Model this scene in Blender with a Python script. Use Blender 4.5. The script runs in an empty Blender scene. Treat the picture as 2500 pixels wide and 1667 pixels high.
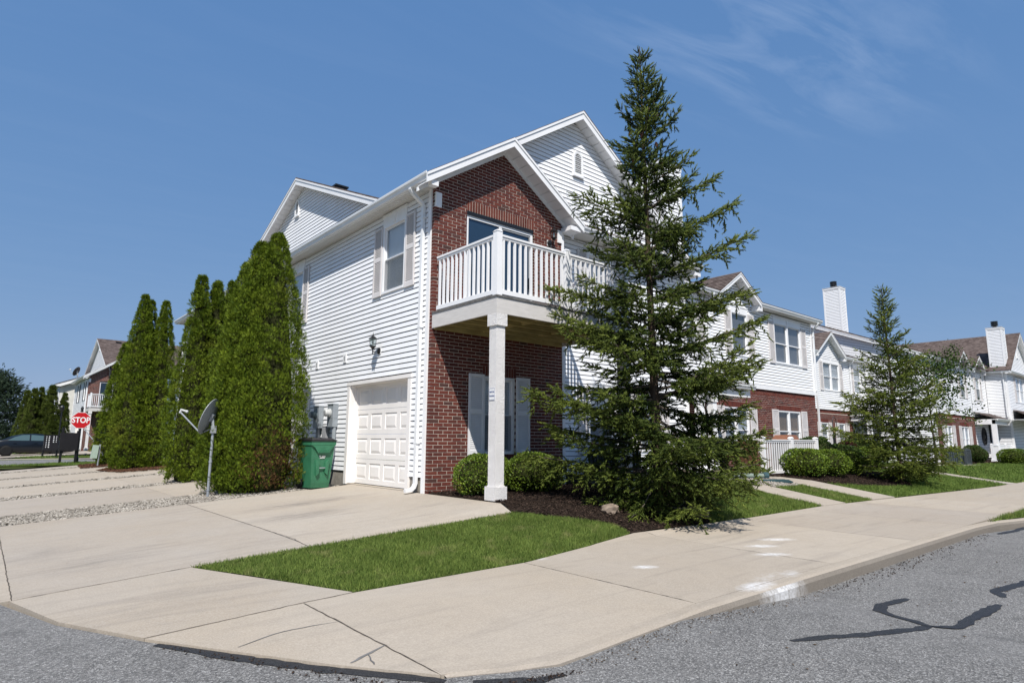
import bpy, bmesh, math, random
import numpy as np
from mathutils import Vector, Matrix
rnd = random.Random(7)
RNG = np.random.default_rng(11)
scene = bpy.context.scene
COL = scene.collection

# ------------------------------------------------------------------ camera
CAM = Vector((-6.312, -9.831, 0.967))
def cam_axes(yaw, pitch, roll):
    c, s = math.cos(yaw), math.sin(yaw)
    right = Vector((s, -c, 0)); fwd = Vector((c, s, 0)); up = Vector((0, 0, 1))
    f2 = fwd*math.cos(pitch)+up*math.sin(pitch); u2 = up*math.cos(pitch)-fwd*math.sin(pitch)
    r3 = right*math.cos(roll)+u2*math.sin(roll); u3 = u2*math.cos(roll)-right*math.sin(roll)
    return r3, u3, f2
R3, U3, F3 = cam_axes(math.radians(49.483), math.radians(9.161), math.radians(0.355))
cd = bpy.data.cameras.new('camera'); cd.sensor_width = 36; cd.sensor_fit = 'HORIZONTAL'
cd.lens = 21.602; cd.clip_start = 0.05; cd.clip_end = 3000
cam = bpy.data.objects.new('camera', cd); COL.objects.link(cam)
M4 = Matrix((R3, U3, -F3)).transposed().to_4x4(); M4.translation = CAM
cam.matrix_world = M4; scene.camera = cam

# ------------------------------------------------------------------ sky, sun, exposure
SUN_TRAVEL = Vector((0.80, 1.0, 1.70)).normalized()      # light travels +x, +y, down
SUN_TRAVEL.z *= -1
to_sun = -SUN_TRAVEL
elev = math.asin(to_sun.z); azim = math.atan2(to_sun.x, to_sun.y)
world = bpy.data.worlds.new('World'); scene.world = world; world.use_nodes = True
wn = world.node_tree; wn.nodes.clear(); L = wn.links.new
wo = wn.nodes.new('ShaderNodeOutputWorld'); bg = wn.nodes.new('ShaderNodeBackground')
sky = wn.nodes.new('ShaderNodeTexSky'); sky.sky_type = 'NISHITA'; sky.sun_disc = False
sky.sun_elevation = elev; sky.sun_rotation = azim; sky.altitude = 200
sky.air_density = 1.0; sky.dust_density = 0.35; sky.ozone_density = 3.0
bg.inputs['Strength'].default_value = 0.085
# thin cirrus: stretched noise on a plane high above
tc = wn.nodes.new('ShaderNodeTexCoord'); sep = wn.nodes.new('ShaderNodeSeparateXYZ'); L(tc.outputs['Generated'], sep.inputs[0])
zc = wn.nodes.new('ShaderNodeMath'); zc.operation = 'MAXIMUM'; zc.inputs[1].default_value = 0.08; L(sep.outputs[2], zc.inputs[0])
dx = wn.nodes.new('ShaderNodeMath'); dx.operation = 'DIVIDE'; L(sep.outputs[0], dx.inputs[0]); L(zc.outputs[0], dx.inputs[1])
dy = wn.nodes.new('ShaderNodeMath'); dy.operation = 'DIVIDE'; L(sep.outputs[1], dy.inputs[0]); L(zc.outputs[0], dy.inputs[1])
cmb = wn.nodes.new('ShaderNodeCombineXYZ'); L(dx.outputs[0], cmb.inputs[0]); L(dy.outputs[0], cmb.inputs[1])
rot = wn.nodes.new('ShaderNodeMapping'); L(cmb.outputs[0], rot.inputs[0]); rot.inputs['Rotation'].default_value = (0, 0, math.radians(9))
mp = wn.nodes.new('ShaderNodeMapping'); L(rot.outputs[0], mp.inputs[0]); mp.inputs['Scale'].default_value = (1.5, 6.5, 1); mp.inputs['Location'].default_value = (0.35, 1.9, 0)
n1 = wn.nodes.new('ShaderNodeTexNoise'); n1.inputs['Scale'].default_value = 1.0; n1.inputs['Detail'].default_value = 8
n1.inputs['Roughness'].default_value = 0.60; n1.inputs['Distortion'].default_value = 0.55; L(mp.outputs[0], n1.inputs['Vector'])
ctr = wn.nodes.new('ShaderNodeMapping'); ctr.vector_type = 'TEXTURE'; ctr.inputs['Location'].default_value = (1.33, 0.86, 0); ctr.inputs['Scale'].default_value = (0.72, 0.36, 1); L(rot.outputs[0], ctr.inputs[0])
cl = wn.nodes.new('ShaderNodeVectorMath'); cl.operation = 'LENGTH'; L(ctr.outputs[0], cl.inputs[0])
r2 = wn.nodes.new('ShaderNodeMapRange'); r2.interpolation_type = 'SMOOTHSTEP'; r2.inputs[1].default_value = 0.15; r2.inputs[2].default_value = 1.25; r2.inputs[3].default_value = 1.0; r2.inputs[4].default_value = 0.07; L(cl.outputs['Value'], r2.inputs[0])
r1 = wn.nodes.new('ShaderNodeMapRange'); r1.inputs[1].default_value = 0.46; r1.inputs[2].default_value = 0.80; L(n1.outputs['Fac'], r1.inputs[0])
mu = wn.nodes.new('ShaderNodeMath'); mu.operation = 'MULTIPLY'; L(r1.outputs[0], mu.inputs[0]); L(r2.outputs[0], mu.inputs[1])
mu2 = wn.nodes.new('ShaderNodeMath'); mu2.operation = 'MULTIPLY'; mu2.inputs[1].default_value = 0.46; L(mu.outputs[0], mu2.inputs[0])
cmix = wn.nodes.new('ShaderNodeMixRGB'); cmix.inputs[2].default_value = (3.6, 4.5, 6.2, 1)
# a hazier, flatter summer sky than the clean-air model: compress its range channel by channel
KD = 0.1137; ssp = wn.nodes.new('ShaderNodeSeparateColor'); scb = wn.nodes.new('ShaderNodeCombineColor'); L(sky.outputs[0], ssp.inputs[0])
for i, (e_, k_) in enumerate(((0.53, 0.40), (0.34, 0.457), (0.19, 0.636))):
    m1 = wn.nodes.new('ShaderNodeMath'); m1.operation = 'MULTIPLY'; m1.inputs[1].default_value = KD; L(ssp.outputs[i], m1.inputs[0])
    m2 = wn.nodes.new('ShaderNodeMath'); m2.operation = 'POWER'; m2.inputs[1].default_value = e_; L(m1.outputs[0], m2.inputs[0])
    m3 = wn.nodes.new('ShaderNodeMath'); m3.operation = 'MULTIPLY'; m3.inputs[1].default_value = k_/0.1288; L(m2.outputs[0], m3.inputs[0]); L(m3.outputs[0], scb.inputs[i])
L(mu2.outputs[0], cmix.inputs[0]); L(scb.outputs[0], cmix.inputs[1]); L(cmix.outputs[0], bg.inputs['Color']); L(bg.outputs[0], wo.inputs[0])
sl = bpy.data.lights.new('sun', 'SUN'); sl.energy = 4.0; sl.angle = math.radians(0.53); sl.color = (1.0, 0.955, 0.89)
so = bpy.data.objects.new('sun', sl); COL.objects.link(so)
so.rotation_euler = SUN_TRAVEL.to_track_quat('-Z', 'Y').to_euler(); so.location = (-10, -15, 30)
vs = scene.view_settings; vs.view_transform = 'Standard'; vs.look = 'None'; vs.gamma = 1.0; vs.exposure = 0.60
vs.use_curve_mapping = False
scene.render.film_transparent = False
scene.cycles.max_bounces = 8; scene.cycles.transparent_max_bounces = 16

# ------------------------------------------------------------------ materials
MATS = {}
class NT:
    def __init__(s, name, rough=0.6, spec=0.4):
        m = bpy.data.materials.new(name); m.use_nodes = True; s.m = m; s.t = m.node_tree
        s.b = s.t.nodes['Principled BSDF']; s.out = s.t.nodes['Material Output']
        s.b.inputs['Roughness'].default_value = rough; s.b.inputs['Specular IOR Level'].default_value = spec
        MATS[name] = m
    def n(s, typ, **kw):
        nd = s.t.nodes.new('ShaderNode'+typ)
        for k, v in kw.items():
            if k in ('operation', 'blend_type', 'noise_dimensions', 'feature', 'distance', 'data_type', 'attribute_name', 'offset', 'squash', 'offset_frequency', 'wave_type', 'bands_direction'): setattr(nd, k, v)
            else: nd.inputs[k.replace('_', ' ')].default_value = v
        return nd
    def l(s, a, b): s.t.links.new(a, b)
    def pos(s, scale=(1, 1, 1), obj=False):
        if obj:
            g = s.n('TexCoord'); src = g.outputs['Object']
        else:
            g = s.n('NewGeometry'); src = g.outputs['Position']
        mp = s.n('Mapping'); mp.inputs['Scale'].default_value = scale; s.l(src, mp.inputs[0]); return mp.outputs[0]
    def noise(s, vec, scale, detail=4, rough=0.55, dist=0.0):
        nd = s.n('TexNoise'); nd.inputs['Scale'].default_value = scale; nd.inputs['Detail'].default_value = detail
        nd.inputs['Roughness'].default_value = rough; nd.inputs['Distortion'].default_value = dist; s.l(vec, nd.inputs['Vector']); return nd.outputs['Fac']
    def rng(s, v, a, b, c=0.0, d=1.0):
        nd = s.n('MapRange'); nd.inputs[1].default_value = a; nd.inputs[2].default_value = b; nd.inputs[3].default_value = c; nd.inputs[4].default_value = d
        s.l(v, nd.inputs[0]); return nd.outputs[0]
    def mix(s, f, a, b, mode='MIX'):
        nd = s.n('MixRGB', blend_type=mode)
        for i, x in ((0, f), (1, a), (2, b)):
            if hasattr(x, 'is_linked') or hasattr(x, 'links'): s.l(x, nd.inputs[i])
            elif i == 0: nd.inputs[0].default_value = x
            else: nd.inputs[i].default_value = (x[0], x[1], x[2], 1)
        return nd.outputs[0]
    def math(s, op, a, b=None):
        nd = s.n('Math', operation=op)
        for i, x in ((0, a), (1, b)):
            if x is None: continue
            if hasattr(x, 'links'): s.l(x, nd.inputs[i])
            else: nd.inputs[i].default_value = x
        return nd.outputs[0]
    def ramp(s, v, stops):
        nd = s.n('ValToRGB'); e = nd.color_ramp.elements
        while len(e) < len(stops): e.new(0.5)
        for el, (p, c) in zip(e, stops): el.position = p; el.color = (c[0], c[1], c[2], 1)
        s.l(v, nd.inputs[0]); return nd.outputs[0]
    def color(s, x):
        if hasattr(x, 'links'): s.l(x, s.b.inputs['Base Color'])
        else: s.b.inputs['Base Color'].default_value = (x[0], x[1], x[2], 1)
    def bump(s, h, strength=0.3, dist=0.01):
        nd = s.n('Bump'); nd.inputs['Strength'].default_value = strength; nd.inputs['Distance'].default_value = dist
        s.l(h, nd.inputs['Height']); s.l(nd.outputs[0], s.b.inputs['Normal'])

def simple(name, col, rough=0.5, spec=0.4, var=0.06, vscale=3.0, bump=0.0, bscale=60, metal=0.0, stretch=(1, 1, 1)):
    t = NT(name, rough, spec); p = t.pos(stretch)
    f = t.noise(p, vscale, 4)
    lo = tuple(c*(1-var*2.2) for c in col); hi = tuple(min(1, c*(1+var)) for c in col)
    t.color(t.mix(t.rng(f, 0.3, 0.7), lo, hi)); t.b.inputs['Metallic'].default_value = metal
    if bump: t.bump(t.noise(p, bscale, 3), bump, 0.004)
    return t

t = NT('siding', 0.42, 0.3); p = t.pos((1, 1, 0.25)); q = t.pos((1, 1, 6)); f = t.noise(p, 1.6, 6, 0.65)
c = t.mix(t.rng(t.noise(q, 0.9, 4), .3, .7), (0.80, 0.81, 0.83), (0.855, 0.865, 0.885)); c = t.mix(t.rng(f, 0.52, 0.80, 0, 0.28), c, (0.55, 0.54, 0.51)); t.color(c); t.bump(t.noise(q, 30, 3), 0.10, 0.004)
simple('lap_shade_backing', (0.05, 0.052, 0.055), 0.9, 0.1)  # near-black wall backing; lap shadow put into the colour behind the board gaps
simple('siding_old', (0.74, 0.73, 0.68), 0.5, 0.3, 0.05, 1.2)
simple('trim', (0.83, 0.83, 0.835), 0.38, 0.4, 0.03, 1.5)
simple('vinyl', (0.82, 0.82, 0.83), 0.32, 0.45, 0.02, 2)
simple('shutter_pale', (0.66, 0.63, 0.62), 0.45, 0.35, 0.04, 3)
simple('shutter_white', (0.76, 0.765, 0.775), 0.45, 0.35, 0.04, 3)
simple('shutter_black', (0.02, 0.02, 0.024), 0.4, 0.4)
simple('cream_trim', (0.69, 0.66, 0.62), 0.5, 0.3, 0.04, 2)
simple('garage_white', (0.82, 0.79, 0.765), 0.40, 0.35, 0.03, 1.6, 0.05, 90)
simple('beam_paint', (0.60, 0.575, 0.55), 0.55, 0.3, 0.05, 4, 0.25, 26, stretch=(1, 1, 9))
t = NT('stucco_post', 0.6, 0.3); p = t.pos(); t.color(t.mix(t.rng(t.noise(p, 4), .3, .7), (0.68, 0.66, 0.645), (0.76, 0.74, 0.725)))
t.bump(t.noise(p, 38, 4, 0.6, 1.2), 0.9, 0.02)
simple('gutter_white', (0.78, 0.79, 0.80), 0.28, 0.5, 0.03, 2)
t = NT('soffit', 0.55, 0.3); p = t.pos(); t.color(t.mix(t.rng(t.noise(p, 2.0), .3, .7), (0.62, 0.61, 0.58), (0.70, 0.69, 0.67)))
simple('concrete_block', (0.27, 0.25, 0.22), 0.9, 0.2, 0.12, 8, 0.5, 60)
simple('dark_room', (0.020, 0.023, 0.030), 0.9, 0.1)
simple('blind', (0.70, 0.71, 0.72), 0.6, 0.2, 0.03)
simple('blind_wood', (0.42, 0.27, 0.14), 0.5, 0.3, 0.1, 12)
simple('blind_grey', (0.33, 0.32, 0.32), 0.6, 0.2, 0.05)
t = NT('treated_wood', 0.7, 0.25); p = t.pos((1, 6, 6)); t.color(t.mix(t.rng(t.noise(p, 3, 5), .3, .7), (0.30, 0.235, 0.09), (0.52, 0.42, 0.18)))
t.bump(t.noise(p, 25), 0.3, 0.004)
simple('deck_grey', (0.17, 0.165, 0.16), 0.8, 0.2, 0.2, 7)
simple('black_metal', (0.012, 0.012, 0.013), 0.35, 0.5)
simple('black_plastic', (0.014, 0.013, 0.015), 0.42, 0.45, 0.1, 6)
simple('galv', (0.36, 0.39, 0.42), 0.42, 0.5, 0.08, 9, metal=0.35)
simple('meter_grey', (0.27, 0.30, 0.325), 0.45, 0.45, 0.06, 6)
simple('meter_pale', (0.55, 0.56, 0.55), 0.3, 0.5)
simple('dish_grey', (0.33, 0.355, 0.38), 0.45, 0.4, 0.05, 8)
simple('dish_dark', (0.06, 0.062, 0.066), 0.5, 0.4)
t = simple('bin_green', (0.035, 0.165, 0.085), 0.42, 0.45, 0.10, 5, 0.15, 120)
simple('white_paint', (0.80, 0.80, 0.80), 0.5, 0.3)
simple('sign_red', (0.50, 0.008, 0.012), 0.35, 0.45, 0.02)
simple('sign_blue', (0.10, 0.13, 0.26), 0.4, 0.4)
simple('ped_green', (0.34, 0.43, 0.36), 0.5, 0.35)
simple('pipe_green', (0.20, 0.25, 0.21), 0.5, 0.35, 0.08, 8)
simple('splash_green', (0.035, 0.075, 0.085), 0.5, 0.35, 0.08, 8)
simple('ac_dark', (0.055, 0.065, 0.072), 0.45, 0.4)
simple('ac_fin', (0.11, 0.15, 0.17), 0.5, 0.4)
simple('utility_grey', (0.33, 0.34, 0.35), 0.5, 0.4, 0.05)
simple('brown_door', (0.12, 0.055, 0.032), 0.55, 0.35, 0.1, 6)
simple('grill_cover', (0.055, 0.05, 0.05), 0.6, 0.3); simple('grill_brown', (0.23, 0.10, 0.06), 0.6, 0.3)
simple('rubber', (0.012, 0.012, 0.012), 0.7, 0.2)
simple('chrome', (0.55, 0.55, 0.56), 0.3, 0.5, metal=0.25)
simple('clay', (0.35, 0.10, 0.04), 0.7, 0.2)
simple('rock', (0.24, 0.19, 0.15), 0.9, 0.2, 0.2, 10, 0.6, 25)
simple('paint_red_lamp', (0.35, 0.01, 0.01), 0.3, 0.5)
t = NT('car_paint', 0.28, 0.3); t.color((0.005, 0.008, 0.013)); t.b.inputs['Coat Weight'].default_value = 0.25; t.b.inputs['Coat Roughness'].default_value = 0.04
t = NT('car_glass', 0.06, 0.6); t.color((0.06, 0.10, 0.11))

# bricks: four clays + mortar, each brick shifted a little by where it lies
def brickmat(name, a, b):
    t = NT(name, 0.85, 0.2); g = t.pos(); cell = t.n('VectorMath', operation='SNAP'); t.l(g, cell.inputs[0]); cell.inputs[1].default_value = (0.213, 0.213, 0.0682)
    w = t.n('TexWhiteNoise'); t.l(cell.outputs[0], w.inputs['Vector'])
    base = t.mix(w.outputs['Value'], a, b)
    f = t.noise(g, 55, 4, 0.6); t.color(t.mix(t.rng(f, 0.35, 0.75, 0.0, 0.55), base, tuple(c*0.62 for c in a)))
    t.bump(t.noise(g, 120, 3), 0.5, 0.004)
brickmat('brick_red', (0.128, 0.035, 0.026), (0.165, 0.048, 0.034))
brickmat('brick_deep', (0.098, 0.029, 0.023), (0.125, 0.036, 0.028))
brickmat('brick_plum', (0.100, 0.034, 0.027), (0.135, 0.042, 0.032))
brickmat('brick_brown', (0.075, 0.036, 0.031), (0.105, 0.048, 0.040))
BRICKS = ['brick_red', 'brick_deep', 'brick_plum', 'brick_brown']
simple('mortar', (0.60, 0.54, 0.47), 0.95, 0.1, 0.10, 14, 0.4, 90)

# roof shingles: uneven tabs in courses, brown-grey granules
t = NT('shingle', 0.92, 0.15); p = t.pos(); 
w = t.n('TexVoronoi'); w.inputs['Scale'].default_value = 1.0; mpv = t.n('Mapping'); mpv.inputs['Scale'].default_value = (5.2, 5.2, 9.5); t.l(p, mpv.inputs[0]); t.l(mpv.outputs[0], w.inputs['Vector'])
sepc = t.n('SeparateColor'); t.l(w.outputs['Color'], sepc.inputs[0])
c = t.ramp(sepc.outputs[0], [(0.0, (0.085, 0.062, 0.055)), (0.5, (0.135, 0.105, 0.095)), (1.0, (0.19, 0.15, 0.135))])
t.color(t.mix(t.rng(t.noise(p, 160, 3), .3, .7, 0, .5), c, (0.07, 0.055, 0.05))); t.bump(t.noise(p, 90, 3), 0.6, 0.006)

# glass panes: clear with a sky reflection; screens: fine grey mesh
t = NT('pane'); gl = t.n('BsdfGlossy'); gl.inputs['Roughness'].default_value = 0.02; gl.inputs['Color'].default_value = (0.9, 0.95, 1, 1)
tr = t.n('BsdfTransparent'); tr.inputs['Color'].default_value = (0.86, 0.90, 0.93, 1); lw_ = t.n('LayerWeight'); lw_.inputs['Blend'].default_value = 0.5
ms = t.n('MixShader'); t.l(t.math('ADD', t.math('MULTIPLY', t.math('POWER', lw_.outputs['Facing'], 3.5), 0.75), 0.05), ms.inputs[0]); t.l(tr.outputs[0], ms.inputs[1]); t.l(gl.outputs[0], ms.inputs[2]); t.l(ms.outputs[0], t.out.inputs[0])
t = NT('door_pane'); gl = t.n('BsdfGlossy'); gl.inputs['Roughness'].default_value = 0.03; gl.inputs['Color'].default_value = (0.75, 0.85, 1, 1)
di = t.n('BsdfDiffuse'); di.inputs['Color'].default_value = (0.016, 0.035, 0.06, 1); fr = t.n('Fresnel'); fr.inputs['IOR'].default_value = 1.5
ms = t.n('MixShader'); t.l(t.math('ADD', fr.outputs[0], 0.05), ms.inputs[0]); t.l(di.outputs[0], ms.inputs[1]); t.l(gl.outputs[0], ms.inputs[2]); t.l(ms.outputs[0], t.out.inputs[0])
t = NT('screen'); di = t.n('BsdfDiffuse'); di.inputs['Color'].default_value = (0.16, 0.18, 0.20, 1); tr = t.n('BsdfTransparent')
ms = t.n('MixShader'); ms.inputs[0].default_value = 0.52; t.l(tr.outputs[0], ms.inputs[1]); t.l(di.outputs[0], ms.inputs[2]); t.l(ms.outputs[0], t.out.inputs[0])
t = NT('lamp_glass'); gl = t.n('BsdfGlossy'); gl.inputs['Roughness'].default_value = 0.05
tr = t.n('BsdfTransparent'); tr.inputs['Color'].default_value = (0.85, 0.9, 0.9, 1); ms = t.n('MixShader'); ms.inputs[0].default_value = 0.14
t.l(tr.outputs[0], ms.inputs[1]); t.l(gl.outputs[0], ms.inputs[2]); t.l(ms.outputs[0], t.out.inputs[0])

# concrete with age stains, tyre smears and (on the walk) spots of white marking paint
def spots(t, p, lst):
    acc = None
    for (x, y, a, b, ang, amp) in lst:
        mpn = t.n('Mapping'); mpn.vector_type = 'TEXTURE'; mpn.inputs['Location'].default_value = (x, y, 0); mpn.inputs['Rotation'].default_value = (0, 0, ang); mpn.inputs['Scale'].default_value = (a, b, 1e3)
        t.l(p, mpn.inputs[0]); ln = t.n('VectorMath', operation='LENGTH'); t.l(mpn.outputs[0], ln.inputs[0])
        v = t.rng(ln.outputs['Value'], 0.0, 1.0, amp, 0.0); acc = v if acc is None else t.math('MAXIMUM', acc, v)
    return acc
def concrete(name, base, paint=None, stain=None, warm=(0.325, 0.278, 0.222)):
    t = NT(name, 0.88, 0.2); p = t.pos(); big = t.noise(p, 0.55, 5, 0.6, 0.4); fine = t.noise(p, 75, 3, 0.7); mid = t.noise(p, 6, 5, 0.65)
    c = t.mix(t.rng(big, 0.32, 0.68), base, warm)
    c = t.mix(t.rng(mid, 0.42, 0.75, 0, 0.45), c, tuple(x*0.74 for x in base))
    c = t.mix(t.rng(fine, 0.38, 0.68, 0, 0.60), c, tuple(min(1, x*1.32) for x in base))
    sp = t.noise(p, 180, 2, 0.8); c = t.mix(t.rng(sp, 0.60, 0.70, 0, 0.55), c, tuple(x*0.42 for x in base))
    ps = t.pos((0.35, 3.2, 1)); st = t.noise(ps, 1.3, 5, 0.6, 0.8); c = t.mix(t.rng(st, 0.54, 0.78, 0, 0.40), c, (0.15, 0.135, 0.125))
    if stain:
        s_ = spots(t, p, stain); grit = t.rng(t.noise(t.pos((1.2, 7, 1)), 2.2, 6, 0.7), 0.38, 0.68)
        c = t.mix(t.math('MULTIPLY', s_, grit), c, (0.105, 0.095, 0.09))
    if paint:
        s_ = spots(t, p, paint); grit = t.rng(t.noise(p, 16, 5, 0.75), 0.30, 0.62)
        c = t.mix(t.rng(t.math('MULTIPLY', s_, t.math('ADD', grit, 0.25)), 0.14, 1.25), c, (0.74, 0.76, 0.79))
    oi = t.n('ObjectInfo'); c = t.mix(1.0, c, t.ramp(oi.outputs['Random'], [(0.0, (0.90, 0.895, 0.90)), (0.5, (1.0, 0.985, 0.955)), (1.0, (1.06, 1.05, 1.03))]), 'MULTIPLY')
    t.color(c); t.bump(t.math('ADD', t.math('MULTIPLY', fine, 0.6), t.math('MULTIPLY', t.noise(p, 160, 2), 0.5)), 0.35, 0.004)
concrete('concrete_drive', (0.350, 0.316, 0.276), stain=[(-1.9, 0.9, 1.6, 0.40, 0.05, 1.0), (-2.4, -0.4, 1.2, 0.45, 0.08, 0.85), (-5.2, -1.6, 0.9, 0.5, 0.3, 0.5), (-5.6, -0.4, 0.5, 0.9, 0.0, 0.45)])
concrete('concrete_walk', (0.355, 0.315, 0.268),
         paint=[(-0.62, -5.43, 0.22, 0.13, -0.5, 0.95), (2.44, -5.40, 0.42, 0.16, -0.5, 0.9), (1.74, -5.55, 0.34, 0.15, -0.5, 0.9), (1.25, -5.93, 0.34, 0.15, -0.5, 0.95),
                (-0.50, -6.66, 0.42, 0.17, 0.02, 1.0), (-0.05, -6.55, 0.8, 0.22, 0.1, 0.35), (0.30, -6.60, 0.35, 0.16, 0.2, 0.55), (-1.2, -4.40, 0.14, 0.12, 0.3, 0.5)])
concrete('concrete_curb', (0.20, 0.18, 0.155), warm=(0.15, 0.13, 0.11), paint=[(-0.30, -6.74, 0.60, 0.5, 0, 1.0)])
concrete('concrete_far', (0.34, 0.305, 0.265))
simple('joint_dirt', (0.115, 0.10, 0.085), 0.95, 0.1, 0.2, 20)

t = NT('asphalt', 0.9, 0.25); p = t.pos(); vo = t.n('TexVoronoi'); vo.inputs['Scale'].default_value = 105; t.l(p, vo.inputs['Vector'])
sc_ = t.n('SeparateColor'); t.l(vo.outputs['Color'], sc_.inputs[0])
c = t.ramp(sc_.outputs[0], [(0.0, (0.06, 0.06, 0.06)), (0.45, (0.165, 0.160, 0.153)), (0.8, (0.26, 0.253, 0.243)), (1.0, (0.46, 0.45, 0.435))])
vo2 = t.n('TexVoronoi'); vo2.inputs['Scale'].default_value = 230; t.l(p, vo2.inputs['Vector']); s2_ = t.n('SeparateColor'); t.l(vo2.outputs['Color'], s2_.inputs[0])
c = t.mix(t.rng(s2_.outputs[1], 0.55, 0.9, 0, 0.6), c, (0.055, 0.054, 0.052))
c = t.mix(t.rng(t.noise(p, 0.7, 5, 0.6), 0.35, 0.7, 0, 0.42), c, (0.24, 0.236, 0.23)); c = t.mix(t.rng(t.noise(p, 2.7, 5, 0.7), 0.52, 0.8, 0, 0.6), c, (0.075, 0.074, 0.073))
t.color(c); t.bump(t.math('ADD', vo.outputs['Distance'], t.noise(p, 60, 3)), 0.9, 0.008)
t = NT('tar', 0.55, 0.4); p = t.pos(); t.color(t.mix(t.rng(t.noise(p, 120, 3), .45, .7), (0.012, 0.012, 0.013), (0.06, 0.06, 0.062))); t.bump(t.noise(p, 140, 3), 0.7, 0.005)
t = NT('soil', 0.95, 0.1); p = t.pos(); t.color(t.mix(t.rng(t.noise(p, 30, 5), .3, .7), (0.016, 0.011, 0.008), (0.06, 0.042, 0.032))); t.bump(t.noise(p, 40, 5, .7), 1.0, 0.03)
t = NT('grass_base', 0.95, 0.1); p = t.pos(); t.color(t.mix(t.rng(t.noise(p, 9, 5), .3, .7), (0.050, 0.070, 0.018), (0.095, 0.120, 0.034))); t.bump(t.noise(p, 60, 4, .7), 1.0, 0.03)
t = NT('gravel_bed', 0.95, 0.1); p = t.pos(); t.color(t.mix(t.rng(t.noise(p, 35, 5), .3, .7), (0.10, 0.085, 0.07), (0.30, 0.27, 0.235))); t.bump(t.noise(p, 40, 4, .7), 1.0, 0.03)

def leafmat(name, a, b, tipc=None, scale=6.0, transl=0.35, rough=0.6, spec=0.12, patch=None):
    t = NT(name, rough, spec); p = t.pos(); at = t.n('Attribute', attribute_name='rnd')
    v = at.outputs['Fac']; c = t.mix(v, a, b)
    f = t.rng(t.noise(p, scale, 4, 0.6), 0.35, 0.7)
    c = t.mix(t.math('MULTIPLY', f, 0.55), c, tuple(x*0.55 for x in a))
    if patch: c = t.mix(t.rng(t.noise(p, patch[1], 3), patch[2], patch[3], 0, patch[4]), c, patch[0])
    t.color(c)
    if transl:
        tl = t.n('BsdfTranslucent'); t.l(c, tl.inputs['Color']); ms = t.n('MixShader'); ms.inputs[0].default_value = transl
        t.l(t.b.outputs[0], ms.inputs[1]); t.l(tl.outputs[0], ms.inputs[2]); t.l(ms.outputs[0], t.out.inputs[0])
leafmat('grass_blade', (0.080, 0.140, 0.026), (0.255, 0.320, 0.078), scale=2.6, transl=0.25, patch=((0.36, 0.31, 0.15), 3.2, 0.58, 0.78, 0.65))
leafmat('grass_far', (0.100, 0.170, 0.032), (0.215, 0.285, 0.068), scale=1.0, transl=0.3, patch=((0.20, 0.19, 0.08), 1.1, 0.6, 0.85, 0.4))
leafmat('arbor_leaf', (0.040, 0.078, 0.006), (0.225, 0.290, 0.022), scale=5.5, transl=0.10, patch=((0.19, 0.17, 0.03), 0.9, 0.58, 0.80, 0.5))
leafmat('arbor_far', (0.075, 0.105, 0.020), (0.150, 0.185, 0.036), scale=2.5, transl=0.3)
leafmat('arbor_dead', (0.085, 0.045, 0.020), (0.19, 0.105, 0.045), scale=8, transl=0.1)
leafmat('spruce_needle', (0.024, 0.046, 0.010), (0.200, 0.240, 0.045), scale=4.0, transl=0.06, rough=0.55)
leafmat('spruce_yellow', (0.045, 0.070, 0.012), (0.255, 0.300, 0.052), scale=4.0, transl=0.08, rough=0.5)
leafmat('pine_needle', (0.022, 0.042, 0.026), (0.060, 0.088, 0.050), scale=1.2, transl=0.15)
leafmat('box_leaf', (0.050, 0.105, 0.010), (0.225, 0.300, 0.036), scale=5.0, transl=0.15, spec=0.25, rough=0.45, patch=((0.22, 0.20, 0.03), 3.0, 0.60, 0.80, 0.5))
leafmat('tree_leaf', (0.030, 0.062, 0.014), (0.095, 0.140, 0.034), scale=3.0, transl=0.25)
leafmat('barberry_leaf', (0.040, 0.014, 0.012), (0.085, 0.028, 0.020), scale=5.0, transl=0.2)
leafmat('hosta_leaf', (0.10, 0.16, 0.04), (0.42, 0.45, 0.22), scale=14, transl=0.3)
leafmat('mulch_chip', (0.016, 0.011, 0.009), (0.105, 0.070, 0.052), scale=8.0, transl=0, rough=0.9)
leafmat('mulch_red', (0.055, 0.026, 0.016), (0.17, 0.085, 0.050), scale=8.0, transl=0, rough=0.9)
leafmat('stone', (0.17, 0.15, 0.125), (0.47, 0.435, 0.385), scale=3.0, transl=0, rough=0.85)
leafmat('debris', (0.06, 0.042, 0.028), (0.17, 0.12, 0.075), scale=8.0, transl=0, rough=0.9)
leafmat('cone_brown', (0.075, 0.030, 0.018), (0.14, 0.062, 0.036), scale=8.0, transl=0)
simple('crown_shade', (0.034, 0.038, 0.014), 0.95, 0.05, 0.3, 14)  # dark crown hull; shade between the leaves put into its colour
simple('bark', (0.085, 0.062, 0.045), 0.95, 0.1, 0.25, 12, 0.7, 30, stretch=(1, 1, .3))
simple('bark_grey', (0.10, 0.085, 0.068), 0.95, 0.1, 0.25, 12, 0.6, 30)

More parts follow.
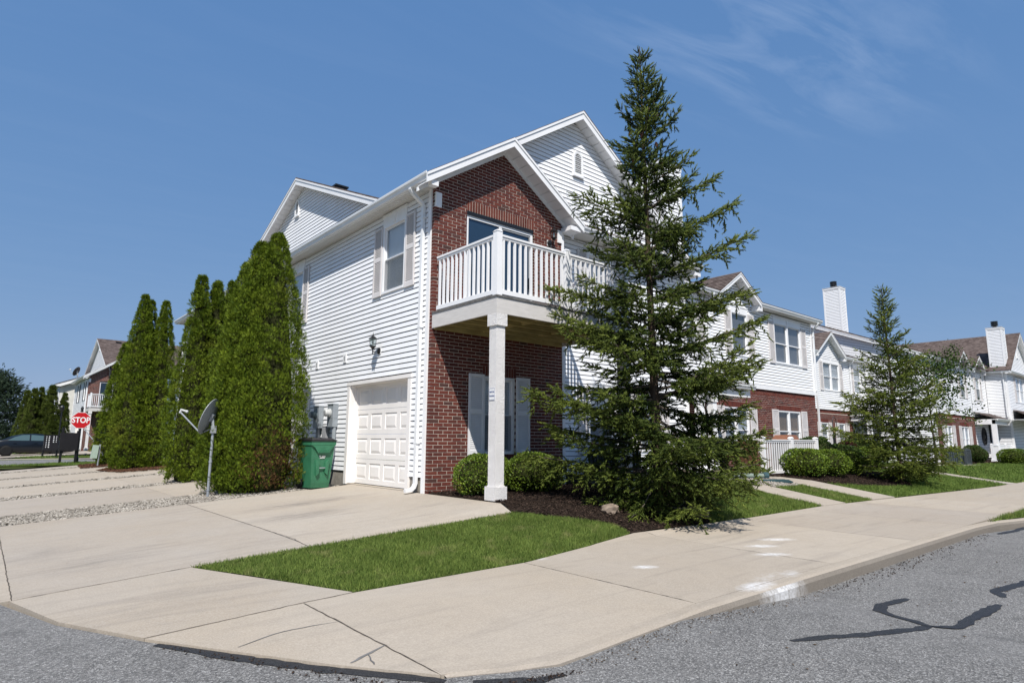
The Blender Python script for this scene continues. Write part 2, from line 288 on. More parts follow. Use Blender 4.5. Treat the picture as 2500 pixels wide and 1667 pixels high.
# ------------------------------------------------------------------ mesh helpers
Z = Vector((0, 0, 1))
class Fr:                                   # wall frame: u along the wall, v up, d outwards
    def __init__(s, o, u, n): s.o = Vector(o); s.u = Vector(u); s.n = Vector(n)
    def p(s, u, v, d=0.0): return s.o+s.u*u+s.n*d+Z*v
class MB:
    def __init__(s): s.v = []; s.f = []; s.m = []
    def poly(s, pts, mi=0):
        i = len(s.v); s.v += [tuple(p) for p in pts]; s.f.append(tuple(range(i, i+len(pts)))); s.m.append(mi); return s
    def hexa(s, b, t, mi=0, cap=True):      # bottom ring, top ring
        i = len(s.v); n = len(b); s.v += [tuple(p) for p in b]+[tuple(p) for p in t]
        for k in range(n): s.f.append((i+k, i+(k+1) % n, i+n+(k+1) % n, i+n+k)); s.m.append(mi)
        if cap: s.f.append(tuple(range(i+n-1, i-1, -1))); s.f.append(tuple(range(i+n, i+2*n))); s.m += [mi, mi]
        return s
    def box(s, x0, x1, y0, y1, z0, z1, mi=0):
        return s.hexa([(x0, y0, z0), (x1, y0, z0), (x1, y1, z0), (x0, y1, z0)], [(x0, y0, z1), (x1, y0, z1), (x1, y1, z1), (x0, y1, z1)], mi)
    def fbox(s, F, u0, u1, v0, v1, d0, d1, mi=0):
        return s.hexa([F.p(u0, v0, d0), F.p(u1, v0, d0), F.p(u1, v0, d1), F.p(u0, v0, d1)], [F.p(u0, v1, d0), F.p(u1, v1, d0), F.p(u1, v1, d1), F.p(u0, v1, d1)], mi)
    def fprism(s, F, pts, d0, d1, mi=0):    # polygon (u,v) extruded in d
        return s.hexa([F.p(u, v, d0) for u, v in pts], [F.p(u, v, d1) for u, v in pts], mi)
    def tube(s, path, r, n=8, mi=0, r1=None, cap=True):
        path = [Vector(p) for p in path]; rings = []; N = len(path)
        d0 = (path[1]-path[0]).normalized(); ref = Vector((0, 0, 1)) if abs(d0.z) < 0.9 else Vector((1, 0, 0)); a = d0.cross(ref).normalized()
        for k, p in enumerate(path):
            d = (path[min(k+1, N-1)]-path[max(k-1, 0)]).normalized(); a = (a-d*a.dot(d)).normalized(); b = d.cross(a)
            rr = r[k] if isinstance(r, (list, tuple)) else (r if r1 is None else r+(r1-r)*k/(N-1))
            rings.append([p+a*(rr*math.cos(2*math.pi*j/n+0.39))+b*(rr*math.sin(2*math.pi*j/n+0.39)) for j in range(n)])
        i = len(s.v)
        for rg in rings: s.v += [tuple(q) for q in rg]
        for k in range(N-1):
            for j in range(n): s.f.append((i+k*n+j, i+k*n+(j+1) % n, i+(k+1)*n+(j+1) % n, i+(k+1)*n+j)); s.m.append(mi)
        if cap: s.f.append(tuple(range(i+n-1, i-1, -1))); s.f.append(tuple(range(i+(N-1)*n, i+N*n))); s.m += [mi, mi]
        return s
    def rtube(s, path, w, t, side, mi=0):   # rectangular pipe; side = width direction
        side = Vector(side); path = [Vector(p) for p in path]; N = len(path); i = len(s.v)
        for k, p in enumerate(path):
            d = (path[min(k+1, N-1)]-path[max(k-1, 0)]).normalized(); b = d.cross(side).normalized()
            for (sa, sb) in ((-1, -1), (1, -1), (1, 1), (-1, 1)): s.v.append(tuple(p+side*(sa*w/2)+b*(sb*t/2)))
        for k in range(N-1):
            for j in range(4): s.f.append((i+k*4+j, i+k*4+(j+1) % 4, i+k*4+4+(j+1) % 4, i+k*4+4+j)); s.m.append(mi)
        s.f.append((i+3, i+2, i+1, i)); s.f.append((i+4*N-4, i+4*N-3, i+4*N-2, i+4*N-1)); s.m += [mi, mi]
        return s
    def lathe(s, prof, o=(0, 0, 0), n=16, mi=0, axis=None, phase=0.0):   # prof (r, h) along axis
        o = Vector(o); ax = Vector(axis).normalized() if axis else Z; ref = Vector((1, 0, 0)) if abs(ax.x) < 0.9 else Vector((0, 1, 0)); a = ax.cross(ref).normalized(); b = ax.cross(a)
        i = len(s.v)
        for r, h in prof:
            for j in range(n): an = 2*math.pi*j/n+phase; s.v.append(tuple(o+ax*h+(a*math.cos(an)+b*math.sin(an))*r))
        for k in range(len(prof)-1):
            for j in range(n): s.f.append((i+k*n+j, i+k*n+(j+1) % n, i+(k+1)*n+(j+1) % n, i+(k+1)*n+j)); s.m.append(mi)
        if prof[0][0] > 1e-4: s.f.append(tuple(range(i+n-1, i-1, -1))); s.m.append(mi)
        if prof[-1][0] > 1e-4: q = i+(len(prof)-1)*n; s.f.append(tuple(range(q, q+n))); s.m.append(mi)
        return s
    def mesh_raw(s, name, mat):           # keeps the winding: panes face outwards
        me = bpy.data.meshes.new(name); me.from_pydata(s.v, [], s.f); me.materials.append(MATS[mat]); me.update(); return me
    def mesh(s, name, mats, smooth=False):
        me = bpy.data.meshes.new(name); me.from_pydata(s.v, [], s.f)
        mats = [mats] if isinstance(mats, str) else mats
        for m in mats: me.materials.append(MATS[m])
        if len(mats) > 1: me.polygons.foreach_set('material_index', s.m)
        if smooth: me.polygons.foreach_set('use_smooth', [True]*len(s.f))
        bm = bmesh.new(); bm.from_mesh(me); bmesh.ops.recalc_face_normals(bm, faces=bm.faces); bm.to_mesh(me); bm.free()
        me.update(); return me
def link(name, me, parent=None, loc=None, rot=None):
    o = bpy.data.objects.new(name, me); COL.objects.link(o)
    if parent is not None:
        o.parent = parent
        base = -parent.location if (parent.type == 'EMPTY' and parent.get('world_parts')) else Vector((0, 0, 0))
        if loc is None: o.location = base
        else: o.location = base+Vector(loc)
    elif loc is not None: o.location = loc
    if rot is not None: o.rotation_euler = rot
    return o
def part(mb, name, mats, parent=None, smooth=False, loc=None): return link(name, mb.mesh(name, mats, smooth), parent, loc)
def tag(o, label, cat, group=None):
    o['label'] = label; o['category'] = cat
    if group: o['group'] = group
    return o
def thing(name, label, cat, loc, group=None, world=True, rotz=0.0):
    o = bpy.data.objects.new(name, None); COL.objects.link(o); o.location = loc; o.rotation_euler = (0, 0, rotz); o.empty_display_size = 0.2
    o['world_parts'] = 1 if world else 0
    return tag(o, label, cat, group)
def stuff(o): o['kind'] = 'stuff'; return o
def struct(o): o['kind'] = 'structure'; return o
def copy_tree(root, loc, rotz=None, scale=None, label=None):
    r = root.copy(); COL.objects.link(r); r.location = loc
    if rotz is not None: r.rotation_euler = (0, 0, rotz)
    if scale is not None: r.scale = scale
    if label: r['label'] = label
    for ch in root.children:
        c = ch.copy(); COL.objects.link(c); c.parent = r
        for g in ch.children: d = g.copy(); COL.objects.link(d); d.parent = c
    return r
def text_mesh(name, body, size, mat, parent, origin, right, up, extr=0.002, bold=0.0, align='CENTER', sx=1.0):
    cu = bpy.data.curves.new(name, 'FONT'); cu.body = body; cu.size = size; cu.extrude = extr; cu.offset = bold; cu.align_x = align; cu.align_y = 'CENTER'
    ob = bpy.data.objects.new(name+'_tmp', cu); COL.objects.link(ob)
    dg = bpy.context.evaluated_depsgraph_get(); me = bpy.data.meshes.new_from_object(ob.evaluated_get(dg)); bpy.data.objects.remove(ob); bpy.data.curves.remove(cu)
    right = Vector(right).normalized(); up = Vector(up).normalized(); n = right.cross(up)
    for v in me.vertices: c = v.co.copy(); v.co = Vector(origin)+right*(c.x*sx)+up*c.y+n*c.z
    me.materials.clear(); me.materials.append(MATS[mat]); me.name = name
    return link(name, me, parent)

# numpy scatter: one template (verts, tris) set down N times
def scatter(name, tv, tf, pos, ax, up, scale, mat, parent=None, rndv=None, loc=None, scale2=None):
    tv = np.asarray(tv, float); tf = np.asarray(tf, int); N = len(pos); nv = len(tv)
    ax = ax/np.linalg.norm(ax, axis=1, keepdims=True); side = np.cross(up, ax); l = np.linalg.norm(side, axis=1, keepdims=True); side = np.where(l > 1e-6, side/np.maximum(l, 1e-9), np.array([1., 0, 0])); nrm = np.cross(ax, side)
    sc = np.asarray(scale).reshape(N, 1, 1); sw = sc if scale2 is None else np.asarray(scale2).reshape(N, 1, 1)
    V = pos[:, None, :]+tv[None, :, 0:1]*sw*side[:, None, :]+tv[None, :, 1:2]*sc*ax[:, None, :]+tv[None, :, 2:3]*sw*nrm[:, None, :]
    F = (tf[None]+(np.arange(N)*nv)[:, None, None])
    return np_mesh(name, V.reshape(-1, 3), F.reshape(-1, 3), mat, parent, np.repeat(RNG.random(N) if rndv is None else rndv, nv), loc)
def np_mesh(name, V, F, mat, parent=None, rv=None, loc=None):
    me = bpy.data.meshes.new(name); me.vertices.add(len(V)); me.vertices.foreach_set('co', np.ascontiguousarray(V, dtype=np.float32).ravel())
    nf = len(F); me.loops.add(nf*3); me.loops.foreach_set('vertex_index', np.ascontiguousarray(F, dtype=np.int32).ravel()); me.polygons.add(nf)
    me.polygons.foreach_set('loop_start', np.arange(0, nf*3, 3, dtype=np.int32))
    try: me.polygons.foreach_set('loop_total', np.full(nf, 3, dtype=np.int32))
    except Exception: pass
    if rv is not None:
        a = me.attributes.new('rnd', 'FLOAT', 'POINT'); a.data.foreach_set('value', np.asarray(rv, dtype=np.float32))
    me.materials.append(MATS[mat]); me.update(); me.validate()
    return link(name, me, parent, loc)
def unit(n): v = RNG.normal(size=(n, 3)); return v/np.linalg.norm(v, axis=1, keepdims=True)

# ------------------------------------------------------------------ terrain heights
def sm(t): t = np.clip(t, 0, 1); return t*t*(3-2*t)
def hgt(x, y):
    x = np.asarray(x, float); y = np.asarray(y, float)
    pad = np.where(x < 0, 0.07*np.maximum(x, -6.4), -0.0065*np.clip(x-8, 0, 26))
    walk = np.where(x < 0, np.interp(x, [-5.9, -4.2], [-0.418, -0.388]), -0.385-0.003*np.clip(x, 0, 20))
    t0 = np.where(x < 4, -2.2, -1.6)
    t = np.clip((t0-y)/(4.3+t0), 0, 1)
    return pad*(1-t)+walk*t
def asph(x, y):
    x = np.asarray(x, float); y = np.asarray(y, float)
    a = np.interp(x, [-6, -4, -2, 0], [-0.435, -0.408, -0.412, -0.53])
    return np.where(y > 15, -0.27, a)
def pip(px, py, poly):
    ins = np.zeros(len(px), bool); n = len(poly); j = n-1
    for i in range(n):
        xi, yi = poly[i]; xj, yj = poly[j]
        c = ((yi > py) != (yj > py)) & (px < (xj-xi)*(py-yi)/(yj-yi+1e-12)+xi); ins ^= c; j = i
    return ins
def rand_in(poly, n):
    P = np.array(poly); lo = P.min(0); hi = P.max(0); out = []
    area = (hi-lo).prod(); k = 0; xs = []; ys = []
    while k < n:
        q = RNG.random((n*2, 2))*(hi-lo)+lo; m = pip(q[:, 0], q[:, 1], poly); xs.append(q[m]); k += m.sum()
    return np.concatenate(xs)[:n]
def parea(poly):
    return abs(sum(poly[i-1][0]*poly[i][1]-poly[i][0]*poly[i-1][1] for i in range(len(poly))))/2
def sheet(name, poly, zf, mat, parent=None, dz=0.0, thick=0.0, grid=None):
    """flat polygon draped on a height function, optionally subdivided and with a skirt"""
    bm = bmesh.new(); vs = [bm.verts.new((p[0], p[1], 0)) for p in poly]; bm.faces.new(vs)
    if grid:
        xs = [p[0] for p in poly]; ys = [p[1] for p in poly]
        k = math.floor(min(xs)/grid)*grid
        while k < max(xs): bmesh.ops.bisect_plane(bm, geom=bm.verts[:]+bm.edges[:]+bm.faces[:], plane_co=(k, 0, 0), plane_no=(1, 0, 0)); k += grid
        k = math.floor(min(ys)/grid)*grid
        while k < max(ys): bmesh.ops.bisect_plane(bm, geom=bm.verts[:]+bm.edges[:]+bm.faces[:], plane_co=(0, k, 0), plane_no=(0, 1, 0)); k += grid
    bmesh.ops.triangulate(bm, faces=bm.faces[:])
    for v in bm.verts: v.co.z = float(zf(v.co.x, v.co.y))+dz
    if thick:
        r = bmesh.ops.extrude_face_region(bm, geom=bm.faces[:]); 
        for g in r['geom']:
            if isinstance(g, bmesh.types.BMVert): g.co.z -= thick
    bmesh.ops.recalc_face_normals(bm, faces=bm.faces[:])
    me = bpy.data.meshes.new(name); bm.to_mesh(me); bm.free(); me.materials.append(MATS[mat]); me.update()
    return link(name, me, parent)

# ------------------------------------------------------------------ ground, roads, pavements
struct(sheet('ground', [(-900, -900), (1200, -900), (1200, 1200), (-900, 1200)], lambda x, y: -0.80, 'grass_base'))
road_poly = [(-40, -40), (90, -40), (90, -9.2), (30, -8.6), (14, -7.9), (9.5, -7.35), (7.6, -7.02), (6.5, -6.80), (-1.5, -6.80), (-3.42, -6.94), (-4.1, -6.64), (-4.5, -6.08), (-4.95, -5.33), (-5.3, -4.70), (-5.72, -3.85), (-6.03, -2.80), (-8.55, -2.80), (-8.55, 26.5), (-14.5, 26.5), (-14.5, -2.8), (-40, -2.8)]
struct(sheet('road', road_poly, asph, 'asphalt', grid=2.0))
struct(sheet('cross_street', [(-40, 26.2), (60, 26.2), (60, 34.6), (-40, 34.6)], asph, 'asphalt', grid=10))
def slab(poly, parent, mat='concrete_walk', zf=hgt, thick=0.16, gap=0.006, grid=None):
    c = np.array(poly).mean(0); q = []
    for p in poly: v = np.array(p)-c; l = np.linalg.norm(v); q.append(tuple(c+v*(1-gap/l)))
    return sheet('slab', q, zf, mat, parent, 0.0, thick, grid)
def holder(name, mat, poly, zf, dz):
    return struct(sheet(name, poly, zf, mat, None, dz, grid=1.5))
# driveway by the garage
drive = holder('driveway', 'joint_dirt', [(-8.5, -2.78), (-5.9, -2.78), (-4.5, -2.64), (0.0, -2.6), (0.0, 2.98), (-8.5, 2.98)], hgt, -0.03)
slab([(-8.5, -2.80), (-5.95, -2.80), (-5.95, 2.98), (-8.5, 2.98)], drive, 'concrete_drive', grid=1.2)
slab([(-5.95, -2.80), (-4.52, -2.67), (-3.27, -2.65), (-3.27, 2.98), (-5.95, 2.98)], drive, 'concrete_drive', grid=1.2)
slab([(-3.27, -2.65), (-0.14, -2.63), (0.0, -2.2), (0.0, 2.98), (-3.27, 2.98)], drive, 'concrete_drive', grid=1.2)
slab([(0.004, 0.62), (0.24, 0.62), (0.24, 3.22), (0.004, 3.22)], drive, 'concrete_drive', lambda x, y: 0.012)
# walk along the street with its dropped corner
def yin(x): return float(np.interp(x, [-4.1, -3.58, -1.5, 1.0, 3.0, 7.5, 20, 70], [-4.56, -4.49, -4.43, -4.0, -4.04, -3.94, -4.36, -4.5]))
def wz(x, y):
    h = float(hgt(x, y)); return h-0.004*max(0, -5-y)
walk = holder('sidewalk', 'joint_dirt', [(-5.25, -4.72), (-3.6, -4.5), (-1.5, -4.45), (1, -4.02), (20, -4.38), (70, -4.5), (70, -6.7), (-1.5, -6.74), (-3.42, -6.88), (-4.08, -6.6), (-4.9, -5.35)], wz, -0.03)
slab([(-5.97, -2.81), (-4.52, -2.68), (-3.60, -4.47), (-5.29, -4.70), (-5.71, -3.85)], walk, 'concrete_drive', wz)
slab([(-5.29, -4.72), (-4.1, -4.56), (-4.1, -6.62), (-4.5, -6.06), (-4.94, -5.33)], walk, 'concrete_walk', wz, grid=0.6)
slab([(-4.1, -4.56), (-3.58, -4.49), (-1.5, -4.43), (-1.5, -6.65), (-3.42, -6.78), (-4.1, -6.62)], walk, 'concrete_walk', wz, grid=0.6)
xs = [-1.5, 1.25, 4.0, 6.7, 9.4, 12.1, 14.8, 17.5, 20.5, 24, 28, 33, 38, 44, 52, 60]
for a, b in zip(xs[:-1], xs[1:]):
    mids = [m for m in (1.0, 3.0, 7.5, 20) if a < m < b]; top = [(a, yin(a))]+[(m, yin(m)) for m in mids]+[(b, yin(b))]
    slab(top+[(b, -6.65), (a, -6.65)], walk, 'concrete_walk', wz, grid=1.4)
# curb: rounded edge strip along the street side, sinking to nothing towards the corner
mb = MB(); pts = [(-4.08, -6.50), (-3.75, -6.66), (-3.42, -6.765), (-3.0, -6.75), (-2.6, -6.72)]+[(x, -6.655) for x in np.arange(-1.5, 6.61, 0.4)]+[(7.6, -6.72), (8.6, -6.95), (10, -7.2), (14, -7.75), (30, -8.45), (60, -9.0)]
for (xa, ya), (xb, yb) in zip(pts[:-1], pts[1:]):
    za, zb = wz(xa, -6.6), wz(xb, -6.6); zl = -0.62
    prof = lambda x, y, z: [(x, y+0.0, zl), (x, y-0.19, zl), (x, y-0.175, z-0.045), (x, y-0.145, z-0.010), (x, y-0.10, z+0.001), (x, y+0.0, z+0.002)]
    k0 = len(mb.m); mb.hexa(prof(xa, ya, za), prof(xb, yb, zb), 0, cap=False); mb.m[k0+3] = mb.m[k0+4] = 1
x0_, y0_ = pts[0]; z0_ = wz(x0_, -6.6); mb.poly([(x0_, y0_, -0.62), (x0_, y0_-0.19, -0.62), (x0_, y0_-0.175, z0_-0.045), (x0_, y0_-0.10, z0_+0.001), (x0_, y0_, z0_+0.002)])
struct(part(mb, 'curb', ['concrete_curb', 'concrete_walk']))
# house walks
for poly in ([(7.42, -3.96), (8.5, -3.97), (8.5, -1.0), (7.42, -1.0)], [(10.05, -3.99), (11.35, -4.03), (11.35, -1.1), (10.05, -1.1)], [(7.42, -1.0), (11.35, -1.0), (11.35, -0.2), (7.42, -0.2)], [(21.4, -4.40), (22.3, -4.43), (22.3, 4.4), (21.4, 4.4)], [(22.3, 0.0), (33, 0.0), (33, 0.7), (22.3, 0.7)]):
    struct(sheet('path', poly, hgt, 'concrete_far', None, 0.012, 0.1, 1.0))
# further driveways with pebble strips between
for k, (a, b) in enumerate(((4.6, 7.95), (8.65, 12.1), (12.75, 16.3), (16.95, 20.95), (21.6, 23.2))):
    d = struct(sheet('driveway', [(-8.5, a), (-0.05, a), (-0.05, b), (-8.5, b)], hgt, 'joint_dirt', None, -0.03, grid=1.0))
    for xa, xb in ((-8.5, -5.9), (-5.9, -3.1), (-3.1, -0.05)): slab([(xa, a), (xb, a), (xb, b), (xa, b)], d, 'concrete_far', grid=2)
STRIPS = [(3.0, 4.6, -0.2), (7.95, 8.65, -0.3), (12.1, 12.75, -0.3), (16.3, 16.95, -0.3), (20.95, 21.6, -0.3)]
for a, b, xe in STRIPS: struct(sheet('gravel_strip', [(-8.5, a), (xe, a), (xe, b), (-8.5, b)], hgt, 'gravel_bed', None, -0.035, grid=2))
struct(sheet('gravel_strip', [(-9, 38.4), (-1, 38.4), (-1, 40.0), (-9, 40.0)], hgt, 'gravel_bed', None, 0.02))
struct(sheet('far_curb', [(-40, 34.6), (60, 34.6), (60, 36.0), (-40, 36.0)], lambda x, y: -0.24, 'concrete_far', grid=20))
struct(sheet('driveway', [(-9, 40.0), (-0.05, 40.0), (-0.05, 47.5), (-9, 47.5)], hgt, 'concrete_far', None, 0.01))

# lawns: draped base plus blades
LAWN_MAIN = [(-4.5, -2.665), (-3.58, -4.46), (-1.5, -4.41), (0.92, -3.99), (1.08, -3.60), (0.45, -3.10), (-0.14, -2.64), (-2.2, -2.64)]
LAWN_MID = [(2.95, -4.02), (7.40, -3.93), (7.40, -2.2), (5.6, -2.15), (4.2, -2.85), (3.5, -3.5)]
LAWN_STRIP = [(8.55, -3.95), (10.0, -3.97), (10.0, -2.35), (8.55, -2.35)]
LAWN_R = [(11.4, -4.0), (21.3, -4.36), (21.3, 0.2), (18.6, -0.3), (17.2, -2.4), (15.0, -3.35), (13.2, -3.05), (11.4, -2.35)]
LAWN_FAR = [(22.4, -4.4), (62, -4.45), (62, -0.6), (36, -0.25), (22.4, -0.1)]
LAWN_FAR2 = [(22.4, 0.75), (34, 0.75), (34, 4.6), (22.4, 4.6)]
LAWN_CORNER = [(7.55, -6.74), (60, -6.72), (60, -8.9), (30, -8.35), (14, -7.62), (10, -7.08), (8.6, -6.86)]
LAWN_X1 = [(-6.0, 23.2), (0.6, 23.2), (0.6, 26.2), (-3.2, 26.2), (-4.4, 24.6)]
LAWN_X2 = [(-4.8, 36.0), (14, 36.0), (14, 38.4), (-3.6, 38.4)]
lz = lambda x, y: hgt(x, y)-0.012
cz = lambda x, y: wz(x, -6.6)-0.01
for pl_, zf in ((LAWN_MAIN, lz), (LAWN_MID, lz), (LAWN_STRIP, lz), (LAWN_R, lz), (LAWN_FAR, lz), (LAWN_FAR2, lz), (LAWN_CORNER, cz), (LAWN_X1, lambda x, y: -0.20), (LAWN_X2, lambda x, y: -0.20)):
    struct(sheet('lawn', pl_, zf, 'grass_base', grid=0.6 if parea(pl_) < 30 else 3.0))
def grass(name, poly, zf, dens, h, w, mat, label, edge=0.0):
    n = int(parea(poly)*dens); q = rand_in(poly, n)
    if edge:
        q = q+RNG.normal(size=q.shape)*edge
    z = np.array([float(zf(a, b)) for a, b in q]) if zf is cz else np.asarray(zf(q[:, 0], q[:, 1]), float)*np.ones(n)
    P = np.c_[q, z]; lean = RNG.normal(size=(n, 2))*0.42; ax = np.c_[lean, np.ones(n)]
    patch = 0.75+0.5*np.abs(np.sin(q[:, 0]*2.1+np.sin(q[:, 1]*3.0))*np.cos(q[:, 1]*1.7))
    hs = h*(0.55+0.9*RNG.random(n))*patch; up = unit(n)
    tv = [(-.5, 0, 0), (.5, 0, 0), (-.36, .55, .10), (.36, .55, .10), (0, 1, .42)]; tf = [(0, 1, 2), (1, 3, 2), (2, 3, 4)]
    tvn = np.array(tv, float); tvn[:, 2] *= 1.0
    o = scatter(name, tvn*np.array([1, 1, h/w*0.6]), tf, P, ax, up, hs, mat, scale2=np.full(n, w)*(0.7+0.6*RNG.random(n)))
    o['label'] = label; o['category'] = 'grass'; return stuff(o)
grass('grass', LAWN_MAIN, lz, 10000, 0.048, 0.0050, 'grass_blade', 'short mown grass on the wedge of lawn by the driveway', 0.012)
grass('grass', LAWN_MID, lz, 3600, 0.065, 0.0075, 'grass_blade', 'mown grass right of the large spruce', 0.012)
grass('grass', LAWN_STRIP, lz, 3400, 0.065, 0.008, 'grass_blade', 'narrow grass strip between the two concrete house walks', 0.012)
grass('grass', LAWN_R, lz, 1300, 0.07, 0.013, 'grass_far', 'mown grass around the smaller spruce', 0.02)
grass('grass', LAWN_FAR, lz, 260, 0.08, 0.03, 'grass_far', 'mown grass before the far right houses', 0.02)
grass('grass', LAWN_FAR2, lz, 260, 0.08, 0.03, 'grass_far', 'mown grass in the recess behind the smaller spruce', 0.02)
grass('grass', [(7.55, -6.76), (12, -6.76), (12, -7.35), (10, -7.08), (8.6, -6.86)], cz, 3500, 0.095, 0.010, 'grass_blade', 'longer grass tuft at the road curb on the right edge', 0.02)
grass('grass', LAWN_X1, lambda x, y: -0.20+0*x, 500, 0.08, 0.02, 'grass_far', 'grass verge under the stop sign', 0.02)
grass('grass', LAWN_X2, lambda x, y: -0.20+0*x, 300, 0.09, 0.025, 'grass_far', 'grass verge across the far street by the car', 0.02)

# mulch beds with chips
def icos(n=0):
    bm = bmesh.new(); bmesh.ops.create_icosphere(bm, subdivisions=1, radius=1.0); bm.verts.ensure_lookup_table()
    v = np.array([tuple(q.co) for q in bm.verts]); f = np.array([[q.index for q in fc.verts] for fc in bm.faces]); bm.free(); return v, f
ICO_V, ICO_F = icos()
OCT_V = np.array([(1, 0, 0), (-1, 0, 0), (0, 1, 0), (0, -1, 0), (0, 0, 1), (0, 0, -1)], float); OCT_F = np.array([(0, 2, 4), (2, 1, 4), (1, 3, 4), (3, 0, 4), (2, 0, 5), (1, 2, 5), (3, 1, 5), (0, 3, 5)])
BED1 = [(0.0, -0.10), (0.0, -2.25), (-0.12, -2.62), (0.45, -3.06), (1.06, -3.58), (0.94, -3.99), (2.95, -4.03), (3.5, -3.5), (4.2, -2.85), (5.6, -2.15), (7.4, -2.1), (7.4, 0.6), (0.0, 0.6)]
BED2 = [(11.4, -2.35), (13.2, -3.05), (15.0, -3.35), (17.2, -2.4), (18.6, -0.3), (21.3, 0.2), (21.3, 1.4), (11.4, 1.4), (8.5, 0.9), (8.5, -0.2), (11.35, -0.2)]
BED3 = [(34, -0.2), (48, -0.5), (62, -0.5), (62, 0.2), (48, 1.5), (34, 1.5)]
BEDR = [(-2.6, 14.6), (-1.0, 14.3), (-0.6, 18.2), (-2.2, 18.8), (-3.0, 17.0)]
BEDR2 = [(-3.2, 19.6), (-1.2, 19.4), (-1.2, 22.6), (-3.0, 22.6)]
for poly, nm in ((BED1, 'mulch_bed'), (BED2, 'mulch_bed'), (BED3, 'mulch_bed')): struct(sheet(nm, poly, lambda x, y: float(hgt(x, y))+0.008+0.012*math.sin(x*5)*math.sin(y*4.3), 'soil', grid=0.35 if poly is not BED3 else 3))
def chips(poly, dens, size, mat, label, dz=0.02):
    n = int(parea(poly)*dens); q = rand_in(poly, n); P = np.c_[q, hgt(q[:, 0], q[:, 1])+dz+RNG.random(n)*0.02]
    ax = unit(n); ax[:, 2] *= 0.35; up = unit(n); s = size*(0.4+RNG.random(n)**2*1.3)
    o = scatter('mulch', OCT_V*np.array([0.32, 1, 0.20]), OCT_F, P, ax, up, s, mat, rndv=RNG.random(n)**2.2); o['label'] = label; o['category'] = 'mulch'; return stuff(o)
chips(BED1, 1500, 0.024, 'mulch_chip', 'dark bark mulch under the brick wall and the large spruce')
chips(BED2, 500, 0.032, 'mulch_chip', 'dark bark mulch before the white picket fence')
chips(BED3, 60, 0.06, 'mulch_chip', 'dark mulch along the far right porch')
chips(BEDR, 900, 0.045, 'mulch_red', 'reddish mulch mound under the second row of arborvitaes', 0.03)
chips(BEDR2, 600, 0.05, 'mulch_red', 'reddish mulch mound under the farthest arborvitaes of the row', 0.03)
def pebbles(poly, dens, size, label, mat='stone', V=ICO_V, F=ICO_F, dz=-0.022, flat=0.55):
    n = int(parea(poly)*dens); q = rand_in(poly, n); P = np.c_[q, hgt(q[:, 0], q[:, 1])+dz+RNG.random(n)*size*0.75]
    ax = unit(n); ax[:, 2] *= 0.25; up = np.tile([0., 0, 1], (n, 1))+unit(n)*0.5
    jit = 1+0.18*RNG.normal(size=V.shape); s = size*(0.55+0.75*RNG.random(n))
    o = scatter('pebbles', V*np.array([0.75, 1.05, flat])*jit, F, P, ax, up, s, mat); o['label'] = label; o['category'] = 'gravel'; return stuff(o)
pebbles([(-6.3, 3.02), (-0.25, 3.02), (-0.25, 4.58), (-6.3, 4.58)], 900, 0.028, 'pale river pebbles in the strip under the satellite dish')
for (a, b, xe), nm in zip(STRIPS[1:], ('nearest of the narrow strips past the dish', 'second narrow strip past the dish', 'third narrow strip past the dish', 'farthest narrow strip before the stop sign')):
    pebbles([(-6.4, a), (xe-0.4, a), (xe-0.4, b), (-6.4, b)], 420, 0.038, 'pale pebbles filling the '+nm, V=OCT_V, F=OCT_F)
pebbles([(-8, 38.4), (-2, 38.4), (-2, 39.8), (-8, 39.8)], 120, 0.07, 'pale pebbles beside the parked car', V=OCT_V, F=OCT_F, dz=0.03)
pebbles([(8.55, -2.35), (10.0, -2.35), (10.0, -1.05), (8.55, -1.05)], 700, 0.028, 'pale pebbles around the green drain pipe', dz=0.0)
pebbles([(31.2, -0.9), (33.9, -0.9), (33.9, -0.45), (31.2, -0.45)], 200, 0.04, 'pale pebbles along the dark cooling unit', V=OCT_V, F=OCT_F, dz=0.0)
# crack sealant on the road and on the corner slab
def ribbon(pts, w, zf, name, mat, dz=0.004):
    mb = MB(); pr = []
    P = []
    for (a, b) in zip(pts[:-1], pts[1:]):
        m = max(2, int(math.dist(a, b)/0.07))
        for k in range(m): P.append((a[0]+(b[0]-a[0])*k/m, a[1]+(b[1]-a[1])*k/m))
    P.append(pts[-1]); N = len(P); ring = []
    for k, (x, y) in enumerate(P):
        x0, y0 = P[max(k-1, 0)]; x1, y1 = P[min(k+1, N-1)]; l = math.hypot(x1-x0, y1-y0) or 1; nx, ny = -(y1-y0)/l, (x1-x0)/l
        e = min(1, 0.45+k/4, 0.45+(N-1-k)/4)*w*(0.75+0.5*rnd.random()); jx, jy = rnd.uniform(-.006, .006), rnd.uniform(-.006, .006)
        ring.append(((x+jx+nx*e/2, y+jy+ny*e/2), (x+jx-nx*e/2, y+jy-ny*e/2)))
    for (a, b), (c, d) in zip(ring[:-1], ring[1:]):
        mb.poly([(p[0], p[1], float(zf(*p))+dz) for p in (a, b, d, c)])
    return struct(part(mb, name, [mat]))
az = lambda x, y: float(asph(x, y))
ribbon([(-1.77, -7.60), (-1.47, -7.67), (-1.12, -7.80), (-0.65, -7.92), (-0.44, -7.98), (-0.22, -8.0)], 0.095, az, 'crack_seal', 'tar')
ribbon([(-0.24, -8.02), (-0.14, -7.87), (-0.09, -7.71), (0.04, -7.54), (0.27, -7.48), (0.72, -7.56)], 0.10, az, 'crack_seal', 'tar', 0.006)
ribbon([(-0.22, -8.03), (-0.04, -8.15), (0.41, -8.15), (0.75, -8.17), (1.13, -8.19)], 0.10, az, 'crack_seal', 'tar', 0.008)
ribbon([(2.9, -8.18), (2.49, -8.13), (1.8, -8.02), (1.53, -8.14)], 0.10, az, 'crack_seal', 'tar')
